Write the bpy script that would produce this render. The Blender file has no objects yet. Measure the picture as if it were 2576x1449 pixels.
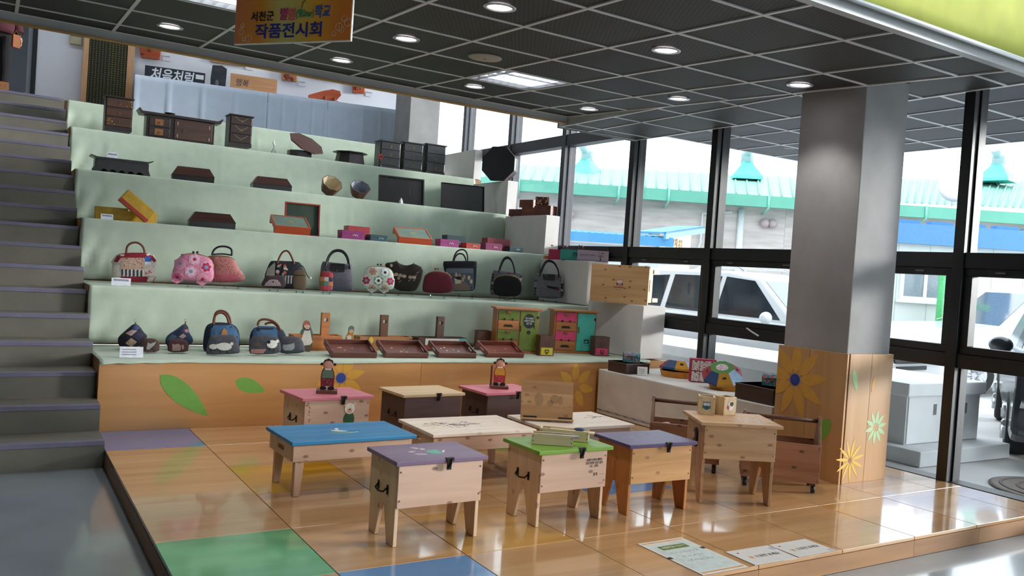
import bpy, bmesh, math, random
from mathutils import Matrix, Vector

sc = bpy.context.scene
COL = sc.collection
PI = math.pi

# ---------------------------------------------------------------- camera
cd = bpy.data.cameras.new('camera'); cam = bpy.data.objects.new('camera', cd); COL.objects.link(cam)
cd.sensor_width = 36.0; cd.lens = 29.6; cd.clip_end = 400
cam.matrix_world = Matrix(((.8481, -.04527, -.52791, -.6582), (-.52566, .053, -.84904, -5.6703),
                           (.06642, .99757, .02115, 1.277), (0, 0, 0, 1)))
sc.camera = cam

# ---------------------------------------------------------------- sky, sun, exposure
wd = bpy.data.worlds.new('overcast_sky'); sc.world = wd; wd.use_nodes = True
_b = wd.node_tree.nodes['Background']; _b.inputs[0].default_value = (.87, .945, 1.0, 1); _b.inputs[1].default_value = 3.7
sl = bpy.data.lights.new('sun', 'SUN'); sl.energy = 5.6; sl.angle = math.radians(9); sl.color = (1, .95, .9)
sun = bpy.data.objects.new('sun', sl); COL.objects.link(sun)
sun.rotation_euler = Vector((-.9, .40, -.17)).to_track_quat('-Z', 'Y').to_euler()
sc.view_settings.view_transform = 'Standard'; sc.view_settings.look = 'None'
sc.view_settings.gamma = 1; sc.view_settings.use_curve_mapping = False
sc.view_settings.exposure = -0.1
sc.cycles.use_denoising = True
sc.cycles.max_bounces = 6; sc.cycles.diffuse_bounces = 3; sc.cycles.glossy_bounces = 3; sc.cycles.transmission_bounces = 4; sc.cycles.transparent_max_bounces = 10
sc.cycles.use_adaptive_sampling = True; sc.cycles.adaptive_threshold = .07; sc.cycles.use_light_tree = False; sc.cycles.adaptive_min_samples = 16
sc.cycles.sample_clamp_indirect = 6
sc.cycles.caustics_reflective = False; sc.cycles.caustics_refractive = False
for i in range(7):          # sampling portals in the openings of the curtain wall (no light of their own)
    pl = bpy.data.lights.new('window_portal', 'AREA'); pl.shape = 'RECTANGLE'; pl.size = 2.4; pl.size_y = 5.4
    pl.cycles.is_portal = True
    po = bpy.data.objects.new('window_portal', pl); COL.objects.link(po)
    po.location = (5.42, -9 + 2.5 * i, 2.6); po.rotation_euler = (PI / 2, 0, PI / 2)

pl = bpy.data.lights.new('window_portal', 'AREA'); pl.shape = 'RECTANGLE'; pl.size = 3.7; pl.size_y = 5.8; pl.cycles.is_portal = True
po = bpy.data.objects.new('window_portal', pl); COL.objects.link(po); po.location = (3.4, -11.75, 2.8); po.rotation_euler = (PI / 2, 0, 0); po.scale = (1, 1, 1)

# ---------------------------------------------------------------- materials
def lin(c):
    if isinstance(c, str):
        c = tuple(int(c[i:i + 2], 16) / 255 for i in (0, 2, 4))
    return tuple((v / 12.92 if v <= .04045 else ((v + .055) / 1.055) ** 2.4) for v in c)

MC = {}
def mat(c, rough=.6, metal=0., var=.06, scale=30., bump=0., emit=0., coat=0., spec=.5, stretch=None, key=None, c2=None, detail=3.):
    k = (c, rough, metal, var, scale, bump, emit, coat, spec, stretch, key, c2)
    if k in MC: return MC[k]
    m = bpy.data.materials.new('mat_%s' % (key or (c if isinstance(c, str) else 'colour'))); m.use_nodes = True
    nt = m.node_tree; N = nt.nodes; L = nt.links; b = N['Principled BSDF']
    col = lin(c)
    b.inputs['Roughness'].default_value = rough; b.inputs['Metallic'].default_value = metal
    b.inputs['Specular IOR Level'].default_value = spec
    if coat: b.inputs['Coat Weight'].default_value = coat; b.inputs['Coat Roughness'].default_value = .08
    if emit:
        b.inputs['Emission Color'].default_value = (*col, 1); b.inputs['Emission Strength'].default_value = emit
    if var or bump or c2:
        tc = N.new('ShaderNodeTexCoord'); mp = N.new('ShaderNodeMapping'); L.new(tc.outputs['Object'], mp.inputs[0])
        if stretch: mp.inputs['Scale'].default_value = stretch
        oi = N.new('ShaderNodeObjectInfo')
        vm = N.new('ShaderNodeVectorMath'); vm.operation = 'ADD'
        sm = N.new('ShaderNodeMath'); sm.operation = 'MULTIPLY'; sm.inputs[1].default_value = 37.
        L.new(oi.outputs['Random'], sm.inputs[0]); L.new(mp.outputs[0], vm.inputs[0]); L.new(sm.outputs[0], vm.inputs[1])
        nz = N.new('ShaderNodeTexNoise'); nz.inputs['Scale'].default_value = scale; nz.inputs['Detail'].default_value = detail
        L.new(vm.outputs[0], nz.inputs['Vector'])
        rp = N.new('ShaderNodeValToRGB')
        a = col; d = lin(c2) if c2 else tuple(min(1, v * (1 + var * 1.5)) for v in col)
        if not c2: a = tuple(v * (1 - var * 2) for v in col)
        rp.color_ramp.elements[0].position = .3; rp.color_ramp.elements[1].position = .7
        rp.color_ramp.elements[0].color = (*a, 1); rp.color_ramp.elements[1].color = (*d, 1)
        L.new(nz.outputs['Fac'], rp.inputs[0]); L.new(rp.outputs[0], b.inputs['Base Color'])
        if bump:
            bp = N.new('ShaderNodeBump'); bp.inputs['Strength'].default_value = bump; bp.inputs['Distance'].default_value = .004
            L.new(nz.outputs['Fac'], bp.inputs['Height']); L.new(bp.outputs[0], b.inputs['Normal'])
    else:
        b.inputs['Base Color'].default_value = (*col, 1)
    MC[k] = m; return m

def wood(c1, c2, axis='x', rough=.5, knots=0., coat=0., key='wood', grain=1., knotcol='6b3a1e'):
    """grain drawn out along one axis of the piece, with darker knots scattered through it"""
    k = ('wood', c1, c2, axis, rough, knots, coat, grain)
    if k in MC: return MC[k]
    m = bpy.data.materials.new('mat_' + key); m.use_nodes = True
    nt = m.node_tree; N = nt.nodes; L = nt.links; b = N['Principled BSDF']
    b.inputs['Roughness'].default_value = rough
    if coat: b.inputs['Coat Weight'].default_value = coat; b.inputs['Coat Roughness'].default_value = .06
    tc = N.new('ShaderNodeTexCoord'); oi = N.new('ShaderNodeObjectInfo')
    sm = N.new('ShaderNodeMath'); sm.operation = 'MULTIPLY'; sm.inputs[1].default_value = 53.
    L.new(oi.outputs['Random'], sm.inputs[0])
    vm = N.new('ShaderNodeVectorMath'); vm.operation = 'ADD'; L.new(tc.outputs['Object'], vm.inputs[0]); L.new(sm.outputs[0], vm.inputs[1])
    mp = N.new('ShaderNodeMapping'); L.new(vm.outputs[0], mp.inputs[0])
    st = {'x': (1.2, 16, 16), 'y': (16, 1.2, 16), 'z': (16, 16, 1.2)}[axis]
    mp.inputs['Scale'].default_value = tuple(v * grain for v in st)
    nz = N.new('ShaderNodeTexNoise'); nz.inputs['Scale'].default_value = 1.5; nz.inputs['Detail'].default_value = 5; nz.inputs['Distortion'].default_value = .6
    L.new(mp.outputs[0], nz.inputs['Vector'])
    rp = N.new('ShaderNodeValToRGB'); e = rp.color_ramp.elements
    e[0].position = .32; e[1].position = .68; e[0].color = (*lin(c2), 1); e[1].color = (*lin(c1), 1)
    L.new(nz.outputs['Fac'], rp.inputs[0]); out = rp.outputs[0]
    if knots:
        sp = N.new('ShaderNodeSeparateXYZ'); L.new(vm.outputs[0], sp.inputs[0]); cb = N.new('ShaderNodeCombineXYZ')
        ia = 'xyz'.index(axis); ib = [i for i in range(3) if i != ia]
        sa = N.new('ShaderNodeMath'); sa.operation = 'ADD'; L.new(sp.outputs[ib[0]], sa.inputs[0]); L.new(sp.outputs[ib[1]], sa.inputs[1])
        ma = N.new('ShaderNodeMath'); ma.operation = 'MULTIPLY'; ma.inputs[1].default_value = 5.; L.new(sp.outputs[ia], ma.inputs[0])
        mb_ = N.new('ShaderNodeMath'); mb_.operation = 'MULTIPLY'; mb_.inputs[1].default_value = 9.; L.new(sa.outputs[0], mb_.inputs[0])
        L.new(ma.outputs[0], cb.inputs[0]); L.new(mb_.outputs[0], cb.inputs[1])
        vo = N.new('ShaderNodeTexVoronoi'); vo.voronoi_dimensions = '2D'; vo.inputs['Scale'].default_value = 1.; L.new(cb.outputs[0], vo.inputs['Vector'])
        kr = N.new('ShaderNodeValToRGB'); ke = kr.color_ramp.elements
        ke[0].position = .05; ke[0].color = (1, 1, 1, 1); ke[1].position = .10; ke[1].color = (0, 0, 0, 1)
        L.new(vo.outputs['Distance'], kr.inputs[0])
        mm = N.new('ShaderNodeMath'); mm.operation = 'MULTIPLY'; mm.inputs[1].default_value = knots; L.new(kr.outputs[0], mm.inputs[0])
        mx = N.new('ShaderNodeMixRGB'); L.new(mm.outputs[0], mx.inputs[0]); L.new(out, mx.inputs[1]); mx.inputs[2].default_value = (*lin(knotcol), 1)
        out = mx.outputs[0]
    L.new(out, b.inputs['Base Color'])
    MC[k] = m; return m

def glass(tint=(1, 1, 1), gloss=.08, rough=.0, key='glass'):
    k = ('glass', tint, gloss, rough)
    if k in MC: return MC[k]
    m = bpy.data.materials.new('mat_' + key); m.use_nodes = True
    nt = m.node_tree; N = nt.nodes; L = nt.links; N.clear()
    o = N.new('ShaderNodeOutputMaterial'); t = N.new('ShaderNodeBsdfTransparent'); g = N.new('ShaderNodeBsdfGlossy')
    x = N.new('ShaderNodeMixShader'); fr = N.new('ShaderNodeFresnel'); fr.inputs[0].default_value = 1.45
    t.inputs[0].default_value = (*tint, 1); g.inputs['Roughness'].default_value = rough
    ma = N.new('ShaderNodeMath'); ma.operation = 'MULTIPLY'; ma.inputs[1].default_value = gloss * 10; L.new(fr.outputs[0], ma.inputs[0])
    L.new(ma.outputs[0], x.inputs[0]); L.new(t.outputs[0], x.inputs[1]); L.new(g.outputs[0], x.inputs[2]); L.new(x.outputs[0], o.inputs[0])
    MC[k] = m; return m

def check(c1, c2, scale, key='plaid', c3=None, diag=False):
    """woven check: two crossed stripe sets"""
    k = ('check', c1, c2, scale, c3, diag)
    if k in MC: return MC[k]
    m = bpy.data.materials.new('mat_' + key); m.use_nodes = True
    nt = m.node_tree; N = nt.nodes; L = nt.links; b = N['Principled BSDF']; b.inputs['Roughness'].default_value = .9
    tc = N.new('ShaderNodeTexCoord'); mp = N.new('ShaderNodeMapping'); L.new(tc.outputs['Object'], mp.inputs[0])
    if diag: mp.inputs['Rotation'].default_value = (0, math.radians(45), 0)
    fs = []
    for d in ('X', 'Z'):
        w = N.new('ShaderNodeTexWave'); w.wave_type = 'BANDS'; w.bands_direction = d; w.inputs['Scale'].default_value = scale
        L.new(mp.outputs[0], w.inputs['Vector']); r = N.new('ShaderNodeMath'); r.operation = 'GREATER_THAN'; r.inputs[1].default_value = .5
        L.new(w.outputs['Fac'], r.inputs[0]); fs.append(r.outputs[0])
    ad = N.new('ShaderNodeMath'); ad.operation = 'ADD'; L.new(fs[0], ad.inputs[0]); L.new(fs[1], ad.inputs[1])
    hf = N.new('ShaderNodeMath'); hf.operation = 'MULTIPLY'; hf.inputs[1].default_value = .5; L.new(ad.outputs[0], hf.inputs[0])
    rp = N.new('ShaderNodeValToRGB'); e = rp.color_ramp.elements; e[0].color = (*lin(c1), 1); e[1].color = (*lin(c2), 1)
    if c3: x = e.new(.5); x.color = (*lin(c3), 1)
    L.new(hf.outputs[0], rp.inputs[0]); L.new(rp.outputs[0], b.inputs['Base Color'])
    MC[k] = m; return m

def print_mat(base, cols, scale, key='floral_print', thr=.42, base2=None):
    """printed fabric or paper: scattered blots of a few colours on a ground"""
    k = ('print', base, tuple(cols), scale, thr)
    if k in MC: return MC[k]
    m = bpy.data.materials.new('mat_' + key); m.use_nodes = True
    nt = m.node_tree; N = nt.nodes; L = nt.links; b = N['Principled BSDF']; b.inputs['Roughness'].default_value = .7
    tc = N.new('ShaderNodeTexCoord'); prev = None
    for i, c in enumerate(cols):
        mp = N.new('ShaderNodeMapping'); mp.inputs['Location'].default_value = (i * 3.7, i * 1.3, i * 5.1); L.new(tc.outputs['Object'], mp.inputs[0])
        vo = N.new('ShaderNodeTexVoronoi'); vo.inputs['Scale'].default_value = scale * (1 + .35 * i); L.new(mp.outputs[0], vo.inputs['Vector'])
        lt = N.new('ShaderNodeMath'); lt.operation = 'LESS_THAN'; lt.inputs[1].default_value = thr * (1 - .12 * i); L.new(vo.outputs['Distance'], lt.inputs[0])
        mx = N.new('ShaderNodeMixRGB'); L.new(lt.outputs[0], mx.inputs[0])
        if prev: L.new(prev, mx.inputs[1])
        else: mx.inputs[1].default_value = (*lin(base), 1)
        mx.inputs[2].default_value = (*lin(c), 1); prev = mx.outputs[0]
    L.new(prev, b.inputs['Base Color'])
    MC[k] = m; return m

# ---------------------------------------------------------------- mesh helpers
class MB:
    def __init__(s): s.v = []; s.f = []; s.sm = []
    def add(s, vs, fs, smooth=False):
        o = len(s.v); s.v += [tuple(p) for p in vs]; s.f += [tuple(i + o for i in f) for f in fs]; s.sm += [smooth] * len(fs); return s
    def box(s, x0, x1, y0, y1, z0, z1, M=None):
        vs = [(x, y, z) for z in (z0, z1) for y in (y0, y1) for x in (x0, x1)]
        if M: vs = [tuple(M @ Vector(p)) for p in vs]
        return s.add(vs, [(0, 2, 3, 1), (4, 5, 7, 6), (0, 1, 5, 4), (2, 6, 7, 3), (0, 4, 6, 2), (1, 3, 7, 5)])
    def cbox(s, c, d, M=None):
        return s.box(c[0] - d[0] / 2, c[0] + d[0] / 2, c[1] - d[1] / 2, c[1] + d[1] / 2, c[2] - d[2] / 2, c[2] + d[2] / 2, M)
    def prism(s, poly, y0, y1, M=None, axis='y'):
        """polygon given in (x, z) and drawn out along y (or (x, y) along z, or (y, z) along x)"""
        n = len(poly); P = {'y': lambda p, t: (p[0], t, p[1]), 'z': lambda p, t: (p[0], p[1], t), 'x': lambda p, t: (t, p[0], p[1])}[axis]
        vs = [P(p, y0) for p in poly] + [P(p, y1) for p in poly]
        if M: vs = [tuple(M @ Vector(p)) for p in vs]
        a = sum(poly[i][0] * poly[(i + 1) % n][1] - poly[(i + 1) % n][0] * poly[i][1] for i in range(n))
        fs = [tuple(range(n)), tuple(range(2 * n - 1, n - 1, -1))] + [((i + 1) % n, i, i + n, (i + 1) % n + n) for i in range(n)]
        if a < 0: fs = [tuple(reversed(f)) for f in fs]
        if axis == 'z': fs = [tuple(reversed(f)) for f in fs]
        return s.add(vs, fs)
    def tube(s, pts, r, n=8, cap=True, smooth=True, flat=None):
        pts = [Vector(p) for p in pts]; rr = r if isinstance(r, (list, tuple)) else [r] * len(pts)
        vs = []; fs = []; prev = None
        for i, p in enumerate(pts):
            t = (pts[min(i + 1, len(pts) - 1)] - pts[max(i - 1, 0)]).normalized()
            if prev is None:
                a = Vector((0, 1, 0)) if abs(t.y) < .9 else Vector((1, 0, 0))
            else: a = prev
            a = (a - t * a.dot(t)).normalized(); prev = a; b = t.cross(a)
            for k in range(n):
                g = 2 * PI * k / n; w = flat or 1.
                vs.append(p + a * math.cos(g) * rr[i] * w + b * math.sin(g) * rr[i])
        for i in range(len(pts) - 1):
            for k in range(n):
                fs.append((i * n + k, i * n + (k + 1) % n, (i + 1) * n + (k + 1) % n, (i + 1) * n + k))
        s.add(vs, fs, smooth)
        if cap:
            o = len(s.v) - len(vs)
            s.f += [tuple(o + k for k in reversed(range(n))), tuple(o + (len(pts) - 1) * n + k for k in range(n))]; s.sm += [False, False]
        return s
    def lathe(s, prof, n=16, c=(0, 0, 0), smooth=True, M=None, a0=0.):
        """profile of (radius, height) turned about z"""
        vs = []; fs = []
        for r, z in prof:
            for k in range(n):
                g = a0 + 2 * PI * k / n; vs.append((c[0] + r * math.cos(g), c[1] + r * math.sin(g), c[2] + z))
        if M: vs = [tuple(M @ Vector(p)) for p in vs]
        m = len(prof)
        for i in range(m - 1):
            for k in range(n): fs.append((i * n + k, i * n + (k + 1) % n, (i + 1) * n + (k + 1) % n, (i + 1) * n + k))
        s.add(vs, fs, smooth); o = len(s.v) - len(vs)
        s.f += [tuple(o + k for k in reversed(range(n))), tuple(o + (m - 1) * n + k for k in range(n))]; s.sm += [False, False]
        return s
    def ball(s, c, r, n=12, m=8, smooth=True):
        r = r if isinstance(r, (tuple, list)) else (r, r, r); vs = [(c[0], c[1], c[2] - r[2])]; fs = []
        for i in range(1, m):
            t = PI * i / m
            for k in range(n):
                g = 2 * PI * k / n; vs.append((c[0] + r[0] * math.sin(t) * math.cos(g), c[1] + r[1] * math.sin(t) * math.sin(g), c[2] - r[2] * math.cos(t)))
        vs.append((c[0], c[1], c[2] + r[2])); e = len(vs) - 1
        for k in range(n):
            fs.append((0, 1 + (k + 1) % n, 1 + k)); fs.append((e, 1 + (m - 2) * n + k, 1 + (m - 2) * n + (k + 1) % n))
        for i in range(m - 2):
            for k in range(n):
                a = 1 + i * n; fs.append((a + k, a + (k + 1) % n, a + n + (k + 1) % n, a + n + k))
        return s.add(vs, fs, smooth)
    def build(s, name, m, parent=None, loc=None, bevel=0., rot=None):
        me = bpy.data.meshes.new(name); me.from_pydata(s.v, [], s.f); me.update()
        me.polygons.foreach_set('use_smooth', s.sm)
        ms = m if isinstance(m, list) else [m]
        for q in ms: me.materials.append(q)
        o = bpy.data.objects.new(name, me); COL.objects.link(o)
        if parent: o.parent = parent
        if loc: o.location = loc
        if rot: o.rotation_euler = rot
        if bevel:
            b = o.modifiers.new('edge', 'BEVEL'); b.width = bevel; b.segments = 2; b.limit_method = 'ANGLE'; b.angle_limit = .6
        return o

def root(name, label, cat, loc=(0, 0, 0), rz=0., group=None, rx=0., ry=0.):
    o = bpy.data.objects.new(name, None); COL.objects.link(o); o.empty_display_size = .1
    o.location = loc; o.rotation_euler = (rx, ry, rz); return tag(o, label, cat, group)
def tag(o, label, cat=None, group=None):
    o['label'] = label
    if cat: o['category'] = cat
    if group: o['group'] = group
    return o
def struct(o):
    o['kind'] = 'structure'; return o
def sroot(name, loc=(0, 0, 0), rx=0., rz=0.):
    o = bpy.data.objects.new(name, None); COL.objects.link(o); o.location = loc; o.rotation_euler = (rx, 0, rz); return struct(o)
def box(name, m, parent, x0, x1, y0, y1, z0, z1, bevel=0., M=None):
    return MB().box(x0, x1, y0, y1, z0, z1, M).build(name, m, parent, bevel=bevel)
def copy_tree(o, parent=None):
    c = o.copy(); COL.objects.link(c); c.parent = parent
    for ch in list(o.children): copy_tree(ch, c)
    return c

_txt = []
def text(name, s, size, m, parent, loc=(0, 0, 0), rot=(PI / 2, 0, 0), align='CENTER', ext=.0006, width=None, shear=0., bold=0.):
    """lettering: a mesh object filled in by set_lettering() at the end of the script"""
    cu = bpy.data.curves.new('lettering', 'FONT'); cu.body = s; cu.size = size; cu.align_x = align; cu.align_y = 'CENTER'
    cu.extrude = ext; cu.shear = shear; cu.offset = bold; cu.resolution_u = 3; cu.space_line = .95
    t = bpy.data.objects.new(name, bpy.data.meshes.new(name)); COL.objects.link(t); t.parent = parent; t.location = loc; t.rotation_euler = rot
    _txt.append((t, cu, m, width)); return t
def set_lettering():
    fo = []
    for t, cu, m, width in _txt:
        o = bpy.data.objects.new('lettering_source', cu); COL.objects.link(o); fo.append(o)
    dg = bpy.context.evaluated_depsgraph_get()
    for (t, cu, m, width), o in zip(_txt, fo):
        me = bpy.data.meshes.new_from_object(o.evaluated_get(dg))
        if width and me.vertices:
            xs = [v.co.x for v in me.vertices]; k = width / max(1e-6, max(xs) - min(xs))
            for v in me.vertices: v.co.x *= k
        me.materials.clear(); me.materials.append(m); old = t.data; nm = t.name; t.data = me; me.name = nm; bpy.data.meshes.remove(old)
    for o in fo: bpy.data.objects.remove(o)
    for t, cu, m, width in _txt: bpy.data.curves.remove(cu)

def scribble(parent, cx, cz, w, h, m, y=-.001, rows=1, seed=1, flat_=False):
    """writing too small to read: short strokes in rows, on an upright face (or flat on z = y)"""
    r = random.Random(seed); b = MB(); k = max(.0006, h * .07)
    for q in range(rows):
        zc = cz + ((rows - 1) / 2 - q) * h * 1.5; x = cx - w / 2
        while x < cx + w / 2:
            a = r.uniform(.35, .7) * h
            for _ in range(3):
                x0, z0 = x + r.uniform(0, a), zc + r.uniform(-.5, .5) * h; x1, z1 = (x0 + r.uniform(.3, .8) * a, z0) if r.random() < .5 else (x0, z0 + r.uniform(.3, .6) * h)
                if flat_: b.box(x0, x1 + k, z0, z1 + k, y, y + .0003)
                else: b.box(x0, x1 + k, y - .0006, y, z0, z1 + k)
            x += a * r.choice([1.3, 1.3, 2.2])
    o = b.build('lettering', m, parent); o['kind'] = 'stuff'; return o

# soft bodies: an outline in (x, z) swelling to both sides
def _ctr(o):
    xs = [p[0] for p in o]; zs = [p[1] for p in o]; return ((min(xs) + max(xs)) / 2, (min(zs) + max(zs)) / 2)
def densify(o, step):
    r = []
    for i, a in enumerate(o):
        b = o[(i + 1) % len(o)]; n = max(1, int(math.hypot(b[0] - a[0], b[1] - a[1]) / step))
        r += [(a[0] + (b[0] - a[0]) * k / n, a[1] + (b[1] - a[1]) * k / n) for k in range(n)]
    return r
def smooth_ol(o, it=1):
    for _ in range(it):
        r = []
        for i, a in enumerate(o):
            b = o[(i + 1) % len(o)]; r += [(a[0] * .75 + b[0] * .25, a[1] * .75 + b[1] * .25), (a[0] * .25 + b[0] * .75, a[1] * .25 + b[1] * .75)]
        o = r
    return o
class Puff:
    def __init__(s, outline, thick, edge=.25, pw=2.6, c=None):
        s.o = outline; s.t = thick; s.e = edge; s.c = c or _ctr(outline); s.pw = pw
    def y(s, x, z):
        """front surface depth (negative towards the viewer) at a point of the face"""
        dx, dz = x - s.c[0], z - s.c[1]; d = math.hypot(dx, dz)
        if d < 1e-6: return -s.t / 2
        best = 1e9; n = len(s.o)
        for i in range(n):
            ax, az = s.o[i][0] - s.c[0], s.o[i][1] - s.c[1]; bx, bz = s.o[(i + 1) % n][0] - s.c[0], s.o[(i + 1) % n][1] - s.c[1]
            ex, ez = bx - ax, bz - az; den = dx * ez - dz * ex
            if abs(den) < 1e-12: continue
            t = (ax * ez - az * ex) / den; u = (ax * dz - az * dx) / den
            if t > 0 and -1e-6 <= u <= 1 + 1e-6: best = min(best, t)
        r = min(1., 1. / best) if best < 1e8 else 1.
        return -s.t / 2 * (s.e + (1 - s.e) * (1 - r ** s.pw) ** .5)
    def mesh(s, mb):
        o = s.o; n = len(o); rings = (1., .95, .86, .72, .5, .25); vs = []; fs = []
        for sg in (-1, 1):
            for r in rings:
                yy = s.t / 2 * (s.e + (1 - s.e) * (1 - r ** s.pw) ** .5)
                vs += [(s.c[0] + (p[0] - s.c[0]) * r, sg * yy, s.c[1] + (p[1] - s.c[1]) * r) for p in o]
            vs.append((s.c[0], sg * s.t / 2, s.c[1]))
        m = len(rings); off = m * n + 1
        a = sum(o[i][0] * o[(i + 1) % n][1] - o[(i + 1) % n][0] * o[i][1] for i in range(n))
        def q(f): fs.append(f if a > 0 else tuple(reversed(f)))
        for i in range(n):
            j = (i + 1) % n
            for k in range(m - 1):
                q((k * n + i, k * n + j, (k + 1) * n + j, (k + 1) * n + i))
                q((off + k * n + j, off + k * n + i, off + (k + 1) * n + i, off + (k + 1) * n + j))
            q(((m - 1) * n + i, (m - 1) * n + j, m * n)); q((off + (m - 1) * n + j, off + (m - 1) * n + i, off + m * n))
            q((j, i, off + i, off + j))
        return mb.add(vs, fs, True)
    def patch(s, pts, lift=.0015, step=.012):
        """a piece of cloth lying on the front surface"""
        p = densify(pts, step); c = _ctr(pts); n = len(p); vs = []; fs = []
        for r in (1., .6, .25):
            for a in p:
                x, z = c[0] + (a[0] - c[0]) * r, c[1] + (a[1] - c[1]) * r; vs.append((x, s.y(x, z) - lift, z))
        vs.append((c[0], s.y(*c) - lift, c[1]))
        ar = sum(p[i][0] * p[(i + 1) % n][1] - p[(i + 1) % n][0] * p[i][1] for i in range(n))
        for i in range(n):
            j = (i + 1) % n
            for k in range(2): fs.append((k * n + i, k * n + j, (k + 1) * n + j, (k + 1) * n + i))
            fs.append((2 * n + i, 2 * n + j, 3 * n))
        if ar < 0: fs = [tuple(reversed(f)) for f in fs]
        return MB().add(vs, fs, True)
def ngon(cx, cz, r, n, a0=0., rz=None):
    return [(cx + r * math.cos(a0 + 2 * PI * k / n), cz + (rz or r) * math.sin(a0 + 2 * PI * k / n)) for k in range(n)]
def arc(p0, p1, h, n=10, y=0., pw=2.):
    """handle path from p0 to p1 in the xz plane rising by h in a round arch"""
    r = []
    for i in range(n + 1):
        t = i / n; x = p0[0] + (p1[0] - p0[0]) * (.5 - .5 * math.cos(PI * t)); z = p0[1] + (p1[1] - p0[1]) * t + h * math.sin(PI * t)
        r.append((x, y, z))
    return r

from mathutils import noise as mnoise
# ---------------------------------------------------------------- the room
concrete_floor = mat('8b959b', .18, var=.05, scale=2.2, coat=.7, key='polished_concrete')
concrete = mat('9b9a9a', .8, var=.07, scale=3.5, bump=.15, key='concrete', detail=6.)
stair_con = mat('6c695f', .75, var=.06, scale=5, key='stair_concrete')
white_wall = mat('dfe2ea', .8, var=.015, scale=4, key='white_paint')
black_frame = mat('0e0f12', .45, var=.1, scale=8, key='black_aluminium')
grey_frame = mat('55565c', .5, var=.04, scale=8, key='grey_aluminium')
ply = wood('d2a878', 'ba8e60', 'x', rough=.22, coat=.8, key='varnished_plywood', grain=.35)
ply_v = wood('c8945c', 'b4804a', 'x', rough=.38, coat=.15, key='plywood_cladding', grain=.35)
ply_edge = wood('a5784c', '8a603a', 'x', rough=.5, key='plywood_edge', grain=.5)

fl = struct(MB().box(-9, 5.26, -11.5, .4, -.6, -.11).build('floor', concrete_floor))

pf = sroot('platform_floor')
box('base', ply_edge, pf, .012, 5.09, -3.04, .579, -.108, -.02)
def tile_mat(c): return wood(c[0], c[1], 'x', rough=.2, coat=.8, key='painted_plywood', grain=.35)
TM = {(0, -1): ('5f82c4', '5476b8'), (1, 1): ('d79f1f', 'c9910f'), (0, 3): ('68b47a', '5ea96f'), (1, 4): ('6a9fd0', '5f94c8'),
      (2, 3): ('cf9f58', 'c08f4a'), (4, 2): ('5f8cc4', '5380ba'), (4, 0): ('86b35a', '78a64e'), (6, 4): ('cf9a5a', 'c08a4c')}
ys = [.579, 0.] + [-.611 * k for k in range(1, 6)]
for i in range(9):
    x0, x1 = i * .6, min((i + 1) * .6, 5.09)
    for j in range(6):
        y1, y0 = ys[j], ys[j + 1]
        if j == 5: y0 = -3.055
        m = tile_mat(TM[(i, j - 1)]) if (i, j - 1) in TM else ply
        o = MB().box(-(x1 - x0) / 2 + .002, (x1 - x0) / 2 - .002, -(y1 - y0) / 2 + .002, (y1 - y0) / 2 - .002, -.018, 0).build('tile', m, pf, bevel=.0015)
        o.location = ((x0 + x1) / 2, (y0 + y1) / 2, 0)
for x0, x1 in ((0, 1.2), (1.2, 2.4), (2.4, 3.6), (3.6, 4.22), (4.22, 5.09)):
    box('front_board', ply_edge, pf, x0 + .001, x1 - .001, -3.055, -3.042, -.108, -.02)
for y0, y1 in ((-3.04, -1.8), (-1.8, -.6), (-.6, .03)):
    box('side_board', wood('8a6648', '745238', 'y', rough=.6, key='plywood_side', grain=.5), pf, 0, .012, y0 + .001, y1 - .001, -.108, -.02)

YK = [.579, 1.573, 2.567, 3.561, 4.555, 5.549]; ZK = [.485, .942, 1.483, 1.978, 2.495, 2.92]
bl = sroot('bleacher_floor')
for k in range(5):
    box('tier', wood('a8774c', '8f6240', 'x', key='tier_wood'), bl, 0., 5.09, YK[k] + .012, YK[k + 1] + .012, (-.1 if k == 0 else ZK[k - 1]) , ZK[k] - .006)
for x0, x1 in ((0, 2.4), (2.4, 4.8), (4.8, 5.09)):
    box('cladding_panel', ply_v, bl, x0 + .0012, x1 - .0012, .579, .591, .0, .479)
# painted leaves and flowers on the cladding of the first tier
def paint(name, pts, c, parent, y=None, x=None, th=.0012):
    mb = MB()
    pts = [(a, min(b, .462)) for a, b in pts] if y == .579 else ([(min(max(a, -2.128), -1.557), min(b, .867)) for a, b in pts] if x is not None else pts)
    if y is not None: mb.prism(pts, y - th, y)
    else: mb.prism(pts, x - th, x, axis='x')
    return mb.build(name, mat(c, .45, var=.03, scale=20, key='wall_paint'), parent)
def leaf_shape(p0, p1, w, n=12, skew=.35):
    dx, dz = p1[0] - p0[0], p1[1] - p0[1]; r = []
    for sgn in (1, -1):
        rng = range(n + 1) if sgn > 0 else range(n - 1, 0, -1)
        for i in rng:
            t = i / n; ww = w * math.sin(PI * t ** .75) ** .8 * sgn; L = math.hypot(dx, dz)
            r.append((p0[0] + dx * t - dz / L * ww, p0[1] + dz * t + dx / L * ww))
    return r
paint('painted_leaf', leaf_shape((.39, .385), (.727, .085), .07), '6fa548', bl, y=.579)
paint('painted_leaf', leaf_shape((.905, .335), (1.13, .255), .052), '6fa548', bl, y=.579)
def flower(parent, cx, cz, r, petal, centre, n=9, y=None, x=None, rc=.045, a0=.2, wd=.3, only=None):
    for k in range(n):
        if only and k not in only: continue
        g = a0 + 2 * PI * k / n
        p0 = (cx + math.cos(g) * rc * 1.15, cz + math.sin(g) * rc * 1.15); p1 = (cx + math.cos(g) * r, cz + math.sin(g) * r)
        paint('painted_petal', leaf_shape(p0, p1, r * wd * .5, 9), petal, parent, y=y, x=x)
    if centre: paint('painted_centre', ngon(cx, cz, rc, 20), centre, parent, y=y, x=x)
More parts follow.
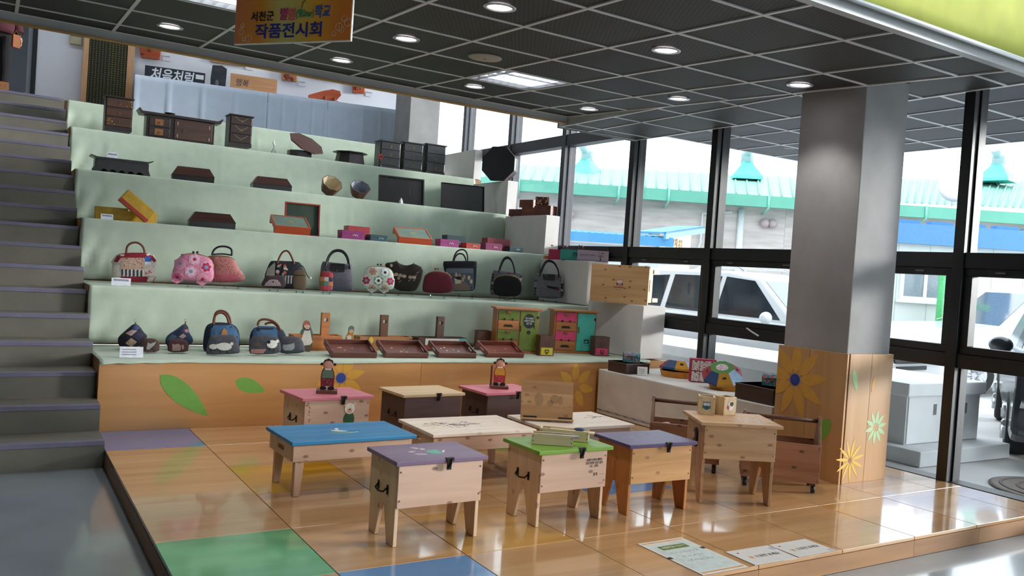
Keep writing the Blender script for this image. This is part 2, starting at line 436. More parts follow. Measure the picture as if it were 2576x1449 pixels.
flower(bl, 1.712, .348, .2, 'd29f36', '1f3f96', 8, y=.579, wd=.36, rc=.04, a0=.25)
flower(bl, 3.98, .25, .22, 'd6a545', None, 7, y=.579, wd=.38, a0=-.2)

# stairs beside the tiers
stp = sroot('stairs_floor')
nos = mat('6d6a80', .5, var=.05, scale=10, key='stair_nosing')
for n in range(1, 19):
    z1 = -.11 + .1685 * n; y0 = .03 + .3225 * (n - 1)
    s = box('step', stair_con, stp, -3.2, -.002, y0, y0 + .36, z1 - .1685 - .1, z1 - .003)
    MB().box(-3.2, -.004, y0 - .006, y0 + .05, z1 - .03, z1).build('nosing', nos, s, bevel=.003)
struct(MB().box(-9, 5.09, 5.57, 10.4, 2.6, 2.914).build('upper_floor', mat('9a968c', .6, var=.05, scale=3, key='upper_floor')))
box_side = struct(MB().box(-3.45, -3.2, -.2, 5.6, -.11, 4.1).build('wall_stair', mat('b9bab6', .8, var=.03, scale=3, key='stair_wall')))

# outer shell
struct(MB().box(-9.2, -9, -11.5, 10.4, -.6, 5.9).build('wall_left', mat('75736f', .8, var=.02, scale=2, key='lobby_wall')))
struct(MB().box(-9, 1.4, -11.7, -11.5, -.6, 5.9).build('wall_front', mat('75736f', .8, var=.02, scale=2, key='lobby_wall')))
struct(MB().box(-9.2, 5.5, -11.7, 10.6, 5.9, 6.1).build('ceiling_roof', mat('707273', .85, var=.02, scale=2, key='high_ceiling')))
struct(MB().box(-9, 5.4, 10.4, 10.6, 2.6, 5.9).build('wall_back', mat('c3cbd8', .8, var=.02, scale=2, key='landing_wall')))

# ---------------------------------------------------------------- curtain wall
win = sroot('window_1')
MY = [-9.65, -8.42, -7.2, -5.97, -4.74, -3.52, -2.29, -1.07, .15, 1.36, 2.645, 3.9, 5.2, 6.45, 7.7, 9.]
for y in MY:
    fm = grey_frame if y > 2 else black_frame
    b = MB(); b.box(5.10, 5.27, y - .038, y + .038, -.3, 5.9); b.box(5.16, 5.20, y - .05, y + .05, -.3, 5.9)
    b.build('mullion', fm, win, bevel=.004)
pane_g = glass((.97, .99, 1.0), .007, key='window_glass')
for a, b_ in zip(MY[:-1], MY[1:]):
    y0, y1 = a + .04, b_ - .04
    for z0, z1 in ((1.5, 1.61), (.8, .9), (2.80, 2.935), (4.3, 4.4), (5.8, 5.9), (-.3, .0)):
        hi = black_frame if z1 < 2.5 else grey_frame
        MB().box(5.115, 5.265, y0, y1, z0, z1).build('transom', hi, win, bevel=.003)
    # hopper sash with its own frame between the two lower transoms
    s = MB(); zz0, zz1 = .9, 1.5; w = .055
    s.box(5.13, 5.215, y0, y1, zz0, zz0 + w); s.box(5.13, 5.215, y0, y1, zz1 - w, zz1)
    s.box(5.13, 5.215, y0, y0 + w, zz0 + w, zz1 - w); s.box(5.13, 5.215, y1 - w, y1, zz0 + w, zz1 - w)
    sh = s.build('sash', black_frame, win, bevel=.004)
    for yy in (y0 + .25, y1 - .25):
        MB().box(5.118, 5.131, yy - .035, yy + .035, zz1 - .032, zz1 - .02).build('catch', mat('6d6f74', .35, .8, key='metal_catch'), sh)
    for z0, z1, x in ((0, .8, 5.2), (.955, 1.445, 5.18), (1.61, 2.80, 5.2), (2.935, 4.3, 5.2), (4.4, 5.8, 5.2)):
        MB().box(x, x + .006, y0, y1, z0, z1).build('pane', pane_g, win)
MB().tube([(5.09, -.42, .9), (5.06, -.5, .88), (5.045, -.6, .85)], .007, 6).build('stay_handle', mat('e8e8ea', .3, .5, key='white_handle'), win)

w2 = sroot('window_2')          # glazed entrance front of the lobby
for k in range(3, 7):
    x = -2.36 + 1.27 * k; box('mullion', black_frame, w2, x - .04, x + .04, -11.68, -11.52, -.11, 5.9)
for k in range(3, 6):
    x0 = -2.32 + 1.27 * k
    for z0, z1 in ((-.11, .0), (2.3, 2.42), (5.75, 5.9)): box('transom', black_frame, w2, x0, x0 + 1.19, -11.67, -11.53, z0, z1)
    for z0, z1 in ((0, 2.3), (2.42, 5.75)): box('pane', pane_g, w2, x0, x0 + 1.19, -11.6, -11.594, z0, z1)

# ---------------------------------------------------------------- columns
co = sroot('column')
box('shaft', concrete, co, 4.215, 4.675, -2.105, -1.578, 0, 5.9, bevel=.006)
cl2 = wood('c29766', 'b28756', 'z', rough=.4, coat=.12, key='column_cladding', grain=.35)
for x0, x1 in ((4.222, 4.452), (4.454, 4.69)): box('cladding_panel', cl2, co, x0, x1, -2.13, -2.112, 0, .87, bevel=.0015)
for y0, y1 in ((-2.13, -1.828), (-1.826, -1.555)): box('cladding_panel', cl2, co, 4.19, 4.208, y0, y1, 0, .87, bevel=.0015)
box('cladding_panel', cl2, co, 4.672, 4.69, -2.105, -1.555, 0, .87); box('corner_post', wood('7a5230', '6a4426', 'z', key='post'), co, 4.208, 4.222, -2.122, -2.108, 0, .865)
box('cap_board', cl2, co, 4.195, 4.685, -2.12, -1.56, .858, .868)
flower(co, -1.719, .64, .27, 'cf9c42', '1d3c93', 9, x=4.19, wd=.3, rc=.042)
paint('painted_leaf', leaf_shape((-2.03, .42), (-1.93, .23), .045), '7fa84a', co, x=4.19)
paint('painted_leaf', leaf_shape((4.262, .765), (4.31, .62), .025), 'a4cc94', co, y=-2.13)
paint('painted_leaf', leaf_shape((4.50, .725), (4.475, .61), .018), 'dba040', co, y=-2.13)
flower(co, 4.548, .367, .12, 'a9c794', None, 10, y=-2.13, wd=.26, rc=.02)
flower(co, 4.295, .156, .15, 'dfb43c', '8a5420', 11, y=-2.13, wd=.14, rc=.015)
cu = sroot('column_upper')
box('shaft', concrete, cu, 4.45, 4.93, 5.68, 6.22, 2.9, 5.9, bevel=.006)

# ---------------------------------------------------------------- mint cloths over the tiers
mint = mat('b1bfae', .9, var=.03, scale=9, bump=.06, key='mint_cloth', detail=5.)
tier_words = ['lowest tier under trays and cabinets', 'second tier under the handbags', 'third tier under the red and yellow boxes',
              'fourth tier under the bowls and black trays', 'fifth tier under the dark chests', 'top ledge in front of the white table']
def cloth(k, x0, x1, drop, back, seed):
    nx = 170; zt = ZK[k] + .002; prof = []
    for t in (1., .8, .6, .4, .2, .08): prof.append((YK[k] + (back - YK[k]) * t, zt, 0.))
    prof += [(YK[k] + .004, zt + .001, .1), (YK[k] - .006, zt - .004, .3), (YK[k] - .009, zt - .016, .5)]
    nd = max(2, int(drop / .05))
    for i in range(1, nd + 1): prof.append((YK[k] - .010, zt - .016 - (drop - .016) * i / nd, i / nd))
    vs = []; fs = []; rnd = random.Random(seed); cre = [rnd.uniform(.2, .5) + i * rnd.uniform(.42, .5) for i in range(12)]
    for i in range(nx + 1):
        x = x0 + (x1 - x0) * i / nx
        for y, z, f in prof:
            d = 0.; dz = 0.; dx = 0.
            hang = (zt - z) / max(drop, .01)
            if f > .25:
                d += .008 * mnoise.noise((x * 1.3, z * 1.1, seed)) * (.4 + hang)
                for c in cre: d += .005 * math.exp(-((x - c - .02 * hang) / .012) ** 2)
                e = math.exp(-x / .22)
                d += e * (.035 * math.sin((x * 17 + hang * 3.1 + seed)) + .03 * mnoise.noise((x * 7, z * 5, seed * 2.))) * (.25 + hang)
                er = math.exp(-(x1 - x) / .3)
                d += er * .02 * math.sin(x * 21 + hang * 2) * (.2 + hang)
                if k == 1 and x > 3.6: d += .014 * math.sin(x * 24 + 2 * hang) * (.3 + hang) * min(1, (x - 3.6))
            else:
                dz += .0025 * abs(mnoise.noise((x * 4, y * 4, seed)))
            if i == 0 or i == nx: dx = .012 * mnoise.noise((z * 9, y * 3, seed * 1.7))
            if k == 0 and f > .25: dz += .006 * math.sin(x * 3.1) * f
            vs.append((x + dx, y - abs(d) if f > .25 else y, z + dz))
    n = len(prof)
    for i in range(nx):
        for j in range(n - 1): fs.append((i * n + j, i * n + j + 1, (i + 1) * n + j + 1, (i + 1) * n + j))
    o = MB().add(vs, fs, True).build('tier_cloth', mint)
    sd = o.modifiers.new('thick', 'SOLIDIFY'); sd.thickness = .003; sd.offset = -1
    return tag(o, 'mint green cloth over the ' + tier_words[k], 'cloth', 'mint cloths over the tiers')
cloth(0, .0, 4.86, .022, YK[1] - .03, 1)
cloth(1, .002, 4.93, ZK[1] - ZK[0] - .012, YK[2] - .03, 2)
cloth(2, .004, 4.93, ZK[2] - ZK[1] - .012, YK[3] - .03, 3)
cloth(3, .01, 4.95, ZK[3] - ZK[2] - .012, YK[4] - .03, 4)
cloth(4, .01, 4.98, ZK[4] - ZK[3] - .012, YK[5] - .03, 5)
cloth(5, .03, 4.42, ZK[5] - ZK[4] - .012, YK[5] + .12, 6)
MB().box(-.03, .0, YK[5] - .02, YK[5] + .06, ZK[5] - .12, ZK[5] + .005).build('end_board', wood('b5663a', '9c5530', 'z', key='end_wood'), bl)

# white draped blocks stepping up along the window
wcl = mat('dedad6', .85, var=.02, scale=8, bump=.08, key='white_cloth', detail=4.)
def block(x0, x1, y0, y1, z0, z1, seed, label, name='draped_block', m=None, flare=.02):
    n = 14; vs = []; fs = []; per = []
    for i in range(n): per.append((x0 + (x1 - x0) * i / n, y0, 0, -1))
    for i in range(n): per.append((x1, y0 + (y1 - y0) * i / n, 1, 0))
    for i in range(n): per.append((x1 - (x1 - x0) * i / n, y1, 0, 1))
    for i in range(n): per.append((x0, y1 - (y1 - y0) * i / n, -1, 0))
    P = len(per); zs = [1., .985, .9, .75, .55, .35, .15, 0.]
    for t in zs:
        for x, y, nx_, ny_ in per:
            w = (1 - t); d = flare * w * (.35 * mnoise.noise((x * 6 + seed, y * 6, t * 1.5)) - .2) - (.004 if t == 1. else 0)
            vs.append((x + nx_ * d, y + ny_ * d, z0 + (z1 - z0) * t))
    for r in range(len(zs) - 1):
        for i in range(P): fs.append((r * P + (i + 1) % P, r * P + i, (r + 1) * P + i, (r + 1) * P + (i + 1) % P))
    fs.append(tuple(range(P)))
    fs.append(tuple(reversed(range((len(zs) - 1) * P, len(zs) * P))))
    fs = [tuple(reversed(f)) for f in fs]
    o = MB().add(vs, fs, False).build(name, m or wcl); o.modifiers.new('soft', 'BEVEL').width = .006
    return tag(o, label, 'block', 'white draped blocks by the window')
block(4.79, 5.085, .64, 1.53, .49, 1.015, 1, 'white draped block under the crate with the pink owl')
block(4.81, 5.085, 1.60, 2.53, .95, 1.43, 2, 'white draped block under the pink and teal boxes')
block(4.89, 5.085, 2.59, 3.52, 1.49, 1.955, 3, 'white draped block under the stacked carved brown boxes')
block(4.93, 5.085, 3.585, 4.5, 1.985, 2.42, 4, 'white draped block under the black octagonal drum box')
block(4.97, 5.085, 4.58, 5.5, 2.50, 2.91, 5, 'topmost white draped block beside the three black chests')

# ---------------------------------------------------------------- sloping grid ceiling
def mesh_mat(base, line, ang, scale, key):
    m = bpy.data.materials.new('mat_' + key); m.use_nodes = True
    nt = m.node_tree; N = nt.nodes; L = nt.links; b = N['Principled BSDF']; b.inputs['Roughness'].default_value = .6
    tc = N.new('ShaderNodeTexCoord'); fs = []
    for a in ang:
        mp = N.new('ShaderNodeMapping'); mp.inputs['Rotation'].default_value = (0, 0, a); L.new(tc.outputs['Object'], mp.inputs[0])
        w = N.new('ShaderNodeTexWave'); w.wave_type = 'BANDS'; w.inputs['Scale'].default_value = scale; L.new(mp.outputs[0], w.inputs['Vector'])
        g = N.new('ShaderNodeMath'); g.operation = 'GREATER_THAN'; g.inputs[1].default_value = .8; L.new(w.outputs['Fac'], g.inputs[0]); fs.append(g.outputs[0])
    mxm = N.new('ShaderNodeMath'); mxm.operation = 'MAXIMUM'; L.new(fs[0], mxm.inputs[0]); L.new(fs[1], mxm.inputs[1])
    nz = N.new('ShaderNodeTexNoise'); nz.inputs['Scale'].default_value = 2.; L.new(tc.outputs['Object'], nz.inputs['Vector'])
    rp = N.new('ShaderNodeValToRGB'); rp.color_ramp.elements[0].color = (*lin(base), 1); rp.color_ramp.elements[1].color = (*(v * 1.9 for v in lin(base)), 1)
    L.new(nz.outputs['Fac'], rp.inputs[0])
    mx = N.new('ShaderNodeMixRGB'); L.new(mxm.outputs[0], mx.inputs[0]); L.new(rp.outputs[0], mx.inputs[1]); mx.inputs[2].default_value = (*lin(line), 1)
    L.new(mx.outputs[0], b.inputs['Base Color']); return m
tile_mesh = mesh_mat('101110', '3c3d3a', (math.radians(32), math.radians(-32)), 13, 'expanded_metal')
tile_plain = mat('1e1c1c', .6, var=.12, scale=4, key='dark_panel')
bar_m = mat('e2e4e4', .4, var=.02, scale=6, key='ceiling_bar')
ce = sroot('ceiling', (0, 0, 2.745), rx=math.atan(.059))
G = .604; X0 = 1.838; Y0 = .2166
CX = [X0 + G * i for i in range(-9, 4)]; CX = CX + [4.09]
CY = [-3.15] + [Y0 - G * j for j in (5, 4, 3, 2, 1, 0, -1)] + [1.15]
tm = {}
def shared_box(key, x, y, z):
    if key not in tm:
        b = MB().box(-x / 2, x / 2, -y / 2, y / 2, 0, z); o = b.build('tmp', bar_m); tm[key] = o.data; bpy.data.objects.remove(o)
    return tm[key]
plain = {(9, 5), (10, 5), (8, 5), (10, 3), (11, 4), (12, 3), (11, 2), (12, 2)}
FLU = [(10, 5), (6, 4)]
for i in range(len(CX) - 1):
    for j in range(len(CY) - 1):
        if (i, j) in FLU: continue
        w = CX[i + 1] - CX[i] - .012; d = CY[j + 1] - CY[j] - .012
        me = shared_box(('t', round(w, 3), round(d, 3)), w, d, .01).copy() if (i, j) in plain else shared_box(('t', round(w, 3), round(d, 3)), w, d, .01)
        o = bpy.data.objects.new('tile', me); COL.objects.link(o); o.parent = ce
        me.materials.clear(); me.materials.append(tile_plain if (i, j) in plain else tile_mesh)
        o.location = ((CX[i] + CX[i + 1]) / 2, (CY[j] + CY[j + 1]) / 2, .004)
for x in CX: box('grid_bar', bar_m, ce, x - .011, x + .011, -3.16, 1.15, -.003, .03)
for y in CY: box('grid_bar', bar_m, ce, CX[0], 4.10, y - .010, y + .010, -.002, .03)
box('fascia', mat('b3b6b6', .6, var=.04, scale=4, key='fascia_grey'), ce, -9, 4.09, 1.15, 1.19, -.058, .06)
box('fascia_lip', mat('b98d45', .5, var=.06, scale=6, key='fascia_lip'), ce, -9, 4.09, 1.135, 1.21, -.068, -.058)
MB().prism([(-.17, 2.732), (1.3, 2.732), (1.3, 2.9), (-.17, 2.9)], 4.098, 4.11, axis='x').build('side_fascia', mat('b3b6b6', .6, var=.04, scale=4, key='fascia_grey'), None)['kind'] = 'structure'
MB().prism([(-3.18, 2.556), (-.17, 2.734), (-.17, 2.9), (-3.18, 2.9)], 4.098, 4.11, axis='x').build('side_trim', mat('b3b6b6', .6, var=.04, scale=4, key='fascia_grey'), None)['kind'] = 'structure'
box('edge_trim', mat('b9bcbd', .4, var=.02, key='edge_trim'), ce, CX[0], 5.09, -3.2, -3.15, -.03, .05)
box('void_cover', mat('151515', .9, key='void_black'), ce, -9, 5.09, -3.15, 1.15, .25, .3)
box('void_cover', tile_plain, ce, -9, CX[0], -3.15, 1.15, .004, .014)
# level strip beside the glass
cs = sroot('ceiling_strip', (0, 0, 2.735))
sx = [4.115, 4.45, 5.09]; sy = [-3.15, -2.54, -1.94, -1.34, -.74, -.14, .46, 1.06, 1.3]
for i in range(2):
    for j in range(8):
        o = MB().box(sx[i] + .006, sx[i + 1] - .006, sy[j] + .006, sy[j + 1] - .006, .004, .014).build('tile', tile_mesh, cs)
for x in sx: box('grid_bar', bar_m, cs, x - .01, x + .01, -3.15, 1.3, -.003, .03)
for y in sy: box('grid_bar', bar_m, cs, 4.115, 5.09, y - .009, y + .009, -.002, .03)
box('end_fascia', mat('6f7374', .6, var=.04, scale=4, key='strip_fascia'), cs, 4.1, 5.1, 1.3, 1.33, -.01, .3)
# soffit outside the glass
so = sroot('outdoor_ceiling', (0, 0, 2.78))
xs_ = [5.28, 5.75, 6.35, 6.95, 7.4]; yy_ = [1.05 - .6 * k for k in range(14)]
dark_sof = mat('3c3f45', .6, var=.06, scale=3, key='soffit_panel')
for i in range(4):
    for j in range(13): MB().box(xs_[i] + .006, xs_[i + 1] - .006, yy_[j + 1] + .006, yy_[j] - .006, .004, .02).build('tile', dark_sof, so)
for x in xs_: box('grid_bar', bar_m, so, x - .012, x + .012, yy_[-1], 1.06, -.003, .03)
for y in yy_: box('grid_bar', bar_m, so, 5.28, 7.41, y - .011, y + .011, -.002, .03)
box('deck', dark_sof, so, 5.28, 7.42, yy_[-1], 1.06, .03, .16)

# ---------------------------------------------------------------- lamps in the ceiling
def lum(parent, x, y, glow, label, power, r=.067):
    t = root('downlight', label, 'ceiling lamp', (x, y, -.002), group='round recessed downlights'); t.parent = None
    mw = Matrix.Translation((0, 0, 2.745)) @ Matrix.Rotation(math.atan(.059), 4, 'X') if parent is ce else Matrix.Translation((0, 0, 2.735))
    t.matrix_world = mw @ Matrix.Translation((x, y, -.002))
    n = 28; vs = []; fs = []
    for rr, z in ((r + .02, 0.0), (r + .018, -.005), (r + .002, -.006), (r, -.001), (r - .004, .002)):
        vs += [(rr * math.cos(2 * PI * k / n), rr * math.sin(2 * PI * k / n), z) for k in range(n)]
    for a in range(4):
        for k in range(n): fs.append((a * n + k, (a + 1) * n + k, (a + 1) * n + (k + 1) % n, a * n + (k + 1) % n))
    MB().add(vs, fs, True).build('trim_ring', mat('c9ccd0', .25, .6, key='lamp_ring'), t)
    d = MB(); d.add([(0, 0, 0)] + [((r - .003) * math.cos(2 * PI * k / n), (r - .003) * math.sin(2 * PI * k / n), .0) for k in range(n)], [(0, 1 + (k + 1) % n, 1 + k) for k in range(n)])
    d.build('diffuser', mat('fff6ff', .5, var=0, emit=glow, key='lamp_diffuser'), t)
    if power:
        sp = bpy.data.lights.new('downlight_beam', 'SPOT'); sp.energy = power; sp.spot_size = math.radians(100); sp.spot_blend = .6; sp.shadow_soft_size = .06; sp.color = (1, .96, .93)
        so_ = bpy.data.objects.new('downlight_beam', sp); COL.objects.link(so_); so_.parent = t; so_.location = (0, 0, -.02)
DLX = ['over the stairs', 'beside the hanging orange sign', 'beyond the lit fluorescent panel', 'close to the concrete column']
DLY = ['in the row near the green banner', 'in the middle row', 'in the row by the grey fascia']
for a, x in enumerate((.31, 1.53, 2.68, 3.865)):
    for b, y in enumerate((-1.85, -.68, .5)):
        if (a, b) in ((2, 1), (0, 1)): continue
        lum(ce, x, y, 14., 'round white downlight ' + DLX[a] + ' ' + DLY[b], 34)
def fluor(i, j, label):
    t = root('fluorescent_panel', label, 'ceiling lamp', group='square fluorescent panels')
    mw = Matrix.Translation((0, 0, 2.745)) @ Matrix.Rotation(math.atan(.059), 4, 'X')
    cx, cy = (CX[i] + CX[i + 1]) / 2, (CY[j] + CY[j + 1]) / 2
    t.matrix_world = mw @ Matrix.Translation((cx, cy, 0)); h = G / 2 - .02
    chrome = mat('d8dade', .15, .9, var=0, key='louvre_metal')
    b = MB(); b.box(-h, h, -h, h, .06, .07); b.box(-h, -h + .012, -h, h, 0, .06); b.box(h - .012, h, -h, h, 0, .06); b.box(-h, h, -h, -h + .012, 0, .06); b.box(-h, h, h - .012, h, 0, .06)
    b.build('housing', mat('8f9296', .3, .3, var=0, key='lamp_housing_grey'), t)
    tubes = mat('fbfdff', .5, var=0, emit=7., key='fluorescent_tube')
    for k in (-1.5, -.5, .5, 1.5): MB().tube([(-h + .05, k * h * .46, .04), (h - .05, k * h * .46, .04)], .014, 10).build('tube', tubes, t)
    for k in range(1, 8): MB().box(-h + .012 + k * (2 * h - .024) / 8 - .001, -h + .013 + k * (2 * h - .024) / 8, -h, h, 0, .024).build('louvre', chrome, t)
    for k in (-1, 0, 1): MB().box(-h, h, k * h * .46 - .006, k * h * .46 + .006, 0, .03).build('louvre', chrome, t)
fluor(10, 5, 'square louvred fluorescent panel alight near the middle of the ceiling')
fluor(6, 4, 'square louvred fluorescent panel alight behind the hanging orange sign')
t = root('ceiling_speaker', 'round beige flush speaker disc in the dark ceiling', 'speaker')
t.matrix_world = Matrix.Translation((0, 0, 2.745)) @ Matrix.Rotation(math.atan(.059), 4, 'X') @ Matrix.Translation((2.135, -.635, -.002))
MB().lathe([(.115, .006), (.117, 0), (.108, -.008), (.02, -.01)], 36).build('grille', mat('aaa598', .6, var=.03, key='speaker_cloth'), t)
MB().lathe([(.012, -.009), (.01, -.014), (.002, -.015)], 12).build('logo_stud', mat('8d887c', .4, .4, key='stud'), t)

# green fabric along the front edge of the ceiling
gm = mat('bcc257', .85, var=.05, scale=6, key='lime_fabric')
nx, nz_ = 120, 14; vs = []; fs = []
for i in range(nx + 1):
    x = 1.2 + 3.85 * i / nx
    for j in range(nz_ + 1):
        z = 2.585 + .95 * j / nz_
        u_ = j / nz_; d = u_ * (.016 * math.sin(x * 7 + z * 6) + .03 * mnoise.noise((x * 2.6 + z * 2.2, z * 1.1, 3.)) + .006 * math.sin(x * 17 - z * 9))
        vs.append((x, -3.235 - abs(d) - .03 * (j / nz_), z))
for i in range(nx):
    for j in range(nz_): a = i * (nz_ + 1) + j; fs.append((a, a + nz_ + 1, a + nz_ + 2, a + 1))
o = MB().add(vs, fs, True).build('fabric_banner', gm); o.modifiers.new('thick', 'SOLIDIFY').thickness = .003
tag(o, 'lime green fabric banner along the front edge of the grid ceiling', 'banner')
r_ = MB().tube([(1.2, -3.235, 2.572), (5.05, -3.235, 2.572)], .012, 10).build('banner_rod', mat('dfe3e6', .35, .2, var=0, key='white_rod'))
tag(r_, 'thin white rod along the lower hem of the lime banner', 'rod')

# ---------------------------------------------------------------- upper level: white wall, table, carvings
WO = Vector((.92, 7.0, 0)); WE = Vector((.985, -.174, 0)); WN = Vector((.174, .985, 0)); WR = math.atan2(-.174, .985)
def wpos(s, off, z): return WO + WE * s + WN * off + Vector((0, 0, z))
wb = sroot('wall_partition', tuple(WO), rz=WR)
box('panel', white_wall, wb, -1.3, 4.15, .78, .9, 2.914, 5.9)
box('edge', mat('22242c', .5, key='dark_edge'), wb, -1.36, -1.3, .76, .92, 2.914, 5.9)
# side panel with painted branches
sp_ = sroot('wall_mural', tuple(WO), rz=WR)
box('panel', mat('b9c2cd', .8, var=.03, scale=4, key='mural_white'), sp_, -1.44, -1.37, .95, 3.1, 2.914, 5.9)
for k, (y, h, w) in enumerate(((1.1, 1.0, .02), (1.35, 1.5, .03), (1.7, .9, .02), (2.0, 1.7, .035), (2.5, 1.4, .03))):
    MB().tube([(-1.445, y, 2.95), (-1.446, y + .05, 2.95 + h * .5), (-1.446, y - .04, 2.95 + h)], [w, w * .8, w * .3], 6, flat=.2).build('painted_branch', mat('6f7684', .8, key='branch_grey'), sp_)
    MB().tube([(-1.446, y, 2.95 + h * .45), (-1.446, y + .2, 2.95 + h * .8)], [w * .6, w * .2], 6, flat=.2).build('painted_branch', mat('6f7684', .8, key='branch_grey'), sp_)
box('panel', mat('8a9097', .7, var=.03, key='landing_grey'), sp_, -3.2, -1.5, 2.6, 2.7, 2.914, 3.55)

wt = mat('c4d2e4', .85, var=.02, scale=8, key='white_table_cloth')
# the long table under its white cloth: three cloths side by side hang over the front
tb = root('display_table', 'long folding table hidden under white cloths on the upper level', 'table', tuple(wpos(0, 0, 2.914)), WR)
for x0, x1 in ((.02, 1.76), (1.8, 3.68)):
    box('table_top', mat('9a8870', .6, key='table_board'), tb, x0, x1, .03, .68, .67, .695)
    for lx in (x0 + .08, x1 - .08):
        for ly in (.1, .6): MB().tube([(lx, ly, 0), (lx, ly, .67)], .014, 8).build('leg', mat('5a5c60', .4, .6, key='table_leg'), tb)
def tcloth(x0, x1, seed, label, ztop=.702):
    nx = 60; vs = []; fs = []; prof = [(.68, ztop, 0)] + [(.68 - .66 * t / 4, ztop, 0) for t in range(1, 5)] + [(.008, ztop - .006, .2)] + [(.0, ztop - .02 - (ztop - .03) * t / 12, t / 12) for t in range(1, 13)]
    rr = random.Random(seed); pleats = [x0 + .02, x1 - .02] + [x0 + (x1 - x0) * k / 4 for k in (1, 2, 3)]
    for i in range(nx + 1):
        x = x0 + (x1 - x0) * i / nx
        for y, z, f in prof:
            d = 0.
            if f: 
                for p in pleats: d += .02 * math.exp(-((x - p) / .02) ** 2) * (.35 + .65 * f)
                d += .018 * f * (.5 + mnoise.noise((x * 4.5 + .6 * f, f * 1.2, seed)))
            vs.append((x, y - abs(d), z))
    n = len(prof)
    for i in range(nx):
        for j in range(n - 1): fs.append((i * n + j, i * n + j + 1, (i + 1) * n + j + 1, (i + 1) * n + j))
    o = MB().add(vs, fs, True).build('table_cloth', wt); o.location = tuple(wpos(0, 0, 2.914)); o.rotation_euler = (0, 0, WR)
    tag(o, label, 'tablecloth', 'white cloths on the upper table')
tcloth(0, 1.76, 1, 'white cloth over the end of the upper table under the black lettered plaque')
tcloth(1.765, 2.62, 2, 'white cloth over the middle of the upper table under the curved carving')
tcloth(2.625, 3.7, 3, 'white pleated cloth over the table end beside the upper column')
TT = 2.914 + .704
def wroot(name, label, cat, s, off, z, group=None): return root(name, label, cat, tuple(wpos(s, off, z)), WR, group)
red_wood = wood('b5532c', '98401f', 'x', rough=.45, key='red_wood')
# black plaque with white brush lettering
S0 = (0.098, 3.717); S1 = (0.909, 3.73); S2 = (0.086, 3.918)
pw = S1[0] - S0[0]; ph = 0.20800000000000018 + .03
q = wroot('lettered_plaque', 'black wooden plaque with white brush lettering on the upper table', 'plaque', (S0[0] + S1[0]) / 2, .5, TT)
box('board', mat('2b3038', .6, var=.08, scale=14, key='black_board'), q, -pw / 2, pw / 2, 0, .03, 0, ph, bevel=.004)
text('lettering', '처음처럼', .19, mat('f2f4f6', .6, key='white_paint_letters'), q, (-.04, -.002, ph * .5), width=pw * .72, bold=.004, shear=.15)
box('price_card', mat('eef0f2', .7, key='card'), q, pw / 2 - .13, pw / 2 - .02, -.004, -.001, ph - .1, ph - .035)
# dark slab with relief
A = (0.99, 3.715); B = (1.195, 3.728); H = (1.069, 4.004)
q = wroot('carved_stone_slab', 'dark grey upright carved slab beside the black plaque', 'carving', (A[0] + B[0]) / 2, .5, TT)
w = B[0] - A[0]; h = H[1] - TT
MB().prism([(-w / 2, 0), (w / 2, 0), (w / 2 + .01, h * .9), (w * .2, h), (-w * .45, h * .97), (-w / 2 - .005, h * .5)], 0, .06).build('slab', mat('33343a', .6, var=.15, scale=16, bump=.3, key='dark_slab'), q, bevel=.008)
MB().ball((-.02, -.002, h * .3), (.025, .01, .05)).build('relief', mat('6d6f74', .6, key='relief'), q)
# tan plank with writing
A = (1.261, 3.719); B = (1.931, 3.735); H = (1.578, 3.913); L0 = (1.59, 3.716)
q = wroot('lettered_plank', 'tan wooden plank with black and red brush writing', 'plaque', (A[0] + B[0]) / 2, .5, TT)
w = B[0] - A[0]; h = H[1] - TT
box('board', wood('d6a071', 'c58d5e', 'x', key='tan_plank'), q, -w / 2, w / 2, 0, .025, 0, h, bevel=.004)
text('lettering', '행복', .12, mat('2f3a4c', .6, key='ink'), q, (-w * .26, -.002, h * .56), width=w * .26, shear=.2)
scribble(q, w * .2, h * .4, w * .45, .025, mat('b5442a', .6, key='red_ink'), 0., 2)
# wall carvings and cards
def wallpiece(name, label, pts, off, th, m, extra=None):
    """pts are (s, z) on the wall"""
    cx = sum(p[0] for p in pts) / len(pts); z0 = min(p[1] for p in pts)
    q = wroot(name, label, 'carving', cx, off, z0)
    o = MB().prism([(p[0] - cx, p[1] - z0) for p in pts], -th, 0).build('board', m, q, bevel=.006)
    if extra: extra(q, cx, z0)
    return q
def relief(n, seed, w, h, m, th):
    def f(q, cx, z0):
        r = random.Random(seed)
        for k in range(n): MB().ball((r.uniform(-w, w), -th, r.uniform(.15, .85) * h), (r.uniform(.015, .04), .012, r.uniform(.015, .04)), 8, 6).build('relief', m, q)
    return f
dk = mat('7e3a20', .6, var=.1, key='dark_relief')
wallpiece('wood_carving', 'reddish carved root panel hanging above the black plaque', [(-0.046, 4.303), (0.303, 4.36), (0.279, 4.012), (0.223, 4.003), (0.026, 4.003)], .775, .05, red_wood, relief(7, 2, .12, .3, dk, .05))
wallpiece('wood_carving', 'tan framed panel hanging above the dark grey slab', [(0.969, 4.236), (1.46, 4.313), (1.473, 4.09), (0.977, 4.089)], .775, .03, wood('d09a68', 'c08a58', 'x', key='tan_panel'))
wallpiece('wood_carving', 'small square carved block hanging past the tan plank', [(2.012, 4.126), (2.233, 4.143), (2.243, 3.966), (2.022, 3.967)], .775, .05, wood('c58358', 'b07046', 'z', key='carved_block'), relief(8, 4, .06, .15, dk, .05))
wallpiece('wood_carving', 'thin reddish strip panel above the curved carving', [(2.349, 4.209), (2.785, 4.226), (2.796, 4.066), (2.356, 4.089)], .775, .03, red_wood)
wallpiece('wood_carving', 'small red plank hanging beside the upper column', [(3.105, 4.091), (3.297, 4.094), (3.308, 3.933), (3.116, 3.926)], .775, .04, red_wood, relief(3, 6, .04, .12, dk, .04))
